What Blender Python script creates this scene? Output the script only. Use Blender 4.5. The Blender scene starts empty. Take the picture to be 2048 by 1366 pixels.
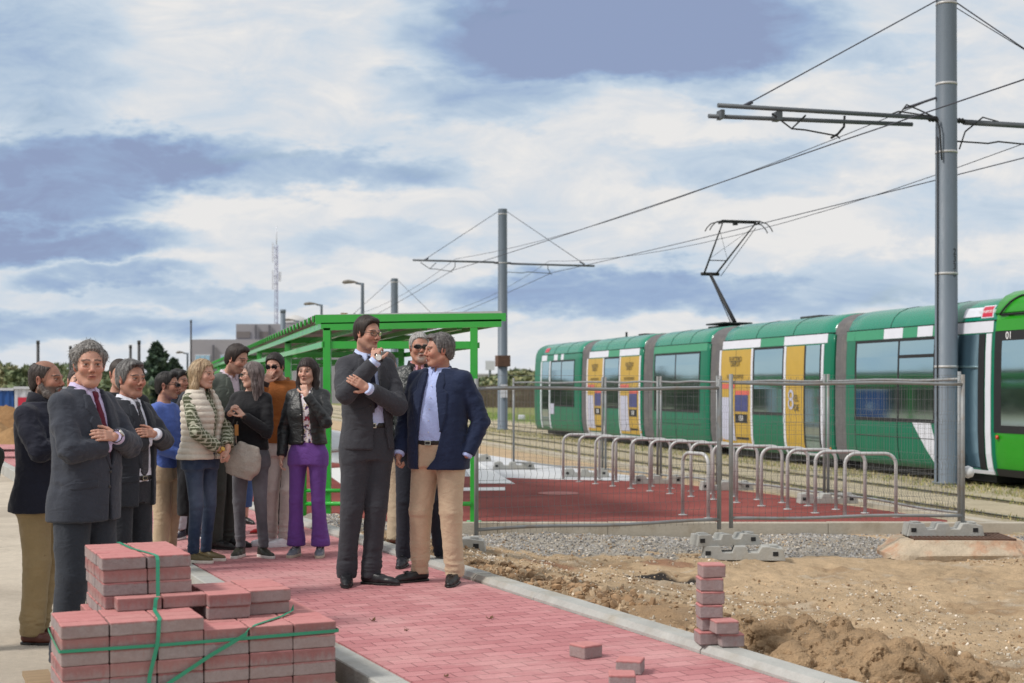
import bpy, bmesh, math, random
import numpy as np
from mathutils import Vector, Matrix
R = math.radians
random.seed(7); RNG = np.random.default_rng(11)
SC = bpy.context.scene; COL = SC.collection
F = 2844.0; HZ = 775.0; CZ = 1.33          # focal length and horizon (2048 px wide frame), eye height
def at(px, py, z=0.0):                     # ground point seen at a pixel, on the level z
    y = F*(CZ-z)/(py-HZ); return Vector(((px-1024)*y/F, y, z))
def xat(px, Y): return (px-1024)*Y/F
def zat(py, Y): return CZ+(HZ-py)*Y/F
def srgb(r, g, b):
    f = lambda c: (c/12.92 if c <= .04045 else ((c+.055)/1.055)**2.4)
    return (f(r/255), f(g/255), f(b/255))
# ---------------------------------------------------------------- materials
MATS = {}
class N:
    """tiny node helper"""
    def __init__(s, tree): s.t = tree; s.n = tree.nodes; s.l = tree.links
    def new(s, typ, **kw):
        nd = s.n.new(typ)
        for k, v in kw.items(): setattr(nd, k, v)
        return nd
    def put(s, sock, v):
        if isinstance(v, bpy.types.NodeSocket): s.l.new(v, sock)
        elif v is not None:
            if hasattr(sock.default_value, '__len__') and not hasattr(v, '__len__'): v = (v,)*len(sock.default_value)
            if hasattr(v, '__len__') and len(sock.default_value) == 4 and len(v) == 3: v = (*v, 1)
            sock.default_value = v
    def math(s, op, a, b=None, c=None, clamp=False):
        nd = s.new('ShaderNodeMath', operation=op, use_clamp=clamp)
        for i, v in enumerate((a, b, c)):
            if v is not None: s.put(nd.inputs[i], v)
        return nd.outputs[0]
    def vmath(s, op, a, b=None):
        nd = s.new('ShaderNodeVectorMath', operation=op); s.put(nd.inputs[0], a)
        if b is not None: s.put(nd.inputs[1], b)
        return nd.outputs[0]
    def noise(s, vec, scale, detail=4, rough=.55, dist=0, out='Fac'):
        nd = s.new('ShaderNodeTexNoise'); s.put(nd.inputs['Vector'], vec)
        nd.inputs['Scale'].default_value = scale; nd.inputs['Detail'].default_value = detail
        nd.inputs['Roughness'].default_value = rough; nd.inputs['Distortion'].default_value = dist
        return nd.outputs[out]
    def mix(s, fac, a, b, typ='MIX'):
        nd = s.new('ShaderNodeMix', data_type='RGBA', blend_type=typ)
        s.put(nd.inputs[0], fac); s.put(nd.inputs[6], a); s.put(nd.inputs[7], b); return nd.outputs[2]
    def ramp(s, fac, stops):
        nd = s.new('ShaderNodeValToRGB'); s.put(nd.inputs[0], fac); e = nd.color_ramp.elements
        while len(e) < len(stops): e.new(.5)
        for q, (p, c) in zip(e, stops): q.position = p; q.color = (*c, 1) if len(c) == 3 else c
        return nd.outputs[0]
    def mapr(s, v, a, b, c=0., d=1., smooth=True):
        nd = s.new('ShaderNodeMapRange', interpolation_type='SMOOTHSTEP' if smooth else 'LINEAR')
        s.put(nd.inputs[0], v)
        for i, q in enumerate((a, b, c, d)): nd.inputs[i+1].default_value = q
        return nd.outputs[0]
    def bump(s, h, strength, dist=.01, normal=None):
        nd = s.new('ShaderNodeBump'); s.put(nd.inputs['Height'], h)
        nd.inputs['Strength'].default_value = strength; nd.inputs['Distance'].default_value = dist
        if normal is not None: s.put(nd.inputs['Normal'], normal)
        return nd.outputs[0]
def base_mat(name):
    m = bpy.data.materials.new(name); m.use_nodes = True; nt = m.node_tree; n = N(nt)
    b = nt.nodes['Principled BSDF']; return m, n, b
def pm(name, col, rough=.6, var=.12, scale=6., bump=.0, bscale=60., metal=0., spec=.5, attr=False, coat=0., sheen=0., tint=None, tamt=.5, tscale=3., stretch=(1, 1, 1)):
    """procedural material: two scales of colour noise, roughness noise, bump; 'attr' reads the colour of the parts of the mesh from 'Col'"""
    if name in MATS: return MATS[name]
    m, n, b = base_mat(name)
    tc = n.new('ShaderNodeTexCoord').outputs['Object']
    if stretch != (1, 1, 1): tc = n.vmath('MULTIPLY', tc, stretch)
    n1 = n.noise(tc, scale, 5, .6); n2 = n.noise(tc, scale*9, 3, .6)
    f = n.math('ADD', n.math('MULTIPLY', n1, .65), n.math('MULTIPLY', n2, .35))
    f = n.mapr(f, .3, .7, 1-var, 1+var, False)
    if attr:
        a = n.new('ShaderNodeAttribute', attribute_name='Col'); c = a.outputs['Color']
    else: c = (*col, 1)
    if tint is not None:
        c = n.mix(n.mapr(n.noise(tc, tscale, 6, .65), .48, .66, 0, tamt), c, (*tint, 1))
    v = n.new('ShaderNodeVectorMath', operation='SCALE'); n.put(v.inputs[0], c if isinstance(c, bpy.types.NodeSocket) else c[:3]); n.l.new(f, v.inputs['Scale'])
    n.l.new(v.outputs[0], b.inputs['Base Color'])
    n.put(b.inputs['Roughness'], n.mapr(n2, .2, .8, max(.02, rough-.08), min(1, rough+.08), False))
    b.inputs['Metallic'].default_value = metal; b.inputs['Specular IOR Level'].default_value = spec
    b.inputs['Coat Weight'].default_value = coat; b.inputs['Sheen Weight'].default_value = sheen
    if bump: n.l.new(n.bump(n.noise(tc, bscale, 4, .65), bump, .02), b.inputs['Normal'])
    MATS[name] = m; return m
# ---------------------------------------------------------------- objects
def tag(o, label=None, cat=None, group=None, kind=None):
    if label: o['label'] = label
    if cat: o['category'] = cat
    if group: o['group'] = group
    if kind: o['kind'] = kind
    return o
def empty(name, loc=(0, 0, 0), rz=0., label=None, cat=None, group=None):
    o = bpy.data.objects.new(name, None); COL.objects.link(o); o.location = loc; o.rotation_euler.z = rz
    o.empty_display_size = .1
    return tag(o, label, cat, group)
def link(name, me, parent=None, loc=None):
    o = bpy.data.objects.new(name, me); COL.objects.link(o)
    if parent is not None: o.parent = parent
    if loc is not None: o.location = loc
    return o
def copy_tree(o, parent=None):
    c = o.copy(); COL.objects.link(c)
    if parent is not None: c.parent = parent
    for ch in list(o.children): copy_tree(ch, c)
    return c
def np_mesh(name, V, Fq, mat, col=None, smooth=True, parent=None):
    """mesh from numpy verts and faces of equal size"""
    me = bpy.data.meshes.new(name); V = np.asarray(V, np.float32); Fq = np.asarray(Fq, np.int32); k = Fq.shape[1]
    me.vertices.add(len(V)); me.vertices.foreach_set('co', V.ravel())
    me.loops.add(Fq.size); me.loops.foreach_set('vertex_index', Fq.ravel())
    me.polygons.add(len(Fq)); me.polygons.foreach_set('loop_start', np.arange(0, Fq.size, k, dtype=np.int32))
    me.polygons.foreach_set('use_smooth', np.full(len(Fq), smooth)); me.update(calc_edges=True)
    if col is not None:
        a = me.color_attributes.new('Col', 'FLOAT_COLOR', 'POINT')
        c = np.ones((len(V), 4), np.float32); c[:, :3] = col; a.data.foreach_set('color', c.ravel())
    me.materials.append(mat); return link(name, me, parent)
class MB:
    """mesh builder"""
    def __init__(s): s.v = []; s.f = []; s.sm = []
    def add(s, vs, fs, M=None, smooth=False):
        o = len(s.v)
        s.v += [tuple(M @ Vector(p)) for p in vs] if M is not None else [tuple(p) for p in vs]
        s.f += [tuple(i+o for i in f) for f in fs]; s.sm += [smooth]*len(fs); return s
    def box(s, c, d, rz=0., M=None, taper=1.0):
        x, y, z = d[0]/2, d[1]/2, d[2]/2; t = taper
        vs = [(-x, -y, -z), (x, -y, -z), (x, y, -z), (-x, y, -z), (-x*t, -y*t, z), (x*t, -y*t, z), (x*t, y*t, z), (-x*t, y*t, z)]
        T = Matrix.Translation(c) @ Matrix.Rotation(rz, 4, 'Z')
        if M is not None: T = M @ T
        return s.add(vs, [(0, 3, 2, 1), (4, 5, 6, 7), (0, 1, 5, 4), (1, 2, 6, 5), (2, 3, 7, 6), (3, 0, 4, 7)], T)
    def tube(s, pts, r, n=8, caps=True, M=None, smooth=True):
        pts = [Vector(p) for p in pts]; k = len(pts); rs = r if hasattr(r, '__len__') else [r]*k
        vs = []; up = None
        for i, p in enumerate(pts):
            t = (pts[min(i+1, k-1)]-pts[max(i-1, 0)]).normalized()
            if up is None:
                up = Vector((0, 0, 1)) if abs(t.z) < .9 else Vector((1, 0, 0))
            a = (up-t*up.dot(t)).normalized(); b = t.cross(a); up = a
            for j in range(n):
                q = 2*math.pi*j/n; vs.append(p+(a*math.cos(q)+b*math.sin(q))*rs[i])
        fs = [(i*n+j, i*n+(j+1) % n, (i+1)*n+(j+1) % n, (i+1)*n+j) for i in range(k-1) for j in range(n)]
        o0 = len(s.v); s.add(vs, fs, M, smooth)
        if caps:
            s.f += [tuple(o0+j for j in range(n-1, -1, -1)), tuple(o0+(k-1)*n+j for j in range(n))]; s.sm += [False, False]
        return s
    def lathe(s, prof, n=24, c=(0, 0, 0), M=None, smooth=True):
        vs = []; c = Vector(c)
        for r, z in prof:
            for j in range(n): q = 2*math.pi*j/n; vs.append(c+Vector((r*math.cos(q), r*math.sin(q), z)))
        k = len(prof)
        fs = [(i*n+j, i*n+(j+1) % n, (i+1)*n+(j+1) % n, (i+1)*n+j) for i in range(k-1) for j in range(n)]
        o0 = len(s.v); s.add(vs, fs, M, smooth); s.f += [tuple(o0+j for j in range(n-1, -1, -1)), tuple(o0+(k-1)*n+j for j in range(n))]; s.sm += [False]*2
        return s
    def prism(s, poly, z0, z1, M=None):
        k = len(poly); vs = [(p[0], p[1], z0) for p in poly]+[(p[0], p[1], z1) for p in poly]
        fs = [tuple(range(k-1, -1, -1)), tuple(range(k, 2*k))]+[(i, (i+1) % k, k+(i+1) % k, k+i) for i in range(k)]
        return s.add(vs, fs, M)
    def build(s, name, mat, parent=None, bevel=0., seg=2, loc=None):
        me = bpy.data.meshes.new(name); me.from_pydata(s.v, [], s.f); me.polygons.foreach_set('use_smooth', s.sm)
        if bevel:
            bm = bmesh.new(); bm.from_mesh(me)
            ed = [e for e in bm.edges if len(e.link_faces) == 2 and e.calc_face_angle(0) > R(30)]
            bmesh.ops.bevel(bm, geom=ed, offset=bevel, segments=seg, profile=.6, affect='EDGES', clamp_overlap=True)
            bm.to_mesh(me); bm.free()
        me.materials.append(mat); me.update(); return link(name, me, parent, loc)
# ---------------------------------------------------------------- numpy noise
def _h(ix, iy, iz, seed):
    h = (ix.astype(np.int64)*374761393+iy.astype(np.int64)*668265263+iz.astype(np.int64)*2147483647+seed*974634777) & 0xffffffff
    h = ((h ^ (h >> 13))*1274126177) & 0xffffffff; h = (h ^ (h >> 16)) & 0xffff
    return h.astype(np.float32)/65535.
def vnoise(P, seed=0):
    P = np.asarray(P, np.float32); i = np.floor(P).astype(np.int64); f = P-i; f = f*f*(3-2*f); r = 0
    for a in (0, 1):
        for b in (0, 1):
            for c in (0, 1):
                w = (f[:, 0] if a else 1-f[:, 0])*(f[:, 1] if b else 1-f[:, 1])*(f[:, 2] if c else 1-f[:, 2])
                r = r+w*_h(i[:, 0]+a, i[:, 1]+b, i[:, 2]+c, seed)
    return r*2-1
def fbm(P, oct=4, seed=0, g=.5):
    r = 0; a = 1.; s = 0
    for o in range(oct): r = r+a*vnoise(np.asarray(P)*(2**o)+o*17.3, seed+o); s += a; a *= g
    return r/s
def sstep(x, a, b): t = np.clip((x-a)/(b-a), 0, 1); return t*t*(3-2*t)
# ---------------------------------------------------------------- camera
cam = bpy.data.cameras.new('camera'); co = bpy.data.objects.new('camera', cam); COL.objects.link(co); SC.camera = co
co.location = (0, 0, CZ); co.rotation_euler = (R(90), 0, 0)
cam.sensor_width = 36; cam.lens = 36*F/2048; cam.shift_y = (HZ-683)/2048; cam.clip_start = .1; cam.clip_end = 5000
cam.dof.use_dof = True; cam.dof.focus_distance = 9.6; cam.dof.aperture_fstop = 3.5
SC.view_settings.view_transform = 'Standard'; SC.view_settings.look = 'None'
SC.view_settings.exposure = 0; SC.view_settings.gamma = 1
# ---------------------------------------------------------------- sky: physical sky behind broken cloud
SUN_EL, SUN_AZ = R(46), R(-112)     # azimuth measured from the view axis (+Y) towards +X
w = bpy.data.worlds.new('World'); SC.world = w; w.use_nodes = True; n = N(w.node_tree)
bg = w.node_tree.nodes['Background']
sky = n.new('ShaderNodeTexSky', sky_type='NISHITA'); sky.sun_disc = False; sky.sun_elevation = SUN_EL; sky.sun_rotation = SUN_AZ
g = n.new('ShaderNodeTexCoord').outputs['Generated']
sp = n.new('ShaderNodeSeparateXYZ'); n.l.new(g, sp.inputs[0]); X, Y, Z = sp.outputs
ay = n.math('MAXIMUM', n.math('ABSOLUTE', Y), .12)
u = n.math('DIVIDE', X, ay); v = n.math('DIVIDE', Z, ay)
zz = n.math('ADD', n.math('MAXIMUM', Z, 0), .10)
cp = n.new('ShaderNodeCombineXYZ'); n.l.new(n.math('DIVIDE', X, zz), cp.inputs[0]); n.l.new(n.math('DIVIDE', Y, zz), cp.inputs[1])
cpl = cp.outputs[0]
uv = n.new('ShaderNodeCombineXYZ'); n.l.new(n.math('MULTIPLY', u, 1.0), uv.inputs[0]); n.l.new(n.math('MULTIPLY', v, 2.6), uv.inputs[1]); uvv = uv.outputs[0]
wx = n.math('MULTIPLY', n.math('SUBTRACT', n.noise(uvv, 6, 4, .55), .5), .14)
wv = n.new('ShaderNodeVectorMath', operation='ADD'); n.l.new(uvv, wv.inputs[0]); wv.inputs[1].default_value = (7.3, 2.1, 0)
wy = n.math('MULTIPLY', n.math('SUBTRACT', n.noise(wv.outputs[0], 9, 6, .62), .5), .075)
uw = n.math('ADD', u, wx); vw = n.math('ADD', v, wy)
dark = None
for (cx, cy, ru, rv, am) in [(1270, 60, 400, 115, 1.1), (960, 190, 230, 60, .5), (1380, 160, 160, 60, .5), (230, 330, 340, 70, .95), (60, 400, 250, 55, .85), (620, 345, 300, 40, .55),
                             (140, 480, 210, 42, .8), (200, 555, 160, 25, .5), (1250, 585, 420, 45, .68), (760, 480, 250, 30, .25), (1800, 560, 300, 45, .35), (1500, 330, 260, 50, .4), (60, 90, 220, 200, .45),
                             (120, 655, 380, 35, .45), (1700, 110, 250, 30, .25), (500, 590, 300, 22, .3), (1900, 430, 200, 60, .3)]:
    a = n.math('DIVIDE', n.math('SUBTRACT', uw, (cx-1024)/F), ru/F); b = n.math('DIVIDE', n.math('SUBTRACT', vw, (HZ-cy)/F), rv/F)
    e = n.math('ADD', n.math('MULTIPLY', a, a), n.math('MULTIPLY', b, b))
    t = n.math('MULTIPLY', n.mapr(e, 1.9, .15), am)
    dark = t if dark is None else n.math('MAXIMUM', dark, t)
dark = n.math('MULTIPLY', dark, n.mapr(Y, -.1, .3))
big = n.noise(cpl, .55, 7, .58, .3); fine = n.noise(uvv, 13, 9, .68, .8); mid = n.noise(uvv, 4.5, 6, .6, .3)
d2 = n.math('ADD', dark, n.math('MULTIPLY', n.math('SUBTRACT', fine, .5), .75))
d2 = n.math('ADD', d2, n.math('MULTIPLY', n.math('SUBTRACT', big, .5), .7))
d2 = n.math('ADD', d2, n.math('MULTIPLY', n.math('SUBTRACT', mid, .5), 1.1))
cl = n.ramp(n.math('ADD', d2, .12, clamp=True), [(0, srgb(242, 241, 240)), (.14, srgb(228, 232, 237)), (.34, srgb(208, 222, 236)), (.58, srgb(184, 204, 226)), (.8, srgb(160, 183, 216)), (1, srgb(150, 166, 200))])
gap = n.mapr(n.noise(wv.outputs[0], 5.0, 5, .6, .5), .56, .70, 0, .55)
skyc = n.vmath('MULTIPLY', sky.outputs[0], (.11, .11, .11))
c = n.mix(n.math('MULTIPLY', gap, n.mapr(d2, .1, .5)), cl, skyc)
low = n.mapr(v, .0, .04, .55, 0)
c = n.mix(low, c, (*srgb(226, 232, 240), 1))
# the ground below the horizon seen only where no ground sheet reaches
n.l.new(c, bg.inputs['Color']); bg.inputs['Strength'].default_value = .92
sun = bpy.data.lights.new('sun', 'SUN'); sun.energy = 2.9; sun.angle = R(10); sun.color = (1, .95, .88)
so = bpy.data.objects.new('sun', sun); COL.objects.link(so)
sd = Vector((math.sin(SUN_AZ)*math.cos(SUN_EL), math.cos(SUN_AZ)*math.cos(SUN_EL), math.sin(SUN_EL)))
so.rotation_euler = sd.to_track_quat('Z', 'Y').to_euler(); so.location = sd*50
# ================================================================ SETTING
KD = Vector((-.412, .911, 0)).normalized(); KN = Vector((KD.y, -KD.x, 0)); K0 = Vector((-.324, 9.90, 0)); PW = 1.545
ROAD = -.16; PLAT = -.20; TRK = -.30
def kq(x, y): return (x-K0.x)*KN.x+(y-K0.y)*KN.y          # distance to the right of the right kerb
def kp(x, y): return (x-K0.x)*KD.x+(y-K0.y)*KD.y
def KP(p, q, z=0.): v = K0+KD*p+KN*q; return Vector((v.x, v.y, z))
# --- material of loose earth and gravel
def earth_mat(name, attr=True, col=(0.4, .3, .2), bumpd=.03):
    m, n, b = base_mat(name); tc = n.new('ShaderNodeTexCoord').outputs['Object']
    if attr: c = n.new('ShaderNodeAttribute', attribute_name='Col').outputs['Color']
    else: c = (*col, 1)
    v1 = n.noise(tc, 1.3, 6, .65); v2 = n.noise(tc, 14, 6, .7); v3 = n.noise(tc, 90, 3, .6)
    vo = n.new('ShaderNodeTexVoronoi'); n.put(vo.inputs['Vector'], tc); vo.inputs['Scale'].default_value = 38
    f = n.math('ADD', n.math('MULTIPLY', v1, .35), n.math('ADD', n.math('MULTIPLY', v2, .35), n.math('MULTIPLY', v3, .3)))
    sc = n.new('ShaderNodeVectorMath', operation='SCALE'); n.put(sc.inputs[0], c if isinstance(c, bpy.types.NodeSocket) else c[:3]); n.l.new(n.mapr(f, .34, .66, .62, 1.32, False), sc.inputs['Scale'])
    peb = n.mapr(vo.outputs['Distance'], .10, .22, 1, 0); peb = n.math('MULTIPLY', peb, n.mapr(n.noise(tc, 3, 4, .6), .5, .62))
    c2 = n.mix(n.math('MULTIPLY', peb, .55), sc.outputs[0], (*srgb(205, 196, 182), 1))
    n.l.new(c2, b.inputs['Base Color']); b.inputs['Roughness'].default_value = .95; b.inputs['Specular IOR Level'].default_value = .15
    h = n.math('ADD', n.math('MULTIPLY', v2, 1.), n.math('ADD', n.math('MULTIPLY', v3, .5), n.math('MULTIPLY', peb, .5)))
    n.l.new(n.bump(h, .9, bumpd), b.inputs['Normal']); return m
E_SAND = np.array(srgb(184, 160, 130)); E_DARK = np.array(srgb(140, 113, 85)); E_GREY = np.array(srgb(146, 142, 136)); E_RUST = np.array(srgb(142, 104, 82)); E_PALE = np.array(srgb(200, 186, 165))
M_EARTH = earth_mat('earth')
# --- ground: one sheet to the horizon
M_FAR = earth_mat('far_ground', False, srgb(168, 156, 128))
o = MB().add([(-2500, -400, -.5), (2500, -400, -.5), (2500, 4000, -.5), (-2500, 4000, -.5)], [(0, 1, 2, 3)]).build('ground', M_FAR); o['kind'] = 'structure'
# --- road and works yard to the left of the pavement: a sheet with low swells and a dusty, stained surface
def road_mat():
    m, n, b = base_mat('dusty_road'); tc = n.new('ShaderNodeTexCoord').outputs['Object']
    a = n.noise(tc, .55, 7, .6, .6); f = n.noise(tc, 22, 6, .7); g_ = n.noise(tc, 160, 3, .6)
    c = n.ramp(a, [(.3, srgb(165, 154, 140)), (.45, srgb(184, 173, 158)), (.58, srgb(198, 187, 171)), (.7, srgb(176, 164, 149))])
    st = n.mapr(n.noise(tc, 2.2, 6, .7, 1.), .60, .68, 0, .45); c = n.mix(st, c, (*srgb(130, 120, 108), 1))
    vo = n.new('ShaderNodeTexVoronoi'); n.put(vo.inputs['Vector'], tc); vo.inputs['Scale'].default_value = 16
    sp_ = n.math('MULTIPLY', n.mapr(vo.outputs['Distance'], .05, .10, 1, 0), n.mapr(f, .5, .6)); c = n.mix(n.math('MULTIPLY', sp_, .6), c, (*srgb(92, 82, 72), 1))
    sc = n.new('ShaderNodeVectorMath', operation='SCALE'); n.l.new(c, sc.inputs[0]); n.l.new(n.mapr(n.math('ADD', f, g_), .7, 1.3, .86, 1.14, False), sc.inputs['Scale'])
    n.l.new(sc.outputs[0], b.inputs['Base Color']); b.inputs['Roughness'].default_value = .93; b.inputs['Specular IOR Level'].default_value = .2
    n.l.new(n.bump(n.math('ADD', n.math('MULTIPLY', f, .6), g_), .6, .012), b.inputs['Normal']); return m
def sheet(name, xs, ys, zf, mat, mask=None, colf=None):
    X, Y = np.meshgrid(xs, ys, indexing='ij'); Z = zf(X, Y); nx, ny = X.shape
    V = np.stack([X.ravel(), Y.ravel(), Z.ravel()], 1); i, j = np.meshgrid(np.arange(nx-1), np.arange(ny-1), indexing='ij')
    a = (i*ny+j).ravel(); Q = np.stack([a, a+ny, a+ny+1, a+1], 1)
    if mask is not None:
        cxy = V[Q].mean(1); k = mask(cxy[:, 0], cxy[:, 1]); Q = Q[k]
        u_, inv = np.unique(Q, return_inverse=True); V = V[u_]; Q = inv.reshape(Q.shape)
    o = np_mesh(name, V, Q, mat, colf(V) if colf is not None else None); o['kind'] = 'structure'; return o
nz2 = lambda X, Y, s, sd, oc=4: fbm(np.stack([X.ravel()*s, Y.ravel()*s, np.zeros(X.size)], 1), oc, sd).reshape(X.shape)
sheet('road', np.linspace(-34, 1.2, 240), np.linspace(2, 62, 300), lambda X, Y: ROAD+.012*nz2(X, Y, .8, 3)-.25*sstep(-X, 24, 34)-.2*sstep(Y, 50, 61), road_mat(), lambda x, y: kq(x, y) < -PW-.06)
# --- pavement: running-bond red pavers with per-brick colour, joints, dust
def paver_mat():
    m, n, b = base_mat('red_pavers'); tc = n.new('ShaderNodeTexCoord').outputs['Object']
    def brick(c1, c2, mort, ms=.0028):
        br = n.new('ShaderNodeTexBrick'); n.put(br.inputs['Vector'], wv2); br.inputs['Scale'].default_value = 1
        br.inputs['Brick Width'].default_value = .165; br.inputs['Row Height'].default_value = .100; br.inputs['Mortar Size'].default_value = ms
        br.inputs['Mortar Smooth'].default_value = .35; br.inputs['Color1'].default_value = (*c1, 1); br.inputs['Color2'].default_value = (*c2, 1); br.inputs['Mortar'].default_value = (*mort, 1); return br
    wob = n.vmath('SCALE', n.vmath('SUBTRACT', n.noise(tc, 2.3, 2, .5, 0, 'Color'), (.5, .5, .5))); wob.node.inputs['Scale'].default_value = .02
    wv2 = n.vmath('ADD', tc, wob)
    br = brick(srgb(172, 112, 115), srgb(190, 132, 134), srgb(112, 72, 74), .0026); 
    n1 = n.noise(tc, 1.1, 6, .6); n2 = n.noise(tc, 45, 5, .7); n3 = n.noise(tc, 300, 2, .5)
    st = N(m.node_tree).noise(n.vmath('MULTIPLY', tc, (4, 26, 1)), 1., 5, .7)
    c = n.mix(n.mapr(n1, .42, .68, 0, .38), br.outputs['Color'], (*srgb(216, 176, 172), 1))
    c = n.mix(n.mapr(st, .56, .74, 0, .45), c, (*srgb(214, 180, 178), 1))
    c = n.mix(n.mapr(n.noise(tc, 5.5, 6, .7, 1), .6, .75, 0, .35), c, (*srgb(160, 108, 109), 1))
    sc = n.new('ShaderNodeVectorMath', operation='SCALE'); n.l.new(c, sc.inputs[0]); n.l.new(n.mapr(n.math('ADD', n2, n3), .7, 1.3, .86, 1.14, False), sc.inputs['Scale'])
    n.l.new(sc.outputs[0], b.inputs['Base Color']); b.inputs['Roughness'].default_value = .88; b.inputs['Specular IOR Level'].default_value = .25
    h = n.math('ADD', n.math('MULTIPLY', br.outputs['Fac'], -1.5), n.math('ADD', n.math('MULTIPLY', n2, .35), n.math('MULTIPLY', n3, .3)))
    n.l.new(n.bump(h, .8, .006), b.inputs['Normal']); return m
ang = math.atan2(KN.y, KN.x)
o = MB().box((-PW/2, 12, -.06), (PW, 44, .12)).build('pavement', paver_mat()); o.location = K0; o.rotation_euler.z = ang; o['kind'] = 'structure'
# --- kerbs (cast concrete units with open joints)
M_CONC = pm('kerb_concrete', srgb(170, 170, 166), .85, .16, 5, .35, 70, spec=.3, tint=srgb(150, 140, 120), tamt=.45, tscale=1.6)
M_CONC2 = pm('warm_concrete', srgb(176, 168, 154), .88, .16, 4, .35, 60, spec=.3, tint=srgb(140, 126, 106), tamt=.5, tscale=1.8)
def kerb(name, q0, q1, ztop, zbot, p0, p1, L, ch, mat=M_CONC):
    mb = MB(); p = p0; k = 0
    while p < p1:
        l = L-.006; dz = .002*math.sin(k*2.3); dq = .002*math.sin(k*1.7)
        poly = [(q0+dq, zbot), (q1+dq, zbot), (q1+dq, ztop+dz-ch[1]), (q1+dq-ch[1]*.7, ztop+dz), (q0+dq+ch[0]*.9, ztop+dz), (q0+dq, ztop+dz-ch[0])]
        vs = [(a, p, z) for a, z in poly]+[(a, p+l, z) for a, z in poly]; m_ = len(poly)
        mb.add(vs, [tuple(range(m_)), tuple(range(2*m_-1, m_-1, -1))]+[(i, m_+i, m_+(i+1) % m_, (i+1) % m_) for i in range(m_)]); p += L; k += 1
    o = mb.build(name, mat); o.location = K0; o.rotation_euler.z = ang; o['kind'] = 'structure'; return o
kerb('kerb', .004, .155, .045, -.35, -6, 14, .98, (.03, .014))
kerb('kerb', -PW-.155, -PW-.004, .004, -.30, -7, 30, .98, (.006, .03))
# --- the dug-up ground between pavement and platform
mnd = [(1480, 1290, .10, .16), (1560, 1300, .16, .24), (1690, 1290, .20, .26), (1800, 1305, .17, .28), (1890, 1330, .14, .26), (1740, 1345, .17, .3), (1640, 1345, .13, .22), (1600, 1262, .07, .16)]
MND = [(at(a, b_, -.05).x, at(a, b_, -.05).y, h, r) for a, b_, h, r in mnd]
low = [(1060, 1205, .05, .22), (1150, 1230, .05, .2), (1230, 1225, .05, .25), (1320, 1245, .07, .22), (1370, 1260, .06, .2), (1000, 1165, .04, .2), (1550, 1180, .05, .3), (1820, 1190, .05, .3), (1930, 1120, .05, .4), (1700, 1140, .04, .4), (1250, 1150, .05, .35)]
LOW = [(at(a, b_, -.1).x, at(a, b_, -.1).y, h, r) for a, b_, h, r in low]
GRV = [(1120, 1092, .07, .8), (1280, 1095, .06, .8), (1010, 1095, .06, .6), (1620, 1085, .05, .7), (1480, 1075, .03, .6), (1720, 1088, .04, .4)]
GRV = [(at(a, b_, -.32).x, at(a, b_, -.32).y, h, r) for a, b_, h, r in GRV]
PAINTED_HOLE = at(1345, 1165, -.31)
def terr(X, Y):
    q = kq(X, Y); z = -.015-.315*sstep(q, .15, 2.6)
    z = z+.035*nz2(X, Y, .7, 5)+.018*nz2(X, Y, 3.1, 8, 5)
    rid = 1-np.abs(nz2(X, Y, 4.2, 21, 4))
    near = sstep(q, .12, .5)*(1-sstep(Y, 13.2, 14.2))
    z = z+near*(.05*(rid-.75)+.035*nz2(X, Y, 9, 31, 4)+.05*np.exp(-((q-.5)/.3)**2)*np.maximum(0, nz2(X, Y, 2.6, 33, 4)+.25))
    for cx, cy, h, r in LOW+GRV:
        d = np.sqrt((X-cx)**2+((Y-cy)*.8)**2)/r; z = z+h*np.exp(-d*d*1.6)*(1+.5*nz2(X, Y, 6, 40))
    d = ((X-PAINTED_HOLE.x)/.30)**2+((Y-PAINTED_HOLE.y+.5*(X-PAINTED_HOLE.x))/.20)**2; z = z-.03*np.exp(-d*1.2)+.035*np.exp(-(((X-PAINTED_HOLE.x)/.4)**2+((Y-PAINTED_HOLE.y-.35+.5*(X-PAINTED_HOLE.x))/.15)**2))
    z = z-.02*np.exp(-((q-.2)/.08)**2)
    return np.minimum(z, .03)
def terrain_z(x, y): return float(terr(np.array([[float(x)]]), np.array([[float(y)]]))[0, 0])
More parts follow.
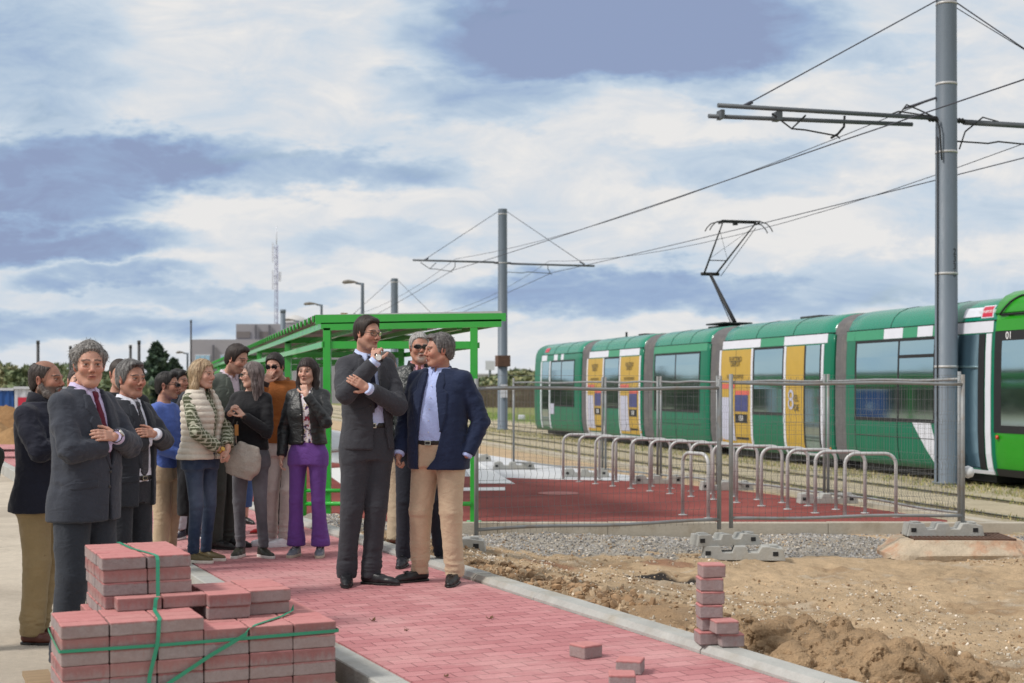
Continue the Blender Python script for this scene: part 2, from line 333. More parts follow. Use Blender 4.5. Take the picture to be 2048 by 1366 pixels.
def earth_col(V):
    X, Y = V[:, 0:1], V[:, 1:2]; q = kq(X, Y)
    n1 = nz2(X, Y, 1.4, 51, 5); n2 = nz2(X, Y, 6, 52, 5); c = E_SAND[None]+0*V
    dk = sstep(n1+.5*n2, .1, .5)*.7; c = c*(1-dk)+E_DARK*dk
    pl = sstep(n2+.4*n1, .2, .6)*.6; c = c*(1-pl)+E_PALE*pl
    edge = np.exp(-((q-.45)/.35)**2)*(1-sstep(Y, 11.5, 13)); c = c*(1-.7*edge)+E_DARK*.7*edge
    g = np.zeros_like(q)
    for cx, cy, h, r in GRV: g = np.maximum(g, np.exp(-(((X-cx)/(r*1.15))**2+((Y-cy)/(r*.9))**2)))
    g = np.maximum(g, sstep(Y+.45*n1+.4*n2-.12*(X-2), 13.2, 14.3)); g = sstep(g+.25*n2, .35, .6); c = c*(1-g)+(E_GREY*.75+E_PALE*.25)*g
    ru = at(1110, 1130, -.2); rr = np.exp(-(((X-ru.x)/.35)**2+((Y-ru.y)/.35)**2)); rr = sstep(rr+.2*n2, .35, .65)*.8; c = c*(1-rr)+E_RUST*rr
    ru = at(1330, 1105, -.2); rr = np.exp(-(((X-ru.x)/.3)**2+((Y-ru.y)/.25)**2)); rr = sstep(rr+.2*n2, .35, .65)*.8; c = c*(1-rr)+E_RUST*rr
    d = ((X-PAINTED_HOLE.x)/.36)**2+((Y-PAINTED_HOLE.y+.5*(X-PAINTED_HOLE.x))/.28)**2; hd_ = sstep(np.exp(-d)+.30*n2, .30, .5); c = c*(1-hd_)+np.array(srgb(54, 50, 48))*hd_  # dark of a hole painted into the colour; the ground hardly dips there
    return c
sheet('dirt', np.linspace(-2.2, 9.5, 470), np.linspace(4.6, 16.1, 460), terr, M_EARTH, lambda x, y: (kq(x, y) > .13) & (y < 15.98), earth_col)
# stones scattered on it: nobody could count them
def stones(name, label, pts, smin, smax, cols, seed=1):
    r = np.random.default_rng(seed); ico = bmesh.new(); bmesh.ops.create_icosphere(ico, subdivisions=1, radius=1); bv = np.array([v.co[:] for v in ico.verts]); bf = np.array([[v.index for v in f.verts] for f in ico.faces]); ico.free()
    k = len(pts); s = smin*(smax/smin)**(r.random(k)**2.2); A = r.normal(size=(k, 3, 3)); Q_, _ = np.linalg.qr(A)
    sc = s[:, None]*np.stack([1+.4*r.random(k), .8+.3*r.random(k), .5+.3*r.random(k)], 1)
    loc = bv[None]*(1+.25*r.normal(size=(k, len(bv), 1)).clip(-1, 1))*sc[:, None]; ro = np.einsum('kij,kvj->kvi', Q_, loc)
    V = ro+pts[:, None]; Fq = (bf[None]+(np.arange(k)*len(bv))[:, None, None]).reshape(-1, 3)
    c = np.array(cols)[r.integers(0, len(cols), k)]*(0.75+.5*r.random((k, 1))); C = np.repeat(c, len(bv), 0)
    o = np_mesh(name, V.reshape(-1, 3), Fq, pm('stone', (.4, .4, .4), .9, .2, 30, .3, 120, attr=True), C, smooth=False); tag(o, label, 'stones', kind='stuff'); return o
def scat(k, reg, seed):
    r = np.random.default_rng(seed); out = []
    while len(out) < k:
        x = r.uniform(-2, 8, 4000); y = r.uniform(5, 15.9, 4000); m = reg(x, y, r); out += list(np.stack([x, y], 1)[m])
    P = np.array(out[:k]); z = terr(P[:, 0:1], P[:, 1:2]).ravel(); return np.column_stack([P, z+.003])
GREYS = [srgb(150, 148, 146), srgb(170, 168, 166), srgb(120, 118, 116), srgb(186, 180, 172)]; TANS = [srgb(200, 186, 166), srgb(214, 204, 190), srgb(170, 150, 124), srgb(186, 176, 160), srgb(150, 130, 104)]
def grey_reg(x, y, r):
    c = earth_col(np.stack([x, y, 0*x], 1)); d = np.abs(c-(E_GREY*.75+E_PALE*.25)).sum(1); return (d < .07) & (y > 12.4) & (kq(x, y) > .25)
stones('gravel', 'loose grey gravel in front of the platform kerb', scat(17000, grey_reg, 3), .006, .018, GREYS, 4)
stones('pebbles', 'pale pebbles strewn over the dug up sandy ground', scat(17000, lambda x, y, r: (kq(x, y) > .2) & (r.random(len(x)) < np.clip(.15+.9*nz2(x[:, None], y[:, None], 1.1, 71)[:, 0]+.6*np.exp(-kq(x, y)/1.2), 0, 1)), 5), .004, .018, TANS+[tuple(E_SAND), tuple(E_DARK)], 6)
def clods(k, seed):
    r = np.random.default_rng(seed); m = MND[:]; P = []
    for i in range(k):
        cx, cy, h, rr = m[r.integers(len(m))]; P.append((cx+r.normal()*rr*.9, cy+r.normal()*rr*.9))
    P = np.array(P); P = P[kq(P[:, 0], P[:, 1]) > .25]; z = terr(P[:, 0:1], P[:, 1:2]).ravel(); return np.column_stack([P, z+.005])
stones('clods', 'small crumbs of brown earth around the dug out heap', clods(700, 8), .008, .035, [tuple(E_DARK), tuple(E_DARK*1.15), tuple(E_DARK*.85)], 9)
def edge_clods(k, seed):
    r = np.random.default_rng(seed); p = r.uniform(-4.2, 3.0, k*3); q = .18+np.abs(r.normal(size=k*3))*.38; P = np.array([[K0.x+KD.x*a+KN.x*b, K0.y+KD.y*a+KN.y*b] for a, b in zip(p, q)]); m = nz2(P[:, 0:1], P[:, 1:2], 2.2, 77)[:, 0] > -.05; P = P[m][:k]; z = terr(P[:, 0:1], P[:, 1:2]).ravel(); return np.column_stack([P, z+.004])
stones('edge_clods', 'brown clods and crumbs of earth along the back of the kerb', edge_clods(2600, 18), .006, .040, [tuple(E_DARK), tuple(E_DARK*1.2), tuple(E_SAND*.85)], 19)
# --- platform of red asphalt with concrete edge, drawn round the shelter and the racks
def rub_mat():
    m, n, b = base_mat('red_asphalt'); tc = n.new('ShaderNodeTexCoord').outputs['Object']
    a = n.noise(tc, .8, 6, .6, .5); f = n.noise(tc, 120, 3, .7)
    vo = n.new('ShaderNodeTexVoronoi'); n.put(vo.inputs['Vector'], tc); vo.inputs['Scale'].default_value = 22
    c = n.ramp(a, [(.3, srgb(118, 58, 54)), (.5, srgb(132, 66, 61)), (.7, srgb(148, 82, 74))])
    sp_ = n.math('MULTIPLY', n.mapr(vo.outputs['Distance'], .04, .09, 1, 0), n.mapr(n.noise(tc, 5, 4, .6), .5, .6)); c = n.mix(n.math('MULTIPLY', sp_, .6), c, (*srgb(196, 150, 136), 1))
    sc = n.new('ShaderNodeVectorMath', operation='SCALE'); n.l.new(c, sc.inputs[0]); n.l.new(n.mapr(f, .3, .7, .8, 1.2, False), sc.inputs['Scale']); n.l.new(sc.outputs[0], b.inputs['Base Color'])
    b.inputs['Roughness'].default_value = .9; b.inputs['Specular IOR Level'].default_value = .25; n.l.new(n.bump(f, .5, .006), b.inputs['Normal']); return m
YK = 16.0
plat = [(-7.6, YK+.16), (4.95, YK+.16), (5.02, 16.4), (4.77, 17.3), (3.70, 20.4), (2.57, 22.7), (2.0, 23.3), (.84, 23.6), (-1.0, 24.6), (-14, 46), (-22, 46)]
o = MB().prism(plat, PLAT-.25, PLAT).build('platform', rub_mat()); o['kind'] = 'structure'
M_PALEC = pm('pale_concrete', srgb(196, 198, 202), .8, .1, 2.5, .2, 60, spec=.3, tint=srgb(176, 172, 164), tamt=.3, tscale=.9)
slab = [(-1.0, 24.62), (.84, 23.62), (2.05, 23.32), (2.62, 23.4), (1.0, 27.5), (-.9, 33.4), (-11, 66), (-17, 66), (-13, 46)]
o = MB().prism(slab, PLAT-.25, PLAT-.004).build('walkway', M_PALEC); o['kind'] = 'structure'
mb = MB(); x = -7.6; k = 0
while x < 5.1:
    mb.box((x+.62, YK+.075, PLAT+.008-.2+.002*math.sin(k*3)), (1.236, .15, .4)); x += 1.24; k += 1
o = mb.build('kerb', M_CONC2, bevel=.008); o['kind'] = 'structure'
M_PAINT = pm('white_road_paint', srgb(232, 232, 232), .6, .06, 9, .1, 60)
def flat(name, poly, z, mat, th=.004):
    o = MB().prism(poly, z, z+th).build(name, mat); o['kind'] = 'structure'; return o
for poly in ([(925, 930), (958, 926), (1030, 968), (948, 967)], [(640, 938), (700, 935), (760, 972), (690, 974)]):
    flat('road_marking', [(at(a, b_, PLAT).x, at(a, b_, PLAT).y) for a, b_ in poly][::-1], PLAT+.002, M_PAINT)
flat('road_marking', [(at(a, b_, PLAT).x, at(a, b_, PLAT).y) for a, b_ in [(600, 979), (1010, 975), (1010, 981), (600, 986)]][::-1], PLAT+.002, M_PAINT)
mc = at(1117, 987, PLAT); o = MB().lathe([(.30, 0), (.30, .006), (.285, .008), (.05, .008), (.045, .012)], 40).build('manhole_cover', pm('manhole_pink', srgb(170, 110, 104), .8, .1, 8, .2, 60)); o.location = (mc.x, mc.y, PLAT+.001)
tag(o, 'round pinkish manhole cover set in the red platform surface', 'manhole cover')
# --- tramway: slab, rails in grooves, strips of dry grass
TD = Vector((-.2574, .9663, 0)); TN = Vector((.9663, .2574, 0)); T0 = Vector((7.70, 23.4, 0))
def TP(s, w_, z): v = T0+TD*s+TN*w_; return Vector((v.x, v.y, z))
def tstrip(name, w0, w1, s0, s1, z, mat, th=.10, kind='structure'):
    P = [TP(s0, w0, 0), TP(s0, w1, 0), TP(s1, w1, 0), TP(s1, w0, 0)]
    o = MB().prism([(p.x, p.y) for p in P], z-th, z).build(name, mat)
    if kind: o['kind'] = kind
    return o
M_BED = earth_mat('track_bed', False, srgb(182, 170, 146)); M_DIRT2 = earth_mat('dry_earth', False, srgb(188, 164, 134))
tstrip('dirt_verge', -5.7, -3.6, -17, 60, TRK-.02, M_DIRT2, .2)
tstrip('track_bed', -3.9, 4.6, -22, 190, TRK, M_BED, .2)
tstrip('verge', 4.6, 60, -22, 250, TRK-.05, earth_mat('rough_grass', False, srgb(128, 132, 84)), .1)
M_RAIL = pm('rail_steel', srgb(120, 112, 104), .35, .2, 12, metal=.9, tint=srgb(110, 84, 64), tamt=.7)
M_GROOVE = pm('track_groove', srgb(92, 84, 66), .95, .25, 7, .5, 30, tint=srgb(96, 100, 56), tamt=.8, tscale=2)
TW = 1.35
for c_ in (-2.15, 1.2):
    for s_ in (-.72, .72):
        tstrip('track_groove', c_+s_-.13, c_+s_+.13, -21, 185, TRK+.006, M_GROOVE, .02)
        r_ = tstrip('rail', c_+s_-.03, c_+s_+.03, -21, 185, TRK+.022, M_RAIL, .04, None)
        tag(r_, {(-2.15, -.72): 'outer steel tram rail nearest the fence on the empty track', (-2.15, .72): 'second steel tram rail of the empty track, on the pole side', (1.2, -.72): 'steel rail under the near side of the green tram', (1.2, .72): 'steel rail under the far side of the green tram'}[(c_, s_)], 'rail', 'tram rails')
tstrip('track_kerb', -3.75, -3.55, -17, 120, TRK+.05, M_CONC2, .2)
# grass growing along the grooves and round the poles
def grass(name, label, areas, k, hmin, hmax, seed, cols):
    r = np.random.default_rng(seed); P = []
    for i in range(k):
        w0, w1, s0, s1 = areas[r.integers(len(areas))]; s_ = s0+(s1-s0)*r.random()**1.7; p = TP(s_, r.uniform(w0, w1), TRK)
        P.append((p.x, p.y, p.z))
    P = np.array(P); k = len(P); h = r.uniform(hmin, hmax, k); a = r.uniform(0, 6.28, k); wd = .004+.006*r.random(k); dx, dy = np.cos(a)*wd, np.sin(a)*wd; lx, ly = r.normal(size=k)*h*.4, r.normal(size=k)*h*.4
    V = np.stack([P+np.stack([dx, dy, 0*dx], 1), P-np.stack([dx, dy, 0*dx], 1), P+np.stack([lx, ly, h], 1)], 1).reshape(-1, 3)
    Fq = np.arange(3*k).reshape(-1, 3); C = np.repeat(np.array(cols)[r.integers(0, len(cols), k)]*(.7+.6*r.random((k, 1))), 3, 0)
    tag(np_mesh(name, V, Fq, pm('grass_blade', (.2, .2, .1), .8, .1, attr=True), C, smooth=False), label, 'grass', kind='stuff')
GC = [srgb(150, 146, 84), srgb(170, 158, 104), srgb(116, 126, 60), srgb(186, 172, 124)]
ar = [(c_+s_-.22, c_+s_+.22, -20, 60) for c_ in (-2.15, 1.2) for s_ in (-.72, .72)]
grass('dry_grass', 'dry grass growing along the grooves of the tram rails', ar, 26000, .015, .055, 3, GC)
grass('pole_grass', 'green tufts of grass in the strip between the two tracks', [(-.9, .15, -14, 45)], 12000, .02, .09, 4, GC[2:3]+GC)
grass('verge_grass', 'bright green grass strip along the far side of the tramway', [(3.2, 8.5, 5, 75)], 15000, .06, .22, 5, [srgb(110, 150, 60), srgb(136, 164, 76), srgb(90, 126, 50)])
# --- twigs and crumbs on the pavers
M_LEAF = pm('dry_leaf', srgb(110, 84, 56), .9, .2)
for i, (a, b_, s_, lab) in enumerate([(745, 1243, 1., 'small dry leaf on the pavers near the two men in front'), (978, 1238, 1.3, 'curled dry leaf on the middle of the red pavers'), (812, 1262, .7, 'dark crumb of soil on the pavers above the left kerb'), (890, 1355, .7, 'dark crumb of soil on the pavers at the lower edge')]):
    p = at(a, b_, 0); mb = MB(); r = random.Random(i)
    for k in range(6):
        q = r.uniform(0, 6.28); l = .018*s_*r.uniform(.6, 1.2); c_ = Vector((r.uniform(-.01, .01), r.uniform(-.01, .01), .003)); t = c_+Vector((math.cos(q)*l, math.sin(q)*l, r.uniform(.004, .02)*s_))
        wv_ = Vector((-math.sin(q), math.cos(q), .3))*l*.35; mb.add([c_, (c_+t)/2+wv_, t, (c_+t)/2-wv_], [(0, 1, 2, 3)]); mb.tube([c_, t], .0015, 4)
    o = mb.build('dry_leaf' if i < 2 else 'soil_crumb', M_LEAF, loc=p); tag(o, lab, 'leaf' if i < 2 else 'crumb')
# ================================================================ TRAM
def text_mesh(name, cu, mat, parent=None):
    t = bpy.data.objects.new('tmp', cu); COL.objects.link(t); bpy.context.view_layer.update()
    me = bpy.data.meshes.new_from_object(t.evaluated_get(bpy.context.evaluated_depsgraph_get())); bpy.data.objects.remove(t); bpy.data.curves.remove(cu)
    me.materials.clear(); me.materials.append(mat); return link(name, me, parent)
M_TG = pm('tram_green', srgb(0, 108, 80), .38, .05, 3, coat=.12, spec=.3, tint=srgb(14, 98, 70), tamt=.35, tscale=1.5)
M_ROOFG = pm('tram_roof_green', srgb(0, 124, 98), .26, .05, 3, coat=.25, spec=.4, tint=srgb(50, 128, 104), tamt=.25, tscale=2)
M_LG = pm('tram_light_green', srgb(52, 142, 104), .35, .05, 3)
M_LIME = pm('tram_lime', srgb(38, 142, 28), .32, .05, 3, coat=.2, spec=.3)
M_TW = pm('tram_white', srgb(214, 216, 226), .35, .05, 5)
M_BLK = pm('black_rubber', srgb(26, 27, 30), .6, .2, 8, .1, 40)
M_DGREY = pm('dark_equipment', srgb(56, 56, 58), .6, .2, 8)
M_BELL = pm('bellows', srgb(112, 110, 112), .8, .15, 10, .2, 40, tint=srgb(140, 136, 130), tamt=.4)
M_YEL = pm('advert_yellow', srgb(186, 152, 58), .4, .07, 4)
M_ADW = pm('advert_pale', srgb(184, 186, 206), .4, .06, 4)
M_ADR = pm('advert_red', srgb(206, 96, 84), .4, .06, 4)
M_TXT = pm('dark_lettering', srgb(104, 94, 66), .5, .05, 4)
M_TXW = pm('white_lettering', srgb(230, 230, 232), .5, .05, 4)
M_RED = pm('sticker_red', srgb(190, 40, 66), .4, .05, 4)
def glass_mat():
    m, n, b = base_mat('tram_glass'); tc = n.new('ShaderNodeTexCoord').outputs['Object']
    n.put(b.inputs['Base Color'], n.mix(n.noise(tc, 2.5, 4, .6), (.010, .016, .020, 1), (.03, .045, .05, 1)))
    b.inputs['Roughness'].default_value = .06; b.inputs['IOR'].default_value = 2.2; b.inputs['Metallic'].default_value = .0; b.inputs['Specular Tint'].default_value = (1, 1, 1, 1)
    gl = n.new('ShaderNodeBsdfGlossy'); gl.inputs['Roughness'].default_value = .05; gl.inputs['Color'].default_value = (.56, .84, .95, 1); mx = n.new('ShaderNodeMixShader'); mx.inputs[0].default_value = .55; n.l.new(b.outputs[0], mx.inputs[1]); n.l.new(gl.outputs[0], mx.inputs[2]); n.l.new(mx.outputs[0], m.node_tree.nodes['Material Output'].inputs['Surface'])
    n.l.new(n.bump(n.noise(tc, .8, 2, .5), .25, .02), b.inputs['Normal']); return m
M_GLASS = glass_mat()
# cross section: (inward offset w, height z), foot of the skirt to the middle of the roof
PROF = [(.10, -.10), (.05, .02), (.015, .25), (0, .6), (0, 1.3), (.012, 1.9), (.03, 2.23), (.045, 2.41), (.055, 2.43), (.055, 2.44), (.07, 2.50), (.13, 2.62), (.24, 2.72), (.40, 2.79), (.62, 2.83), (1.2, 2.85)]
PZ = [p[1] for p in PROF]; PWD = [p[0] for p in PROF]
def pw(z): return float(np.interp(z, PZ, PWD))
tram = empty('tram', TP(0, 0, 0), math.atan2(TD.y, TD.x)-math.pi/2)
tag(tram, 'long green articulated tram with yellow advert doors standing on the far track', 'tram')
# local frame: x = across (inwards), y = along s
def L(s_, w_, z): return (w_, s_, z)
def shell(mb, s0, s1, prof, end_in=0., W=2.4, n_=10):
    """closed tube along s with rounded ends"""
    full = list(prof)+[(W-w_, z) for w_, z in reversed(prof[:-1])]; k = len(full); rings = []
    st = [(0, 1.), (.03, .985), (.08, .995)] if end_in else [(0, 0)]
    ss = [s0, s0+.03, s0+.1]+[s0+.1+(s1-s0-.2)*i/n_ for i in range(1, n_)]+[s1-.1, s1-.03, s1]
    for s_ in ss:
        e = min(s_-s0, s1-s_); t = max(0, 1-e/.1); g_ = 1-end_in*t*t
        rings.append([(W/2+(w_-W/2)*g_, s_, z if z < 0 else z*(1-(.4*end_in)*t*t)) for w_, z in full])
    vs = [p for r in rings for p in r]; m_ = len(rings)
    fs = [(i*k+j, (i+1)*k+j, (i+1)*k+(j+1) % k, i*k+(j+1) % k) for i in range(m_-1) for j in range(k)]
    o = len(mb.v); mb.add(vs, fs, None, True); mb.f += [tuple(o+j for j in range(k)), tuple(o+(m_-1)*k+j for j in range(k-1, -1, -1))]; mb.sm += [False]*2
def panel(name, mat, s0, s1, z0, z1, off, parent, sh0=0., sh1=0.):
    """a sheet lying on the curved side; sh: lean of the two ends (metres of s per metre of z)"""
    zs = [z0]+[z for z in PZ if z0+.01 < z < z1-.01]+[z1]; a = []
    for z in zs:
        for s_ in (s0+sh0*(z-z0), s1+sh1*(z-z0)): a.append((pw(z)-off, s_, z))
    b_ = [(p[0]+off+.012, p[1], p[2]) for p in a]; k = len(zs); vs = a+b_; n0 = len(a)
    fs = [(2*i, 2*i+2, 2*i+3, 2*i+1) for i in range(k-1)]
    fs += [(2*i, n0+2*i, n0+2*i+2, 2*i+2) for i in range(k-1)]+[(2*i+1, 2*i+3, n0+2*i+3, n0+2*i+1) for i in range(k-1)]
    fs += [(0, 1, n0+1, n0), (2*k-2, n0+2*k-2, n0+2*k-1, 2*k-1)]
    return MB().add(vs, fs).build(name, mat, parent)
def sx(px): return ((13.93/((px-1024)/F+.2664))-23.4)/.9663      # s of a picture column on the tram's side
MODS = [(-3.6, sx(1688)), (sx(1664), sx(1442)), (sx(1416), sx(1303)), (sx(1283), sx(1176)), (sx(1160), sx(1080))]
body = MB(); shell(body, MODS[0][0]+1.2, MODS[0][1], PROF[:8]+[(1.2, 2.42)], .03); bodies = []
def body_part(s0, s1):
    lo = [(w_, z) for w_, z in PROF if z <= 2.42]+[(1.2, 2.42)]; hi = [(w_, z) for w_, z in PROF if z >= 2.425]
    mb = MB(); shell(mb, s0, s1, lo, .03); b_ = mb.build('car_body', M_TG, tram)
    mb = MB(); shell(mb, s0+.01, s1-.01, [(1.0, 2.425)]+hi, .05); mb.build('roof', M_ROOFG, b_)
    g_ = MB(); g_.box((1.2, (s0+s1)/2, 2.424), (2.31, s1-s0-.04, .012)); g_.build('gutter', M_BLK, b_)
    for q in (1/3, 2/3):                                   # joints of the roof panels
        s_ = s0+(s1-s0)*q; pts = [(w_-.003, s_, z+.001) for w_, z in hi]; MB().tube(pts, .006, 4).build('roof_joint', M_DGREY, b_)
    u_ = MB(); u_.box((1.2, (s0+s1)/2, -.12), (2.0, s1-s0-.5, .22)); u_.build('underframe', M_BLK, b_); return b_
def window(b_, s0, s1, z0=.76, z1=2.22, split=None, topbar=None):
    w_ = panel('window', M_GLASS, s0, s1, z0, z1, .006, b_)
    for s_ in (split or []): panel('window_divider', M_BLK, s_-.025, s_+.025, z0, z1, .010, w_)
    panel('window_border', M_BLK, s0, s1, z0-.03, z0+.03, .011, w_); panel('window_border', M_BLK, s0, s1, z1-.05, z1, .011, w_)
    for s_ in (s0+.03, s1-.03): panel('window_border', M_BLK, s_-.03, s_+.03, z0+.03, z1-.05, .009, w_)
    if topbar: panel('window_transom', M_BLK, topbar[0], topbar[1], 1.86, 1.92, .012, w_)
    return w_
def text(name, body_, size, s_, z, mat, parent, off=.02, ext=.002):
    cu = bpy.data.curves.new(name, 'FONT'); cu.body = body_; cu.size = size; cu.extrude = ext; cu.align_x = 'CENTER'; cu.align_y = 'CENTER'; o = text_mesh(name, cu, mat, parent); o.location = (pw(z)-off, s_, z); o.rotation_euler = (R(90), 0, R(-90)); return o
def advert(b_, s0, s1, price=True, half=False):
    """door leaf covered with the yellow advert, white frame posts beside it"""
    d_ = panel('door', M_YEL, s0, s1, .02, 2.20, .008, b_)
    if half: return d_
    sm = (s0+s1)/2; w_ = s1-s0
    panel('door_seal', M_TXT, sm-.008, sm+.008, .02, 2.2, .011, d_)
    # lettering and picture fields of the advert (partly legible in the photo)
    text('advert_lettering', 'ELECTRO', .11*w_/1.1, sm, 1.98, M_TXT, d_); text('advert_lettering', 'DEPOT', .11*w_/1.1, sm, 1.87, M_TXT, d_); text('advert_lettering', 'ELECTRO DEPOT', .08*w_/1.1, sm, 1.58, M_TXT, d_)
    panel('advert_field', M_ADR, sm+.05, s1-.02, 1.30, 1.42, .012, d_, -.25, 0)
    panel('advert_field', M_ADR, s0+.05, sm-.02, 1.16, 1.26, .012, d_)
    panel('advert_picture', M_ADW, sm+.02, s1-.03, .10, 1.10, .012, d_, .12, 0)
    panel('advert_picture', pm('advert_blue', srgb(60, 66, 120), .4, .5, 14), s0+.12, sm+.02, .78, 1.16, .013, d_)
    p_ = panel('price_box', M_BLK, s0+.16, sm-.0, .52, .72, .013, d_); text('price', '158', .17, (s0+.16+sm)/2, .62, M_TXW, p_, .02)
    panel('advert_strip', M_BLK, s0+.12, sm-.03, .14, .19, .013, d_); return d_
def post(b_, s_, w_=.10, mat=None): return panel('door_frame', mat or M_TW, s_-w_/2, s_+w_/2, -.04, 2.21, .012, b_)
def band(b_, s0, s1, mat): return panel('cantrail_band', mat, s0, s1, 2.23, 2.415, .006, b_)
b2 = None
# module with adverts, right of the middle
def advert_module(s0, s1, cols, second):
    b_ = body_part(s0, s1); a = sx(cols[0]); b0 = sx(cols[1]); c0 = sx(cols[2]); d0 = sx(cols[3]); e0 = sx(cols[4])
    # a far frame, b far door near edge, c window near edge, d near door..., e near frame
    post(b_, a); advert(b_, b0+.06, a-.06); post(b_, b0); window(b_, c0+.06, b0-.06, .76, 2.22); post(b_, c0)
    band(b_, b0-.4, s1-.03, M_TW); band(b_, c0+.1, b0-.41, M_LG); band(b_, s0+.25, c0+.09, M_TW)
    if second == 'half':
        panel('door', M_YEL, d0, c0-.06, .02, 2.20, .008, b_); text('advert_lettering', '8', .6, (c0+d0)/2+.12, 1.05, M_ADW, b_, .018); text('advert_lettering', 'EL', .2, (c0+d0)/2-.14, 1.10, M_TXT, b_, .018); text('advert_lettering', 'DE', .2, (c0+d0)/2-.14, .90, M_TXT, b_, .018)
        w_ = panel('door_window', M_GLASS, e0+.06, d0-.01, .06, 2.2, .007, b_); panel('door_edge', M_BLK, e0+.06, e0+.12, .06, 2.2, .011, w_); panel('door_edge', M_BLK, d0-.07, d0-.01, .06, 2.2, .011, w_)
    else: advert(b_, e0+.06, c0-.06)
    post(b_, e0); panel('sill', M_TW, e0, c0, -.07, -.02, .02, b_); panel('sill', M_TW, b0, a, -.07, -.02, .02, b_)
    for s_ in (s0+.12, s1-.12):
        m_ = MB().lathe([(.035, 0), (.03, .012)], 10, M=Matrix.Translation((pw(.1)-.005, s_, .10)) @ Matrix.Rotation(R(-90), 4, 'Y')); m_.build('side_light', pm('amber_lens', srgb(220, 140, 30), .3, .05), b_)
    return b_
bB = advert_module(*MODS[1], (1440, 1503, 1569, 1607, 1644), 'half')
bD = advert_module(*MODS[3], (1174, 1206, 1239, 1260, 1279), 'full')
bC = body_part(*MODS[2]); window(bC, sx(1399), sx(1308), .74, 2.22, [sx(1350)]); band(bC, sx(1412), sx(1306), M_LG); panel('panel_joint', M_BLK, sx(1399), sx(1308), .40, .412, .004, bC); panel('panel_joint', M_BLK, sx(1350)-.01, sx(1350)+.01, -.02, .70, .004, bC)
bE = body_part(*MODS[4]); window(bE, sx(1148), sx(1101), .74, 2.22, [sx(1122)])
for a, b_ in ((1092, 1081), (1113, 1105), (1125, 1119)): band(bE, sx(a), sx(b_)-.05, M_TW)
for p_ in (1099, 1082): post(bE, sx(p_)+.0, .13)
w_ = panel('door_window', M_GLASS, sx(1097), sx(1084), .02, 2.2, .007, bE); panel('sticker', M_ADW, sx(1108), sx(1101), .45, .80, .012, bE); panel('sticker', M_RED, sx(1093), sx(1086), 2.52, 2.66, .012, bE, .1, .1)
# rounded nose at the far end
mb = MB(); shell(mb, MODS[4][1]-.1, MODS[4][1]+.9, [(w_+.03, z) for w_, z in PROF], .35); mb.build('far_cab', M_TG, tram)
# nearest module with the driver's cab
s0, s1 = -.42, MODS[0][1]; bA = body_part(s0, s1)
window(bA, sx(1870)+0, sx(1709), .74, 2.22, [sx(1796)], (sx(1868), sx(1796))); band(bA, sx(1706)-.02, s1-.05, M_LG)
cols = [(1764, 1706, M_LG), (1802, 1764, M_TW), (1831, 1802, M_LG), (1862, 1831, M_TW), (1890, 1862, M_LG), (1983, 1890, M_TW)]
for a, b_, m_ in cols: band(bA, sx(a)+.003, sx(b_)-.003, m_)
panel('door_window', M_GLASS, sx(1962), sx(1890), .0, 2.21, .007, bA); panel('door_edge', M_BLK, sx(1968), sx(1956), -.02, 2.21, .011, bA); post(bA, sx(1976), .15)
panel('sill', M_TW, sx(1982), sx(1880), -.09, -.03, .025, bA)
panel('livery_stripe', M_TW, sx(1880), sx(1866), -.02, .72, .004, bA, .42, .95)
panel('panel_joint', M_BLK, sx(1880), sx(1710), .42, .434, .006, bA); panel('panel_joint', M_BLK, sx(1794)-.01, sx(1794)+.01, -.02, .70, .006, bA); panel('panel_joint', M_BLK, sx(1710)-.01, sx(1710)+.01, -.02, 2.4, .003, bA)
# cab
PC = [(w_-.015, z if z < 2.4 else z+.10) for w_, z in PROF]
cab = MB(); shell(cab, -3.4, s0+.02, PC[:8]+[(1.2, 2.42)], .02); cb = cab.build('cab', M_LIME, tram)
cab = MB(); shell(cab, -3.2, s0+.14, [(1.0, 2.425)]+PC[8:], .10); cb2 = cab.build('cab_roof', M_LIME, cb)
def arcp(z0, z1, s0_, s1_, off, name, mat):
    return None
cp = panel('cab_side', M_BLK, s0-2.9, s0-.0, .60, 2.24, .022, cb); panel('cab_window', M_GLASS, s0-2.6, sx(2006)+.02, .72, 2.08, .028, cb)
panel('cab_trim', M_LIME, s0-2.9, s0-.02, 2.24, 2.42, .03, cb); panel('cab_skirt', M_BLK, s0-2.9, s0, -.10, .02, .03, cb)
pts = []
for i in range(14):
    t = i/13; sA = s0-.14-.55*t; zA = 2.50+.30*math.sin(min(1, t*1.5)*math.pi/2); pts.append((pw(min(zA-.09, 2.8))-.05, sA, zA))
MB().tube([(pw(2.45)-.045, s0-2.4, 2.50)]+[(pw(2.45)-.045, s0-.14, 2.50)]+pts+[(pts[-1][0], s0-2.4, pts[-1][2])], .016, 6).build('hatch_seal', M_BLK, cb2)
MB().lathe([(.035, 0), (.035, .02), (.0, .03)], 12, M=Matrix.Translation((pw(.5)-.035, s0-.12, .53)) @ Matrix.Rotation(R(-90), 4, 'Y')).build('side_light', pm('red_lens', srgb(190, 60, 30), .3, .05), cb)
text('car_number', '01', .17, sx(2017.5), 2.155, M_TXW, cb, .03)
panel('livery_stripe', M_TW, s0-1.6, s0-1.2, .1, .5, .03, cb, .5, .5)
r_ = panel('sticker', M_TW, sx(1955), sx(1920), 2.50, 2.66, .014, bA, .25, .25)
st = panel('sticker', M_TW, sx(1982)+.02, sx(1957), 2.47, 2.68, .014, bA, .45, .45); st.data.materials[0] = M_TW
st = panel('sticker_face', M_RED, sx(1982)+.045, sx(1957)-.025, 2.487, 2.663, .018, bA, .45, .45)
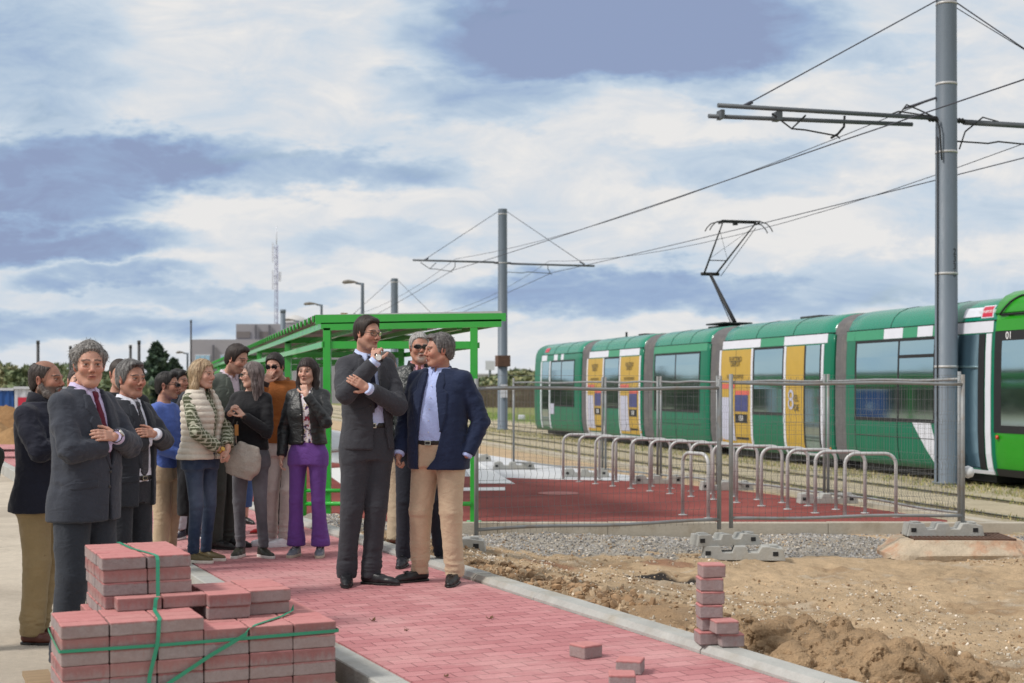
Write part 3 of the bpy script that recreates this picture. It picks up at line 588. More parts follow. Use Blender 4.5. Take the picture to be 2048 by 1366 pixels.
t_ = text('sticker_lettering', 'TRANSPORTES', .075, (sx(1982)+sx(1957))/2+.06, 2.575, M_TXW, bA, .03); t_.rotation_euler = (R(68), 0, R(-90)); t_.location.x += .01
# bellows between the cars
for (a0, a1), (b0, b1_) in zip(MODS[:-1], MODS[1:]):
    mb = MB(); k = max(5, int((b0-a1)/.085)); inner = [(w_+.09, z-.03 if z > 2.4 else z) for w_, z in PROF]; outer = [(w_+.035, z-.01 if z > 2.4 else z) for w_, z in PROF]
    rings = []; n_ = k*2+1
    for i in range(n_+1):
        pr = outer if i % 2 else inner; full = list(pr)+[(2.4-w_, z) for w_, z in reversed(pr[:-1])]; s_ = a1-.03+(b0-a1+.06)*i/n_; rings.append([(w_, s_, z) for w_, z in full])
    kk = len(rings[0]); mb.add([p for r in rings for p in r], [(i*kk+j, (i+1)*kk+j, (i+1)*kk+(j+1) % kk, i*kk+(j+1) % kk) for i in range(n_) for j in range(kk)], None, False); mb.build('bellows', M_BELL, tram)
# wheels under the bellows cars
for s_ in (-1.6, .2, 7.6, 9.0, 18.0, 19.4, 24.6):
    for w_ in (.55, 1.85):
        MB().lathe([(.28, -.05), (.28, .05), (.2, .06), (.05, .06)], 20, M=Matrix.Translation((w_, s_, TRK+.30)) @ Matrix.Rotation(R(-90), 4, 'Y')).build('wheel', M_DGREY, tram)
# roof equipment
for s_, l_ in ((7.6, .9), (13.0, .5), (18.2, .5)):
    MB().box((1.2, s_, 2.865), (.9, l_, .05)).build('roof_unit', M_DGREY, tram, bevel=.02)
MB().box((1.0, sx(1190), 2.93), (.05, .05, .16)).build('antenna', M_BLK, tram)
# pantograph: foot, lower arm, upper arm, head
def tl(px, py, s_, w_):  # point on the plane s = const? -> local point for a given along/across position, height from the picture row
    p = TP(s_, w_, 0); return (w_, s_, zat(py, p.y))
sp0 = 12.95
pan = MB(); pan.box((1.2, sp0, 2.95), (.8, 1.1, .04)); pan.box((1.2, sp0, 2.90), (.3, .7, .08)); base_ = pan.build('pantograph_foot', M_BLK, tram, bevel=.01)
kn = (1.2, sp0+1.23, zat(548, 37.4)); ft = (1.2, sp0-.35, 2.98)
zt = zat(444, 35.6)
la = MB(); la.tube([ft, kn], [.055, .04], 8); la.tube([(1.25, sp0-.0, 2.98), (1.25, kn[1]+.1, kn[2]-.05)], .012, 5); la.tube([(.95, kn[1], kn[2]), (1.45, kn[1], kn[2])], .045, 8); la.build('pantograph_lower_arm', M_BLK, base_)
ua = MB(); hd = sp0-.62
for q, w_, wt in ((0, 1.03, .76), (1, 1.37, 1.64)):
    ua.tube([(w_, kn[1], kn[2]), (wt, hd, zt-.03)], [.026, .016], 6)
mid_ = lambda t, w_, wt: (w_+(wt-w_)*t, kn[1]+(hd-kn[1])*t, kn[2]+(zt-kn[2])*t)
ua.tube([mid_(.27, 1.03, .76), mid_(.27, 1.37, 1.64)], .014, 5); ua.tube([mid_(.30, 1.03, .76), mid_(.85, 1.37, 1.64)], .005, 4); ua.tube([mid_(.30, 1.37, 1.64), mid_(.85, 1.03, .76)], .005, 4); ua.tube([(1.50, kn[1], kn[2]-.05), (1.70, hd+.1, zt-.12)], .009, 5); ua.build('pantograph_upper_arm', M_BLK, base_)
hm = MB()
for ds in (-.15, .15):
    hm.tube([(.35, hd+ds, zt-.24), (.40, hd+ds, zt-.15), (.51, hd+ds, zt-.04), (.66, hd+ds, zt), (1.74, hd+ds, zt), (1.89, hd+ds, zt-.04), (2.0, hd+ds, zt-.15), (2.05, hd+ds, zt-.24)], .014, 6)
    hm.box((1.2, hd+ds, zt+.012), (1.04, .04, .03))
hm.tube([(.72, hd-.15, zt-.03), (.72, hd+.15, zt-.03)], .02, 6); hm.tube([(1.68, hd-.15, zt-.03), (1.68, hd+.15, zt-.03)], .02, 6); hm.box((1.1, hd, zt-.05), (.1, .1, .06)); hm.build('pantograph_head', M_BLK, base_)
# ================================================================ OVERHEAD LINE
M_GALV = pm('galvanised_pole', srgb(100, 111, 122), .55, .10, 3, .08, 40, metal=.1, tint=srgb(104, 112, 122), tamt=.5, tscale=5, stretch=(1, 1, .25))
M_WIRE = pm('dark_cable', srgb(58, 60, 72), .6, .1)
M_STEEL = pm('zinc_steel', srgb(184, 184, 184), .45, .12, 10, .05, 60, metal=.15, tint=srgb(150, 150, 148), tamt=.3, tscale=14)
M_RUST = pm('rusty_plate', srgb(92, 68, 56), .8, .3, 8, .2, 30)
M_ARM = pm('arm_grey', srgb(84, 90, 96), .55, .12, 6)
WL = TN*-1
def mast(x, y, ztop, r, zarm, label, detail, tl_=4.3, tr_=4.3, wire_anchor=True, double=False):
    m_ = empty('catenary_mast', (x, y, TRK), math.atan2(TN.y, TN.x), label, 'mast', 'masts carrying the tram overhead line')
    H = ztop-TRK; za = zarm-TRK
    mb = MB(); mb.lathe([(r*1.25, 0), (r*1.25, .04), (r*1.06, .05), (r*.92, H-.02), (r*.92, H)], 28); mb.build('pole', M_GALV, m_)
    bd = MB()
    for z in ((.24*H, .43*H, za+.6, za-.55, H-.15) if detail else (za, H-.2)):
        rr = r*(1.06-.14*z/H)+.006; bd.lathe([(rr, z-.02), (rr, z+.02)], 28)
    bd.build('strap', M_STEEL, m_)
    for sg, ln in ((-1, tl_), (1, tr_)):
        a = MB(); x0 = sg*(r+.10); a.tube([(x0+sg*.05, 0, za-.02*sg), (sg*ln, 0, za-.035*sg*ln/4)], .038, 10)
        if double and sg > 0: a.tube([(x0+.05, 0, za-.02), (ln, 0, za-.035*ln/4)], .048, 10)
        if double and sg < 0: a.tube([(x0+sg*.3, .10, za-.085), (sg*(ln+.12), .10, za-.125)], .036, 10); a.box((sg*ln*.98, .08, za-.10), (.06, .2, .14)); a.box((sg*ln*.74, .08, za-.08), (.1, .2, .14))
        ar_ = a.build('cross_arm', M_ARM, m_)
        i_ = MB(); i_.lathe([(.02, 0), (.05, .02), (.03, .05), (.05, .08), (.03, .11), (.05, .14), (.02, .18)], 10, M=Matrix.Translation((sg*r*.9, 0, za)) @ Matrix.Rotation(R(90*sg), 4, 'Y')); i_.build('insulator', M_BLK, ar_)
        t_ = MB(); t_.tube([(sg*r*.95, 0, H-.1), (sg*(ln-.4), 0, za+.02)], .012, 5); t_.tube([(sg*(ln-.6), 0, za+.12), (sg*(ln-.4), 0, za+.02)], .03, 6); t_.build('stay_cable', M_WIRE, m_)
        xr = sg*1.98                                         # steady arm holding the contact wire
        s_ = MB(); zc = za-.40
        if sg < 0: s_.tube([(-3.2, 0, za-.05), (-2.85, 0, za-.28), (-2.6, 0, za-.05)], .016, 6); s_.tube([(-2.85, 0, za-.28), (-2.6, 0, za-.29), (-2.2, 0, za-.34), (-2.03, 0, za-.36), (-1.98, 0, zc)], .014, 6)
        else: s_.tube([(r, 0, za-.35), (.8, 0, za-.36), (1.0, 0, za-.32), (1.9, 0, za-.36), (1.98, 0, zc)], .014, 6)
        s_.tube([(xr*.93, .1, za), (xr*.93, .12, za-.18), (xr*.98, .15, za-.30), (xr*1.0, .3, za-.34)], .016 if not detail else .022, 6); s_.build('steady_arm', M_BLK if detail else M_ARM, m_)
    if detail:
        c_ = MB(); c_.tube([(-r*1.10, -.05, 0), (-r*1.06, -.05, za-.3)], .012, 6); c_.tube([(-r*.9, -r*.7, za-.7), (-r*1.1, -r*.7, za-.2), (-r*1.3, -.1, za+.02), (-.9, 0, za+.1), (-1.1, 0, za+.02)], .014, 6)
        c_.tube([(r*1.0, -.1, za-.5), (r*1.6, -.1, za-.2), (.7, 0, za+.08), (1.0, 0, za+.02)], .014, 6); c_.tube([(-.9, 0, za+.03), (-.75, 0, za+.22), (-.5, 0, za+.14), (-r, 0, za+.02)], .014, 6); c_.build('cable', M_BLK, m_)
        for i, ch in enumerate('2336'):
            cu = bpy.data.curves.new('number', 'FONT'); cu.body = ch; cu.size = .15; cu.extrude = .001; cu.align_x = 'CENTER'; o = text_mesh('number', cu, M_BLK, m_)
            aa = R(-75); o.location = ((r+.0)*math.cos(aa)*.985, (r+.0)*math.sin(aa)*.985-.004, zat(505+14.5*i, 24)-TRK-.05); o.rotation_euler = (R(90), 0, aa+R(90))
    return m_
m1 = mast(7.33, 24.0, 7.95, .185, zat(240, 24), 'tall grey mast nearest the camera, numbered 2336, with a double cross arm', True, 4.15, 4.3, double=True)
m2 = mast(-.36, 54.5, 8.17, .185, zat(526, 54.5), 'slender grey mast behind the shelter with a rusty box on it', False, 3.5, 3.7)
mb = MB(); mb.box((0, -.02, zat(722, 54.5)-TRK), (.50, .44, .42)); o = mb.build('box', M_RUST, m2, bevel=.01)
MB().box((0, -.21, zat(782, 54.5)-TRK), (.26, .02, .50)).build('notice', M_TW, m2)
m3 = mast(xat(789, 76), 76, zat(557, 76), .20, zat(633, 76), 'grey mast rising behind the shelter roof with a rusty arm end', False, 2.7, 2.6)
MB().box((-2.7, 0, zat(633, 76)-TRK-.02), (.35, .1, .35)).build('arm_end_plate', pm('rusty_yellow', srgb(150, 120, 70), .8, .2), m3)
# short masts far off
for i, (px, top, Y, lab, rr) in enumerate([(566, 619, 90, 'grey post in front of the flat-roofed building', .16), (76, 681, 80, 'thin dark post above the blue container', .085), (141, 692, 88, 'thin dark post behind the curly haired man', .08), (261, 690, 88, 'thin dark post left of the conifer, the shorter of two', .085), (278, 681, 80, 'thin dark post left of the conifer, the taller of two', .085), (382, 640, 100, 'thin post beside the corner of the grey building', .06)]):
    z = zat(top, Y); mb = MB(); mb.lathe([(rr*1.1, 0), (rr, z+.5)], 12); mb.lathe([(rr*1.15, z+.3), (rr*1.15, z+.5)], 12)
    if i == 0: mb.tube([(-1.2, 0, z-2.2+.5), (0, 0, z-2.2+.5)], .1, 6)
    o = mb.build('post', M_DGREY if i else M_GALV, loc=(xat(px, Y), Y, -.5)); tag(o, lab, 'post', 'distant posts')
# wires (each span of each wire is one cable)
def cat_pt(m_, w_, z): return m_.matrix_world @ Vector((w_, 0, z))
bpy.context.view_layer.update()
def wirep(pts, r, label, sag=0.):
    P = [Vector(p) for p in pts]; out = []
    for a, b_ in zip(P[:-1], P[1:]):
        for i in range(12):
            t = i/12; q = a.lerp(b_, t); q.z -= sag*4*t*(1-t)*(b_-a).length/30; out.append(q)
    out.append(P[-1]); o = MB().tube(out, r, 5).build('overhead_wire', M_WIRE); tag(o, label, 'wire', 'overhead wires of the tramway')
def mp(i, t, z):
    x, y = [(7.33, 24.0), (-.36, 54.5), (xat(789, 76), 76)][i]; return Vector((x+TN.x*t, y+TN.y*t, z))
back = lambda p, dz=0, k=1.0: p-TD*31*k+Vector((0, 0, dz))
zc1, zc2, zc3 = zat(283, 23.5), zat(541, 54), zat(650, 76)
A = mp(0, -1.98, zc1); B = mp(1, -1.98, zc2); C_ = mp(2, -1.98, zc3)
wirep([back(A), A, B, C_], .011, 'contact wire of the left track held below the cross arms', .05)
A = mp(0, 1.98, zc1); B = mp(1, 1.98, zc2); C_ = mp(2, 1.98, zc3)
wirep([back(A), A, B, C_], .011, 'contact wire over the tram touching its pantograph', .05)
A = mp(0, -.2, zat(197, 24)); B = mp(1, -1.85, zat(520, 54.5)); C_ = mp(2, -1.9, zat(628, 76))
wirep([A, B, C_], .008, 'upper wire of the left track anchored to the near mast with a turnbuckle', .35)
wirep([mp(0, -.2, zat(197, 24)), mp(0, -.2, zat(197, 24)).lerp(B, .03)], .022, 'short turnbuckle link at the near mast')
A = mp(0, 1.9, zat(262, 24)); B = mp(1, 1.85, zat(520, 54.5)); C_ = mp(2, 1.9, zat(628, 76))
wirep([back(A), A, B, C_], .008, 'upper wire above the tram between the masts', .55)
# pair of thin stays running from the near mast towards the right
P = Vector((7.33, 24, 7.75))
wirep([P+Vector((.15, 0, 0)), P+TN*4.2+Vector((0, 0, zat(240, 24)-7.75))], .008, 'thin stay from the top of the near mast to its right arm')
# ================================================================ SHELTER
M_GRN = pm('shelter_green', srgb(48, 168, 58), .33, .06, 4, coat=.3, tint=srgb(60, 150, 66), tamt=.3)
M_SHEET = pm('galvanised_sheet', srgb(150, 152, 150), .5, .15, 3, .1, 20, metal=.3, tint=srgb(120, 112, 100), tamt=.4, tscale=1.5)
YS = 16.14
sh = empty('bike_shelter', (-2.12, YS, PLAT), 0, 'long bright green steel shelter with a corrugated roof over the bike racks', 'shelter')
SL = -.25                                                     # runs back parallel to the tramway
def S(x, d, z): return (x+SL*d, d, z-PLAT)
Zt = zat(650, YS)
bays = [0, 4.8, 10.6, 16.4, 22.2, 28.0, 33.5]
for i, d in enumerate(bays):
    for x in (.03, 1.70):
        mb = MB(); mb.box(S(x, d+.05, (Zt-.03+PLAT)/2), (.085, .10, Zt-.03-PLAT)); mb.box(S(x, d+.05, PLAT+.006), (.17, .18, .012)); mb.build('post', M_GRN, sh, bevel=.004, seg=1)
    mb = MB()   # portal beams: sloping top, level tie
    mb.add([S(-.02, d, Zt-.06), S(2.0, d, Zt-.02), S(2.0, d, Zt+.065), S(-.02, d, Zt+.025), S(-.02, d+.10, Zt-.06), S(2.0, d+.10, Zt-.02), S(2.0, d+.10, Zt+.065), S(-.02, d+.10, Zt+.025)],
           [(0, 1, 2, 3), (7, 6, 5, 4), (0, 4, 5, 1), (3, 2, 6, 7), (1, 5, 6, 2), (0, 3, 7, 4)])
    mb.build('rafter', M_GRN, sh); MB().box(S(.865, d+.05, zat(690, YS)), (1.585, .07, .085)).build('tie_beam', M_GRN, sh, bevel=.003, seg=1)
def longbar(x, z, hh, ww, name='purlin', d0=0.1, d1=33.6, mat=M_GRN):
    mb = MB(); v = [S(x-ww/2, d0, z-hh/2), S(x+ww/2, d0, z-hh/2), S(x+ww/2, d0, z+hh/2), S(x-ww/2, d0, z+hh/2), S(x-ww/2, d1, z-hh/2), S(x+ww/2, d1, z-hh/2), S(x+ww/2, d1, z+hh/2), S(x-ww/2, d1, z+hh/2)]
    mb.add(v, [(0, 1, 2, 3), (7, 6, 5, 4), (0, 4, 5, 1), (3, 2, 6, 7), (1, 5, 6, 2), (0, 3, 7, 4)]); mb.build(name, mat, sh)
longbar(-.035, Zt-.01, .07, .03, 'eaves_beam', 0.0); longbar(-.025, zat(689, YS), .065, .03, 'side_beam', .0); longbar(1.76, zat(690, YS)+.0, .065, .03, 'side_beam')
for x in (.35, .75, 1.15, 1.55): longbar(x, Zt-.055+.02*x, .05, .05)
longbar(1.97, Zt+.02, .07, .03, 'eaves_beam')
# corrugated roof: trapezoid ribs running across, tabs seen along the low edge
mb = MB(); d = .02; up = []; 
while d < 33.7:
    for dd, h in ((0, 0), (.10, 0), (.135, .045), (.195, .045), (.23, 0)): up.append((d+dd, h))
    d += .23+.0
vs = []
for dd, h in up:
    for x in (-.10, 2.04): vs.append(S(x, dd, Zt+.078+.02*x+h))
k = len(up); mb.add(vs, [(2*i, 2*i+1, 2*i+3, 2*i+2) for i in range(k-1)]); ro = mb.build('roof_sheet', M_SHEET, sh)
sd_ = ro.modifiers.new('thickness', 'SOLIDIFY'); sd_.thickness = .004; sd_.offset = 1
d = .1; tb = MB().box((0, 0, 0), (.02, .085, .07)).build('edge_tab', M_GRN, ro)
for i in range(72):
    o = tb if i == 0 else copy_tree(tb, ro); o.location = S(-.115, d+.065, Zt+.075); d += .46
MB().add([S(-.112, 0.0, Zt+.01), S(2.05, 0.0, Zt+.045), S(2.05, 0.0, Zt+.135), S(-.112, 0.0, Zt+.115), S(-.112, .03, Zt+.01), S(2.05, .03, Zt+.045), S(2.05, .03, Zt+.135), S(-.112, .03, Zt+.115)], [(0, 1, 2, 3), (7, 6, 5, 4), (0, 4, 5, 1), (3, 2, 6, 7), (1, 5, 6, 2), (0, 3, 7, 4)]).build('fascia', M_GRN, sh)
MB().tube([S(.4, .3, Zt-.16), S(1.5, 4.6, Zt+.02)], .014, 6).build('brace', M_SHEET, sh)
# low green rail between the posts
mb = MB(); X0 = -.24
mb.tube([(X0, .0, 0), (X0, .0, .62), (X0+.02, 0, .67), (X0+.07, 0, .69), (X0+.2, .3, .69)], .03, 8); mb.box((X0, 0, .006), (.13, .13, .012)); pst = mb.build('guard_post', M_GRN, sh)
MB().tube([(X0, 0, .21), (1.66, 0, .21)], .025, 8).build('guard_rail', M_GRN, sh); MB().tube([(X0, 0, .36), (.36, 0, .36)], .022, 8).build('guard_rail', M_GRN, sh)
# ================================================================ BIKE RACKS
def hoop_mesh(w_, h=.75, r=.022, rc=.13):
    pts = [(-w_/2, 0, 0), (-w_/2, 0, h-rc)]
    for i in range(1, 7): a = R(15*i); pts.append((-w_/2+rc*(1-math.cos(a)), 0, h-rc+rc*math.sin(a)))
    for i in range(0, 7): a = R(90-15*i); pts.append((w_/2-rc*(1-math.cos(a)), 0, h-rc+rc*math.sin(a)))
    pts.append((w_/2, 0, 0)); mb = MB().tube(pts, r, 10); return mb
hp = hoop_mesh(.60).build('bike_rack', M_STEEL)
for s_ in (-1, 1): MB().lathe([(.055, 0), (.055, .008), (.026, .012)], 14, (s_*.30, 0, 0)).build('foot_plate', M_STEEL, hp)
a0 = Vector((.85, 23.6, 0)); a1 = Vector((3.93, 16.8, 0))
ordn = ['farthest', 'second farthest', 'third farthest', 'fourth farthest', 'fifth farthest', 'sixth farthest', 'seventh farthest', 'eighth farthest', 'sixth nearest', 'fifth nearest', 'fourth nearest', 'third nearest', 'second nearest', 'nearest']
for i in range(14):
    o = hp if i == 0 else copy_tree(hp); p = a0.lerp(a1, i/13); o.location = (p.x+.30, p.y-.02, PLAT); o.rotation_euler.z = R(-2+2*math.sin(i*2.1))
    tag(o, f'{ordn[i]} steel hoop in the row of fourteen bike racks along the platform', 'bike rack', 'row of hoop bike racks')
o = hoop_mesh(.52).build('bike_rack', M_STEEL, loc=(2.17, 16.83, PLAT)); o.rotation_euler.z = R(-62); 
for s_ in (-1, 1): MB().lathe([(.055, 0), (.055, .008), (.026, .012)], 14, (s_*.26, 0, 0)).build('foot_plate', M_STEEL, o)
tag(o, 'steel hoop bike rack turned edge-on, standing alone near the middle fence post', 'bike rack')
for i, (px, Y) in enumerate([(672, 17.6), (714, 18.4), (786, 18.2), (826, 19.4)]):
    o = copy_tree(hp); o.location = (xat(px, Y), Y, PLAT); o.rotation_euler.z = R(70)
    tag(o, ['steel hoop under the shelter seen left of the tall man in glasses', 'second steel hoop under the shelter beside the tall man', 'steel hoop under the shelter between the two men in front', 'deeper steel hoop under the shelter between the two men in front'][i], 'bike rack', 'bike racks under the shelter')
# ================================================================ FENCE
M_FEN = pm('fence_zinc', srgb(138, 142, 144), .5, .15, 12, metal=.1, tint=srgb(120, 104, 86), tamt=.5, tscale=6)
M_MESH = pm('mesh_wire', srgb(104, 106, 106), .6, .15, 12, tint=srgb(90, 78, 66), tamt=.5, tscale=6)
def fence_panel(A, B, h, label, zb):
    A, B = Vector(A), Vector(B); d = B-A; Ln = math.hypot(d.x, d.y)
    f = empty('mesh_fence', (A.x, A.y, zb), math.atan2(d.y, d.x), label, 'fence', 'mesh panels of the construction fence')
    f['w'] = Ln
    for x in (.02, Ln-.02): MB().tube([(x, 0, 0), (x, 0, h)], .021, 10).build('post', M_FEN, f)
    sg = .012
    for z, nm in ((.09, 'bottom_rail'), (h-.09, 'top_rail')):
        pts = [(.02+(Ln-.04)*i/10, sg*math.sin(i*.6), z+.008*math.sin(i*.9+A.x)) for i in range(11)]; MB().tube(pts, .016, 8).build(nm, M_FEN, f)
    mb = MB(); k = int(Ln/.060); r_ = .0017
    fold = [z for z in (h-.04, h*.70, h*.40, .24)]
    for i in range(1, k):
        x = Ln*i/k; pts = [(x, 0, .05)]
        for z in sorted(fold[1:]): pts += [(x, 0, z-.05), (x, -.028, z), (x, 0, z+.05)]
        pts += [(x, 0, h-.07), (x+.012, -.02, h-.03)]
        mb.tube(pts, r_, 3, False)
    z = .09; zs = [.14, .20, .28, .38, .50, h*.40-.05, h*.40+.05, .90, 1.02, h*.70-.05, h*.70+.05, 1.36, 1.48, h-.13, h-.07]
    for z in zs: mb.tube([(.02, 0, z), (Ln-.02, 0, z)], r_, 3, False)
    mb.build('mesh', M_MESH, f); return f
def foot_block(p, rz, label, zb, s=1.):
    mb = MB(); L_, W_, H_ = .78*s, .24*s, .13*s
    # side profile with the notches that take the posts
    pr = [(-.5, 0), (.5, 0), (.47, .85), (.30, 1), (.22, 1), (.18, .55), (.06, .55), (.03, 1), (-.10, 1), (-.13, .55), (-.25, .55), (-.28, 1), (-.47, 1)]
    vs = [(a*L_, -W_/2, b_*H_) for a, b_ in pr]+[(a*L_, W_/2, b_*H_) for a, b_ in pr]; k = len(pr)
    mb.add(vs, [tuple(range(k)), tuple(range(2*k-1, k-1, -1))]+[(i, k+i, k+(i+1) % k, (i+1) % k) for i in range(k)])
    for x in (-.36, .36): mb.box((x*L_, 0, H_*1.02), (.08, .12, .02))
    o = mb.build('fence_foot', M_CONC, loc=(p[0], p[1], zb), bevel=.006, seg=2); o.rotation_euler.z = rz; tag(o, label, 'fence foot', 'blocks that hold the fence posts')
    for x in (-.42, .38): MB().box((x*L_, -W_/2-.001, H_*.5), (.05, .006, .04)).build('hand_hole', M_BLK, o)
    return o
FH = 1.70
fl = (-.34, 12.8, 0); fc = (2.02, 13.75, 0); fr = (4.52, 14.2, 0)
zl = -.25
fence_panel(fl, fc, 1.45, 'left of the two front mesh panels, behind the man in the navy blazer', -.04)
fence_panel((2.10, 13.76, 0), fr, 1.49, 'right of the two front mesh panels, ending by the near mast', -.03)
bk = [(1026, 935), (1210, 950), (1320, 962), (1440, 974), (1655, 1000)]
B_ = [at(a, b_, PLAT+.02) for a, b_ in bk]; B_ = [Vector((p.x, p.y, 0)) for p in B_]; B_.append(Vector((5.04, 15.9, 0)))
labs = ['farthest back mesh panel, leftmost along the tramway', 'second back mesh panel along the tramway from the left', 'third back mesh panel along the tramway, in front of the middle car', 'fourth back mesh panel along the tramway, in front of the advert doors', 'back mesh panel nearest the camera, closing the corner by the near mast']
for i in range(5): fence_panel(B_[i], B_[i+1]-(B_[i+1]-B_[i]).normalized()*.05, FH-.02, labs[i], PLAT+.03)
for i, (px, py) in enumerate([(1028, 938), (1172, 953), (1317, 967), (1452, 980), (1654, 1006)]):
    p = at(px, py, PLAT); foot_block((p.x, p.y), R(2), ['grey block at the foot of the leftmost back fence post, on the pale slab', 'grey block behind the farthest bike racks', 'grey block behind the middle bike racks', 'grey block behind the edge-on hoop', 'grey block behind the nearest bike racks'][i], PLAT)
foot_block((2.22, 13.68), R(-6), 'weathered lower block of the crossed pair at the middle fence post', -.32, 1.02); foot_block((2.06, 13.76), R(16), 'weathered upper block of the crossed pair at the middle fence post', -.19, .85)
foot_block((4.30, 14.2), R(0), 'clean grey block under the right end of the front fence', -.145, .98)
foot_block((-.58, 12.62), R(4), 'lower block beside the trousers of the man in the blazer', -.25, .95); foot_block((-.60, 12.66), R(0), 'upper block beside the trousers of the man in the blazer', -.13, .95)
for i, (px, py) in enumerate([(945, 922), (965, 920)]):
    p = at(px, py, PLAT); foot_block((p.x, p.y), R(5), ['spare grey block lying on the pale slab behind the blazer', 'second spare grey block lying on the pale slab'][i], PLAT) if i == 0 else None
# drain cover on a rough concrete collar
p = at(1905, 1098, -.27); dr = empty('drain', (p.x+.02, p.y+.15, -.31), R(-3), 'rough concrete drain collar with a slatted grate, on orange brick', 'drain'); dr.location = (4.42, 14.12, -.345)
mb = MB()
import itertools
def ring(rx, ry, z, k=40, jit=0., sd=0):
    out = []
    for i in range(k):
        a = 2*math.pi*i/k; e = .38; x = rx*math.copysign(abs(math.cos(a))**e, math.cos(a)); y = ry*math.copysign(abs(math.sin(a))**e, math.sin(a)); j = 1+jit*(vnoise(np.array([[i*.6, sd, z*3]]))[0]); out.append((x*j, y*j, z+jit*.3*vnoise(np.array([[i*.5, 9, sd]]))[0]))
    return out
rs = [ring(.76, .52, .0, jit=.07, sd=1), ring(.745, .50, .06, jit=.07, sd=2), ring(.72, .49, .075, jit=.07, sd=2), ring(.60, .385, .165, jit=.04, sd=3), ring(.57, .36, .185, jit=.02, sd=4), ring(.50, .30, .19), ring(.50, .30, .12)]
k = 40; mb.add([q for r in rs for q in r], [(i*k+j, i*k+(j+1) % k, (i+1)*k+(j+1) % k, (i+1)*k+j) for i in range(6) for j in range(k)]+[tuple(6*k+j for j in range(k))], None, False); mb.build('collar', pm('rough_concrete', srgb(184, 168, 146), .95, .22, 7, .8, 40, tint=srgb(168, 110, 76), tamt=.6, tscale=3), dr); [p_.__setattr__('use_smooth', False) for p_ in dr.children[-1].data.polygons] if False else None
mb = MB(); mb.add(ring(.70, .47, -.05)+ring(.72, .485, .05), [(j, (j+1) % k, k+(j+1) % k, k+j) for j in range(k)], None, True); mb.build('brick_base', pm('orange_brick', srgb(176, 92, 60), .9, .25, 14, .4, 40), dr)
mb = MB()
for i in range(22): mb.box((-.47+i*.045, 0, .196), (.018, .58, .022))
mb.box((0, -.285, .196), (.98, .03, .024)); mb.box((0, .285, .196), (.98, .03, .024)); mb.build('grate', M_RUST, dr)
# ================================================================ BRICKS
def brick_mat(name, red):
    m, n, b = base_mat(name); tc0 = n.new('ShaderNodeTexCoord').outputs['Object']; oi = n.new('ShaderNodeObjectInfo')
    off = n.vmath('SCALE', oi.outputs['Location']); off.node.inputs['Scale'].default_value = 3.7; tc = n.vmath('ADD', tc0, off)
    sp_ = n.new('ShaderNodeSeparateXYZ'); n.l.new(tc0, sp_.inputs[0]); z = sp_.outputs[2]
    stv = n.vmath('MULTIPLY', tc, (42, 42, 9)); st = n.noise(stv, 1, 5, .7); f = n.noise(tc, 60, 5, .7); big = n.noise(tc, 7, 4, .6)
    grey = n.mix(f, (*srgb(120, 111, 112), 1), (*srgb(170, 160, 160), 1)); grey = n.mix(n.mapr(big, .4, .7, 0, .4), grey, (*srgb(128, 104, 102), 1))
    redc = n.mix(n.noise(tc, 25, 4, .6), (*srgb(174, 108, 108), 1), (*srgb(204, 142, 140), 1)); reds = n.mix(f, (*srgb(132, 74, 74), 1), (*srgb(162, 100, 99), 1))
    zz_ = n.math('ADD', z, n.math('MULTIPLY', n.math('SUBTRACT', st, .5), .022 if not red else .10))
    k = n.mapr(zz_, .017, .027) if not red else n.mapr(zz_, -.03, .02, .25, .9)
    bleed = n.mapr(st, .58, .74, 0, .4 if not red else .3); side = n.mix(n.math('MULTIPLY', n.math('MAXIMUM', k, bleed), .88), grey, reds)
    top = n.mapr(z, .0255, .0275); c = n.mix(top, side, redc)
    n.l.new(n.mix(n.mapr(oi.outputs['Random'], 0, 1, 0, .25, False), c, (*srgb(186, 150, 142), 1)), b.inputs['Base Color']); b.inputs['Roughness'].default_value = .92; b.inputs['Specular IOR Level'].default_value = .2
    n.l.new(n.bump(n.math('ADD', f, n.math('MULTIPLY', n.noise(tc, 180, 3, .7), .6)), .7, .004), b.inputs['Normal']); return m
MB_G = brick_mat('paver_grey', False); MB_R = brick_mat('paver_red', True)
def brick_mesh(name, mat, d, sd, flip=False):
    bm = bmesh.new(); bmesh.ops.create_cube(bm, size=1); bmesh.ops.scale(bm, vec=(d[0], d[1], d[2]), verts=bm.verts)
    bmesh.ops.bevel(bm, geom=bm.edges[:], offset=.006, segments=2, profile=.5, affect='EDGES'); bmesh.ops.subdivide_edges(bm, edges=[e for e in bm.edges if e.calc_length() > .03], cuts=7, use_grid_fill=True)
    P = np.array([v.co[:] for v in bm.verts]); dn = fbm(P*55, 3, sd)*.0012+fbm(P*14, 2, sd+9)*.0012; bm.normal_update()
    for v, q in zip(bm.verts, dn): v.co += v.normal*float(q)*(1.8 if v.co.z < -.02 else 1)
    me = bpy.data.meshes.new(name); bm.to_mesh(me); bm.free(); me.materials.append(mat); me.polygons.foreach_set('use_smooth', [False]*len(me.polygons)); return me
BW, BD, BH = .196, .0955, .0575
ME_G = [brick_mesh('paving_brick', MB_G, (BW, BD, BH), i) for i in range(4)]; ME_R = [brick_mesh('paving_brick', MB_R, (BW, BD, BH), 7+i) for i in range(4)]
ea = math.atan2(.4067, .9135); E1 = Vector((.9135, .4067, 0)); E2 = Vector((-.4067, .9135, 0)); C0 = Vector((-1.891, 5.957, 0)); LH = .0585; ZT = .272
br_r = random.Random(5)
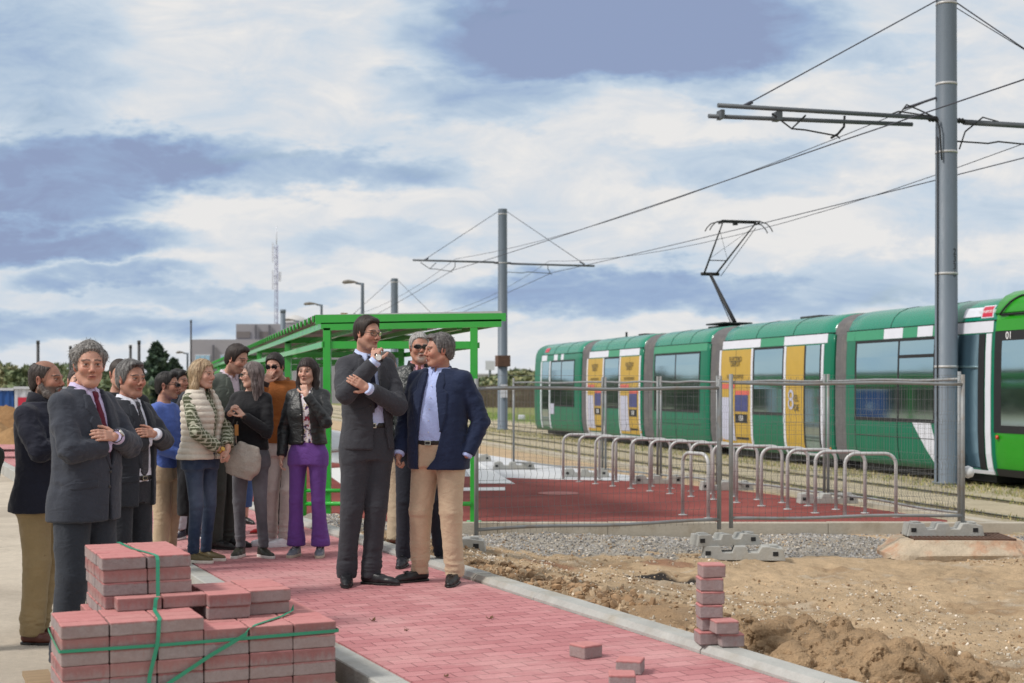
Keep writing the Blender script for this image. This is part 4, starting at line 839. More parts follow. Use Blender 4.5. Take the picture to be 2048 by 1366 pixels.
def brick(a, b_, z, kind, label, group, flip=False, yaw=0., jit=.0025):
    me = (ME_G if kind == 'g' else ME_R)[br_r.randrange(4)]; o = link('paving_brick', me); p = C0+E1*(a+br_r.uniform(-jit, jit))+E2*(b_+br_r.uniform(-jit, jit)*1.6)
    o.location = (p.x, p.y, z-LH/2); o.rotation_euler = (math.pi if flip else 0, 0, ea+yaw+br_r.uniform(-.012, .012)); tag(o, label, 'paving brick', group); return o
g_ = 'paving bricks strapped on the pallet'
for l in range(5):                                            # five layers of the body, L1..L5
    z = ZT-l*LH; kind = 'r' if l % 2 == 0 else 'g'; flip = False
    for ai in range(6):
        for bi in range(10):
            a = .1+.2*ai; b_ = .05+.1*bi
            if b_ > .4 and a < .2: continue
            front = bi == 0; left = (a < .2) or (b_ > .4 and a < .4); right = ai == 5; top = l == 0; backr = bi == 9
            if not (front or left or right or top or backr): continue
            lab = ('red topped paving brick in the top course of the strapped stack' if top else ('reddish paving brick in a lower course of the strapped stack' if kind == 'r' else 'grey sided paving brick in a lower course of the strapped stack'))
            brick(a, b_, z, kind, lab, g_)
for ai in range(3):                                           # L0
    for bi in range(4): 
        if bi > 2 and ai > 1: continue
        brick(.1+.2*ai, .05+.1*bi, ZT+LH, 'g', 'grey sided paving brick on the left end of the stack, one course above the rest', g_)
for ai in range(3):
    for bi in range(4, 10):
        if ai == 0: continue
        brick(.13+.2*ai, .05+.1*bi, ZT+LH, 'g', 'grey sided paving brick at the foot of the tower on the stack', g_)
brick(.37, .34, ZT+2*LH, 'r', 'red brick lying in front of the tower, left of the two', g_); brick(.575, .34, ZT+2*LH, 'r', 'red brick lying in front of the tower, right of the two', g_)
for l in range(4):                                            # the tower
    for ai in range(2):
        for bi in range(6):
            if l < 3 and not (bi == 0 or ai == 0 or bi == 5): continue
            cr = ['courses from its foot', 'second', 'third', 'top'][l]
            brick(.33+.2*ai-.004*l, .42+.1*bi, ZT+(2+l)*LH, 'rgrg'[l], {0: 'paving brick in the lowest red course of the tower on the stack', 1: 'paving brick in the lower grey course of the tower on the stack', 2: 'paving brick in the upper red course of the tower on the stack', 3: 'paving brick in the topmost course of the tower on the stack'}[l], 'paving bricks of the tower on the stack')
for l in range(2):
    for ai, bo in ((0, .30), (1, .36)):
        for bi in range(4):
            brick(.77+.2*ai, bo+.1*bi-.01*l, ZT+(1+l)*LH, 'gr'[l] if ai == 0 else 'gg'[l], ['paving brick in the lower course of the low pile beside the tower', 'paving brick in the upper course of the low pile beside the tower'][l], 'paving bricks of the low pile beside the tower')
# pallet
pl_ = empty('pallet', (C0+E1*.6+E2*.5)[:], ea, 'worn wooden pallet under the strapped bricks', 'pallet'); pl_.location.z = ROAD; M_WOOD = pm('pallet_wood', srgb(150, 128, 100), .9, .25, 5, .3, 40, stretch=(1, 6, 6))
for y in (-.48, 0, .48): MB().box((0, y, .045), (1.3, .1, .09)).build('bearer', M_WOOD, pl_)
for i in range(7): MB().box((-.6+.2*i, 0, .103), (.12, 1.12, .022)).build('board', M_WOOD, pl_)
# green plastic straps
M_STR = pm('strap_green', srgb(44, 140, 108), .4, .08, 10)
def strap(pts, wdir, w_, label):
    """pts in (a, b, z) of the stack frame; the band is w_ wide along wdir, 1.2 mm thick"""
    P = [C0+E1*p[0]+E2*p[1]+Vector((0, 0, p[2])) for p in pts]; k = len(P); vs = []
    for i, p in enumerate(P):
        t = (P[min(i+1, k-1)]-P[max(i-1, 0)]).normalized(); wd = wdir[i] if isinstance(wdir, list) else wdir
        wd = (E1*wd[0]+E2*wd[1]+Vector((0, 0, wd[2]))).normalized(); wd = (wd-t*wd.dot(t)).normalized(); nn = t.cross(wd).normalized()*.0008
        vs += [p+wd*w_/2+nn, p-wd*w_/2+nn, p-wd*w_/2-nn, p+wd*w_/2-nn]
    mb = MB().add(vs, [(4*i+j, 4*i+(j+1) % 4, 4*i+4+(j+1) % 4, 4*i+4+j) for i in range(k-1) for j in range(4)]+[(3, 2, 1, 0), (4*k-4, 4*k-3, 4*k-2, 4*k-1)])
    tag(mb.build('strap', M_STR), label, 'strap', 'green straps of the brick stack')
zs_ = .225
strap([(-.008, .40, zs_+.03), (-.008, .2, zs_+.012), (-.008, .0, zs_), (-.004, -.008, zs_-.001), (.4, -.011, zs_-.003), (.8, -.010, zs_), (1.2, -.008, zs_+.004), (1.209, -.002, zs_+.004), (1.209, .5, zs_+.006), (1.209, .98, zs_)], (0, 0, 1), .014, 'green plastic strap running level round the brick stack')
zt_ = ZT+5*LH+.002
strap([(.385, 1.0, zt_), (.40, .7, zt_), (.45, .42, zt_+.001), (.46, .362, zt_-.002), (.462, .345, zt_-.02), (.455, .30, zt_-.18), (.44, .27, ZT+2*LH-.01), (.435, .262, ZT+LH+.012), (.43, .24, ZT+LH+.004), (.41, .0, ZT+LH+.004), (.405, -.010, ZT+LH-.002), (.40, -.018, ZT-.01), (.395, -.018, ZT-.05), (.365, -.018, .10), (.35, -.018, -.02)], (1, 0, 0), .017, 'green plastic strap hanging down over the tower of bricks')
strap([(1.09, .33, ZT+LH-.03), (1.075, .30, ZT+.012), (1.0, .2, ZT+.006), (.84, .03, ZT+.004), (.80, -.006, ZT-.004), (.78, -.014, ZT-.03), (.62, -.016, .16), (.45, -.018, .06), (.33, -.018, -.02)], [(0, 0, 1), (1, -.5, .3), (1, -.5, 0), (1, -.5, 0), (.7, -.3, .5), (.5, 0, .8), (.5, 0, .8), (.5, 0, .8), (.5, 0, .8)], .017, 'loose green strap slanting across the front of the stack')
# small column on the kerb and loose bricks
HB = [brick_mesh('paving_brick', MB_G, (.118, .118, .0655), 20+i) for i in range(4)]
def half(px, py, z, yaw, label, s=1.):
    p = at(px, py, z); o = link('paving_brick', HB[br_r.randrange(4)]); o.location = (p.x, p.y+.06, z+.033*s); o.rotation_euler.z = yaw; o.scale = (s, s, s); tag(o, label, 'paving brick', 'loose paving bricks'); return o
cx, cy = at(1437, 1290, .045).x, at(1437, 1290, .045).y
for i, (dx, dy, z, yw, lab) in enumerate([(-.045, .05, 0, 8, 'left brick at the foot of the little column on the kerb'), (.055, -.01, 0, 6, 'right brick at the foot of the little column on the kerb'), (.022, -.03, 1, 10, 'brick jutting forward in the second course of the little column'), (-.03, .075, 1, 6, 'set back brick in the second course of the little column'), (-.04, .05, 2, 4, 'brick in the third course of the little column on the kerb'), (-.034, .05, 3, 7, 'brick in the fourth course of the little column on the kerb'), (-.038, .05, 4, 4, 'brick in the fifth course of the little column on the kerb'), (-.028, .05, 5, 6, 'topmost brick of the little column on the kerb')]):
    o = link('paving_brick', HB[i % 4]); o.location = (cx+dx, cy+dy, .046+.033+.067*z); o.rotation_euler.z = R(yw); tag(o, lab, 'paving brick', 'bricks of the little column on the kerb')
half(1173, 1318, 0, R(38), 'single loose brick on the pavers, left of the other two'); half(1263, 1350, 0, R(-14), 'loose brick on the pavers, partly hidden by the nearest one'); half(1246, 1380, 0, R(-3), 'loose brick nearest the camera at the bottom edge of the pavement')
# litter seen in the fence
MB().lathe([(.0, -.06), (.05, -.04), (.065, 0), (.05, .05), (0, .07)], 10).build('plastic_bag', pm('pale_plastic', srgb(206, 210, 212), .4, .3, 20), loc=(xat(1936, 14.25), 14.25, zat(945, 14.25)))
tag(bpy.data.objects['plastic_bag'], 'crumpled pale plastic bag caught on the fence by the near mast', 'bag')
# ================================================================ FAR THINGS
def lamp(px, top, Y, label, arm=1.4, head=-1):
    z = zat(top, Y)+.5; e = empty('street_lamp', (xat(px, Y), Y, -.5), 0, label, 'street lamp', 'street lamps behind the shelter')
    MB().lathe([(.10, 0), (.07, z-.1), (.07, z)], 12).build('pole', M_GALV, e); MB().tube([(0, 0, z-.05), (head*.3, 0, z)], .05, 8).build('arm', M_GALV, e)
    m_ = MB(); 
    for q in (-1, 1): pass
    prf = [(.0, .02), (.25, .06), (.6, .10), (.9, .09), (1.0, .03)]
    vs = []; kk = 12
    for t, r in prf:
        for j in range(kk): a_ = 2*math.pi*j/kk; vs.append((head*(.2+t*arm), r*2.0*math.cos(a_), z+.02+r*.9*math.sin(a_)+.04*math.sin(t*3)))
    m_.add(vs, [(i*kk+j, i*kk+(j+1) % kk, (i+1)*kk+(j+1) % kk, (i+1)*kk+j) for i in range(4) for j in range(kk)]+[tuple(range(kk)), tuple(4*kk+j for j in range(kk-1, -1, -1))], None, True); m_.build('lamp_head', pm('lamp_grey', srgb(120, 116, 110), .6, .1), e)
lamp(725, 566, 62, 'street lamp nearest the tall man, the highest of the row', 1.1*.62); lamp(643, 609, 82, 'second street lamp, above the corner of the shelter roof', 1.1*.75)
lamp(596, 641, 100, 'street lamp rising beside the roof dome of the grey building', 1.1*.8); lamp(375, 706, 100, 'small street lamp left of the grey building', .6)
# lattice radio mast
e = empty('radio_mast', (xat(553, 190), 190, -.5), 0, 'tall thin lattice radio mast with an antenna on top behind the grey building', 'radio mast')
zt1 = zat(490, 190)+.5; m_ = MB(); w_ = .24
for sx_, sy_ in ((-1, -1), (1, -1), (0, 1)): m_.tube([(sx_*w_, sy_*w_, 0), (sx_*w_*.8, sy_*w_*.8, zt1)], .04, 5)
z = 0; k = 0
while z < zt1-.9:
    for (ax, ay), (bx_, by_) in (((-1, -1), (1, -1)), ((1, -1), (0, 1)), ((0, 1), (-1, -1))): m_.tube([(ax*w_*.9, ay*w_*.9, z), (bx_*w_*.9, by_*w_*.9, z+.9)] if k % 2 == 0 else [(bx_*w_*.9, by_*w_*.9, z), (ax*w_*.9, ay*w_*.9, z+.9)], .02, 4)
    z += .9; k += 1
m_.build('lattice', pm('mast_grey', srgb(150, 150, 176), .6, .1), e)
MB().tube([(0, 0, zt1), (0, 0, zat(452, 190)+.5)], .06, 6).build('antenna', M_TW, e)
a_ = MB(); [a_.box((-.5, 0, zat(q, 190)+.5), (.16, .16, 2.6)) for q in (505, 560)]; [a_.tube([(-.5, 0, zat(q, 190)+.5), (0, 0, zat(q, 190)+.5)], .05, 4) for q in (495, 515, 552, 568)]; a_.box((.45, 0, zat(553, 190)+.5), (.3, .3, 1.2)); a_.build('panel_antenna', M_TW, e)
# grey industrial building
M_CLAD = pm('grey_cladding', srgb(150, 148, 155), .8, .06, 1.2, tint=srgb(150, 146, 148), tamt=.3, tscale=.2); YB = 150
b0 = empty('industrial_building', (xat(530, YB), YB, -.5), 0, 'grey flat-roofed industrial building with a taller block at its right', 'building')
def bx(px0, px1, py0, dep, name, mat, y0=0., py1=None, par=b0):
    Y = YB+y0; x0, x1 = xat(px0, Y)-b0.location.x, xat(px1, Y)-b0.location.x; z1 = zat(py0, Y)+.5; z0 = 0 if py1 is None else zat(py1, Y)+.5
    return MB().box(((x0+x1)/2, y0+dep/2, (z0+z1)/2), (x1-x0, dep, z1-z0)).build(name, mat, par)
bx(380, 700, 679, 26, 'wall', M_CLAD); bx(472, 716, 648, 24, 'upper_wall', M_CLAD, 1.2)
M_LCL = pm('light_window_frame', srgb(196, 198, 204), .6, .05)
for a, b1 in ((390, 421), (440, 460)):
    w_ = bx(a, b1, 709, .1, 'window', M_LCL, -.05, 722); 
    k = 3
    for i in range(k): c0 = a+1.5+(b1-a-2)*i/k; bx(c0, c0+(b1-a-2)/k-1.5, 711, .04, 'pane', M_GLASS, -.10, 720.5, w_)
for a, b1 in ((473, 500), (519, 538)): bx(a, b1, 663, .1, 'louvre', pm('louvre_grey', srgb(118, 112, 112), .8, .1), 1.1, 676)
for a in (426, 511, 538.5): bx(a-1.6, a+1.6, 650 if a > 500 else 690, .3, 'downpipe', pm('pipe_grey', srgb(98, 98, 106), .7, .1), -.4 if a < 500 else .8)
MB().lathe([(1.6, 0), (1.6, .3), (1.2, .6), (.6, .85), (.1, 1.0)], 20, (xat(590, YB+9)-b0.location.x, 9, zat(648, YB+9)+.5)).build('roof_dome', pm('dome', srgb(190, 188, 186), .7, .1), b0)
# containers, heaps at the far left
M_BLUE = pm('container_blue', srgb(28, 78, 146), .5, .1, 3); M_CW = pm('container_white', srgb(196, 198, 206), .5, .08, 3)
def container(px0, px1, Y, py0, label, mat, logo):
    x0, x1 = xat(px0, Y), xat(px1, Y); z1 = zat(py0, Y); W_ = x1-x0; e = empty('container', (x0, Y, -.3), 0, label, 'container', 'site containers')
    m_ = MB(); k = int(W_/.28); H = z1+.3; pts = []
    for i in range(k+1):
        for dx, dy in ((0, 0), (.35, 0), (.5, .04), (.85, .04)): pts.append((min((i+dx)*W_/k, W_), dy))
    pts = [p for p in pts if p[0] <= W_]; vs = [(p[0], p[1], 0) for p in pts]+[(p[0], p[1], H) for p in pts]; n_ = len(pts); m_.add(vs, [(i, i+1, n_+i+1, n_+i) for i in range(n_-1)]); m_.box((W_/2, 1.25, H/2), (W_-.02, 2.4, H-.02)); m_.build('wall', mat, e)
    MB().box((W_/2, 1.2, H+.05), (W_+.05, 2.5, .1)).build('roof_edge', M_CW if mat is M_BLUE else mat, e)
    if logo: MB().box((W_*.27, -.02, H-.55), (.42, .02, .42)).build('sign', M_RED, e); MB().box((W_*.25, -.02, H-1.05), (.2, .02, .14)).build('sign', M_DGREY, e)
    else:
        cu = bpy.data.curves.new('lettering', 'FONT'); cu.body = 'B'; cu.size = .6; cu.extrude = .01; o = text_mesh('lettering', cu, M_TXW, e); o.location = (W_-3.05, -.02, H-1.0); o.rotation_euler = (R(90), 0, 0)
container(-170, 27, 58, 781, 'blue site container at the far left edge', M_BLUE, False); container(29, 95, 58, 778, 'white site container with a small red sign, behind the bearded man', M_CW, True)
def mound(px, py, Y, w_, h, label, col, sd):
    xs = np.linspace(-w_, w_, 60); X, Y_ = np.meshgrid(xs, xs*.7, indexing='ij'); d = np.sqrt(X**2+(Y_/.7)**2)/w_; Z = h*np.clip(1-d**1.8, 0, 1)*(1+.35*nz2(X, Y_, 2.2/w_*1.5, sd, 5))-.03
    V = np.stack([X.ravel(), Y_.ravel(), Z.ravel()], 1); i, j = np.meshgrid(np.arange(59), np.arange(59), indexing='ij'); a = (i*60+j).ravel()
    o = np_mesh('earth_mound', V, np.stack([a, a+60, a+61, a+1], 1), M_EARTH, np.tile(np.array(col), (len(V), 1))); o.location = (xat(px, Y), Y, zat(py, Y)); tag(o, label, 'earth mound', 'earth mounds in the yard')
mound(8, 855, 36, 1.0, .62, 'brown earth mound in front of the blue container', srgb(156, 122, 86), 1); mound(28, 884, 27, .55, .3, 'small ochre mound nearer than the other, at the left edge', srgb(168, 134, 96), 2); mound(-40, 880, 30, .9, .5, 'broad ochre mound cut by the left edge of the picture', srgb(168, 134, 96), 3)
tp = at(20, 905, ROAD); MB().box((0, 0, .06), (2.6, .12, .12)).build('kerb', M_CONC2, loc=(xat(10, 30), 30, ROAD-.01))['kind'] = 'structure'
# ---------------------------------------------------------------- trees
def leaf_tree(name, label, x, y, z0, h, cw, crown0, kind, seed, cols, nleaf, lsz, cat='tree', group=None, trunk_r=.12):
    r = np.random.default_rng(seed); e = empty(name, (x, y, z0), 0, label, cat, group); tm = MB(); h_ = h
    tm.tube([(0, 0, 0), (.03*h, .02*h, h*.4), (-.02*h, 0, h*.75), (0, 0, h*.95)], [trunk_r, trunk_r*.75, trunk_r*.45, trunk_r*.15], 8); cen = []
    nb = 26
    for i in range(nb):
        t = i/nb; zz_ = h*(crown0+(1-crown0)*t*.97); a = i*2.4+r.uniform(-.3, .3)
        if kind == 'cone': rad = cw*(1-t)**.8*(.7+.5*r.random())
        elif kind == 'col': rad = cw*(.9 if t < .7 else (1-t)*3)*(.7+.4*r.random())
        else: rad = cw*math.sqrt(max(.05, 1-(2*t-.85)**2*.9))*(.6+.55*r.random())
        tip = np.array([math.cos(a)*rad, math.sin(a)*rad, zz_+(.12*rad if kind != 'cone' else -.1*rad)]); tm.tube([(0, 0, zz_-.25*rad), tuple(tip*[.5, .5, 1]), tuple(tip)], [trunk_r*.3*(1-t)+.01, trunk_r*.15, .008], 5)
        for q in (.45, .75, 1.0): cen.append((tip*[q, q, 1], .28*rad+.12*cw*(1 if kind != 'cone' else .6)))
    tm.build('trunk', pm('bark', srgb(96, 82, 68), .9, .25, 6, .5, 30), e)
    C = np.array([c[0] for c in cen]); S_ = np.array([c[1] for c in cen]); k = nleaf; ci = r.integers(0, len(C), k); d = r.normal(size=(k, 3)); d /= np.linalg.norm(d, axis=1)[:, None]
    P = C[ci]+d*(S_[ci]*r.random(k)**.45)[:, None]*np.array([1, 1, .7]); a1 = r.normal(size=(k, 3)); a1 /= np.linalg.norm(a1, axis=1)[:, None]; a2 = np.cross(a1, d); a2 /= np.linalg.norm(a2, axis=1)[:, None]+1e-6
    s_ = lsz*(.6+.8*r.random(k))[:, None]; V = np.stack([P-a1*s_, P+a2*s_*.55, P+a1*s_, P-a2*s_*.55], 1).reshape(-1, 3); c = np.array(cols)[r.integers(0, len(cols), k)]*(.75+.5*(ci % 7)/7)[:, None]
    np_mesh('crown', V, np.arange(4*k).reshape(-1, 4), pm('foliage', (.1, .2, .05), .75, .15, 4, attr=True), np.repeat(c, 4, 0), smooth=False, parent=e); return e
G1 = [srgb(98, 110, 76), srgb(120, 128, 90), srgb(82, 96, 66)]; G2 = [srgb(58, 78, 62), srgb(72, 94, 70), srgb(48, 66, 56)]; G3 = [srgb(128, 130, 92), srgb(112, 118, 84), srgb(146, 142, 104)]
def T(px, top, bot_z, Y, cw, kind, lab, seed, cols, c0=.15, n_=5200, name='tree', lsz=.0, group='trees at the edge of the site'):
    z1 = zat(top, Y); leaf_tree(name, lab, xat(px, Y), Y, bot_z, z1-bot_z, cw, c0, kind, seed, cols, n_, lsz or Y*.0028, group=group)
T(314, 683, -.5, 105, 1.75, 'cone', 'dark green conifer between the two dark suited groups', 3, G2, .1, 7000, 'conifer'); T(348, 716, -.5, 110, .75, 'col', 'slim dark cypress just right of the conifer', 4, G2, .05, 2500, 'cypress')
T(10, 733, -.5, 80, 1.5, 'round', 'thin leafed tree with bare twigs above the blue container', 5, G3, .35, 1500, lsz=.13); T(38, 738, -.5, 84, 1.3, 'round', 'half bare tree between the two containers', 6, G3, .3, 1500, lsz=.13)
T(66, 735, -.5, 74, 1.3, 'round', 'olive green bushy tree behind the bearded man', 7, G1, .2, 5000); T(48, 758, -.5, 72, 1.0, 'round', 'low olive bush above the white container', 8, G1, .05, 3500); T(236, 752, -.5, 88, 1.6, 'round', 'green bush behind the heads of the suited men', 9, G1, .05, 4000)
T(366, 742, -.5, 95, 1.1, 'round', 'yellow green bush under the small street lamp', 10, G3, .05, 3000); T(205, 745, -.5, 92, 1.5, 'round', 'dark bush behind the curly haired man', 19, G1, .05, 3000); T(170, 756, -.5, 92, 1.8, 'round', 'low bush between the posts at the left', 20, G1, .05, 3000)
for i, (px, top, Y, cw) in enumerate([(978, 762, 130, 2.4), (1012, 752, 128, 2.6), (1044, 744, 126, 2.6), (1072, 748, 124, 2.6), (1100, 760, 124, 2.4), (948, 768, 132, 2.2)]):
    T(px, top, -.5, Y, cw, 'round', ['grey green shrub behind the rusty box of the mast', 'thin grey green tree left of the fence post', 'tallest reedy tree in the hedge left of the tram', 'bushy tree just left of the far end of the tram', 'bush partly hidden by the far end of the tram', 'low shrub seen just right of the shelter post'][i], 30+i, G1+G3, .02, 5200, group='hedge beyond the tramway', lsz=.30)
# low wooden fence and a pale building far right of the shelter
wf = MB(); x = xat(930, 118)
while x < xat(1180, 118): wf.box((x, 0, 1.0), (.22, .04, 2.0+.1*math.sin(x*3))); x += .26
wf.box((xat(1055, 118), .05, 1.5), (xat(1180, 118)-xat(930, 118), .06, .1)); o = wf.build('board_fence', pm('grey_boards', srgb(104, 92, 80), .9, .3, 2), loc=(0, 118, -.5)); tag(o, 'weathered board fence along the far side of the tramway', 'fence')
o = empty('pale_warehouse', (xat(1000, 260), 260, -.5), 0, 'long pale warehouse roofline far behind the mast with the rusty box', 'building'); zz1 = zat(752, 260)+.5
MB().box((0, 6, zz1/2), (20, 12, zz1)).build('wall', pm('pale_wall', srgb(196, 196, 200), .8, .05), o); MB().box((0, 6, zz1+.2), (20.4, 12.4, .4)).build('roof', pm('pale_roof', srgb(170, 168, 170), .8, .05), o)
o = empty('mobile_mast', (xat(980, 250), 250, -.5), 0, 'small phone mast on the horizon right of the shelter', 'mast'); MB().tube([(0, 0, 0), (0, 0, zat(728, 250)+.5)], .2, 6).build('pole', M_GALV, o); MB().box((0, 0, zat(731, 250)+.5), (1.6, 1.6, 1.6)).build('antenna', M_CW, o)
o = MB().box((0, 0, .12), (.35, .3, .24)).build('stone_block', M_TW, loc=(xat(1043, 72), 72, TRK), bevel=.04); tag(o, 'white painted block beside the far rails, left of the tram', 'block')

# belt of trees added far left to darken the tram window reflections: one mass
r_ = np.random.default_rng(5); k = 60000; X_ = r_.uniform(-76, -50, k); Y_ = r_.uniform(-30, 190, k)**1.0; hh = 3.2+1.6*np.clip(nz2(X_[:, None], Y_[:, None], .12, 5)[:, 0]*2, -1, 1); Z_ = r_.random(k)**.6*hh; P_ = np.stack([X_, Y_, Z_-.4], 1)
a1 = r_.normal(size=(k, 3)); a1 /= np.linalg.norm(a1, axis=1)[:, None]; a2 = np.cross(a1, r_.normal(size=(k, 3))); a2 /= np.linalg.norm(a2, axis=1)[:, None]; s_ = (.28+.3*r_.random(k))[:, None]
o = np_mesh('added_tree_belt', np.stack([P_-a1*s_, P_+a2*s_*.6, P_+a1*s_, P_-a2*s_*.6], 1).reshape(-1, 3), np.arange(4*k).reshape(-1, 4), pm('foliage', (.1, .2, .05), .75, .15, 4, attr=True), np.repeat(np.array(G1)[r_.integers(0, 3, k)], 4, 0), smooth=False); tag(o, 'dense belt of green trees added far left of the road to darken tram window reflections', 'trees', kind='stuff')
# ================================================================ PEOPLE ENGINE (distance fields meshed with surface nets)
def rotm(yaw=0, pitch=0, roll=0):
    """yaw about z, then pitch (positive looks down), then roll"""
    cy_, sy_ = math.cos(yaw), math.sin(yaw); cp_, sp_ = math.cos(pitch), math.sin(pitch); cr_, sr_ = math.cos(roll), math.sin(roll)
    Rz = np.array([[cy_, -sy_, 0], [sy_, cy_, 0], [0, 0, 1]]); Rx = np.array([[1, 0, 0], [0, cp_, -sp_], [0, sp_, cp_]]); Ry = np.array([[cr_, 0, sr_], [0, 1, 0], [-sr_, 0, cr_]])
    return Rz @ Rx @ Ry
class Vox:
    def __init__(s, lo, hi, h, fine=()):
        s.ax = []
        for a in range(3):
            x = lo[a]; L_ = [x]
            while x < hi[a]:
                st = h
                for fl, fh, hf in fine:
                    if fl[a]-hf <= x < fh[a]: st = min(st, hf)
                x += st; L_.append(x)
            s.ax.append(np.array(L_, np.float32))
        s.F = np.full(tuple(len(a) for a in s.ax), 1., np.float32)
    def clone(s): c = Vox.__new__(Vox); c.ax = s.ax; c.F = s.F.copy(); return c
    def sl(s, lo, hi, m=.045):
        out = []
        for a in range(3):
            i0 = max(0, np.searchsorted(s.ax[a], lo[a]-m)-1); i1 = min(len(s.ax[a]), np.searchsorted(s.ax[a], hi[a]+m)+1); out.append(slice(i0, max(i1, i0+1)))
        return tuple(out)
    def xyz(s, sl=(slice(None),)*3): return s.ax[0][sl[0]][:, None, None], s.ax[1][sl[1]][None, :, None], s.ax[2][sl[2]][None, None, :]
    def comb(s, sl, g, k, op):
        A = s.F[sl]
        if op == 'sub': A2, g = -A, g
        else: A2 = A
        if k: h = np.clip(.5+.5*(A2-g)/k, 0, 1); r = A2*(1-h)+g*h-k*h*(1-h)
        else: r = np.minimum(A2, g)
        s.F[sl] = -r if op == 'sub' else r
    def cap(s, a, b, ra, rb=None, k=.01, op='add', sc=(1, 1, 1), cut=False):
        rb = ra if rb is None else rb; a = np.array(a, np.float32); b = np.array(b, np.float32); rm = max(ra, rb)*max(1, 1/min(sc))
        sl = s.sl(np.minimum(a, b)-rm, np.maximum(a, b)+rm); X, Y, Z = s.xyz(sl); q = np.array(sc, np.float32)
        ux, uy, uz = (b-a)*q; L2 = ux*ux+uy*uy+uz*uz+1e-9; px, py, pz = (X-a[0])*q[0], (Y-a[1])*q[1], (Z-a[2])*q[2]
        t = np.clip((px*ux+py*uy+pz*uz)/L2, 0, 1); g = np.sqrt((px-t*ux)**2+(py-t*uy)**2+(pz-t*uz)**2)-(ra+(rb-ra)*t)
        if cut: L_ = math.sqrt(L2); g = np.maximum(g, ((px-ux)*ux+(py-uy)*uy+(pz-uz)*uz)/L_)
        s.comb(sl, g, k, op)
    def ell(s, c, r, Rm=None, k=.01, op='add'):
        c = np.array(c, np.float32); r = np.array(r, np.float32); rm = r.max(); sl = s.sl(c-rm, c+rm); X, Y, Z = s.xyz(sl); X, Y, Z = X-c[0], Y-c[1], Z-c[2]
        if Rm is not None: X, Y, Z = (Rm[0, 0]*X+Rm[1, 0]*Y+Rm[2, 0]*Z), (Rm[0, 1]*X+Rm[1, 1]*Y+Rm[2, 1]*Z), (Rm[0, 2]*X+Rm[1, 2]*Y+Rm[2, 2]*Z)
        k0 = np.sqrt((X/r[0])**2+(Y/r[1])**2+(Z/r[2])**2); k1 = np.sqrt((X/r[0]**2)**2+(Y/r[1]**2)**2+(Z/r[2]**2)**2)+1e-6
        s.comb(sl, k0*(k0-1)/k1, k, op)
    def loft(s, rings, k=0., grow=0., z0=None, z1=None, e=2.2, op='add'):
        rg = np.array(sorted(rings), np.float32); zs = rg[:, 0]; lo = [-(rg[:, 1].max()+grow+.02), (rg[:, 3]-rg[:, 2]).min()-grow-.02, zs[0]]; hi = [rg[:, 1].max()+grow+.02, (rg[:, 3]+rg[:, 2]).max()+grow+.02, zs[-1]]
        if rg.shape[1] > 4: lo[0] += rg[:, 4].min(); hi[0] += rg[:, 4].max()
        sl = s.sl(lo, hi); X, Y, Z = s.xyz(sl); z = Z.ravel(); zz_ = np.clip(z, zs[0], zs[-1])
        def ip(c):
            f = np.interp(zz_, zs, rg[:, c]); 
            for d_ in (.02, .035): f = (f+np.interp(np.clip(zz_-d_, zs[0], zs[-1]), zs, rg[:, c])+np.interp(np.clip(zz_+d_, zs[0], zs[-1]), zs, rg[:, c]))/3
            return f[None, None, :]
        rx, ry, cy_ = ip(1)+grow, ip(2)+grow, ip(3); cx_ = ip(4) if rg.shape[1] > 4 else 0.
        q = (np.abs((X-cx_)/rx)**e+np.abs((Y-cy_)/ry)**e)**(1/e); g = (q-1)*np.minimum(rx, ry)*(1+.0*X)
        z0 = zs[0] if z0 is None else z0; z1 = zs[-1] if z1 is None else z1; g = np.maximum(g, np.maximum(z0-Z, Z-z1)); s.comb(sl, g, k, op)
    def net(s, smooth=1):
        F_, (xs, ys, zs) = s.F, s.ax; S_ = F_ < 0; n0, n1, n2 = F_.shape; c1, c2 = n1-1, n2-1; nc = (n0-1)*c1*c2
        cells = []; pos = []; quads = []
        for ax in range(3):
            a = [slice(None)]*3; b = [slice(None)]*3; a[ax] = slice(0, -1); b[ax] = slice(1, None)
            cr = S_[tuple(a)] != S_[tuple(b)]; I = np.argwhere(cr); o1, o2 = [x for x in range(3) if x != ax]
            ok = (I[:, o1] > 0) & (I[:, o1] < F_.shape[o1]-1) & (I[:, o2] > 0) & (I[:, o2] < F_.shape[o2]-1); I = I[ok]
            if len(I) == 0: continue
            J = I.copy(); J[:, ax] += 1; f0 = F_[tuple(I.T)]; f1 = F_[tuple(J.T)]; t = f0/(f0-f1)
            P = np.stack([xs[I[:, 0]], ys[I[:, 1]], zs[I[:, 2]]], 1); P2 = np.stack([xs[J[:, 0]], ys[J[:, 1]], zs[J[:, 2]]], 1); P = P+(P2-P)*t[:, None]
            cs = []
            for d1, d2 in ((-1, -1), (0, -1), (0, 0), (-1, 0)):
                K = I.copy(); K[:, o1] += d1; K[:, o2] += d2; cid = (K[:, 0]*c1+K[:, 1])*c2+K[:, 2]; cs.append(cid); cells.append(cid); pos.append(P)
            Q = np.stack(cs, 1); flip = (f0 > 0) if ax != 1 else (f0 < 0); Q[flip] = Q[flip][:, ::-1]; quads.append(Q)
        if not cells: return np.zeros((0, 3)), np.zeros((0, 4), int)
        cells = np.concatenate(cells); pos = np.concatenate(pos); quads = np.concatenate(quads); u_, inv = np.unique(cells, return_inverse=True); k = len(u_)
        cnt = np.bincount(inv, minlength=k); V = np.stack([np.bincount(inv, pos[:, a], k)/cnt for a in range(3)], 1); Q = np.searchsorted(u_, quads)
        for _ in range(smooth): V = relax(V, Q, .5)
        return V, Q
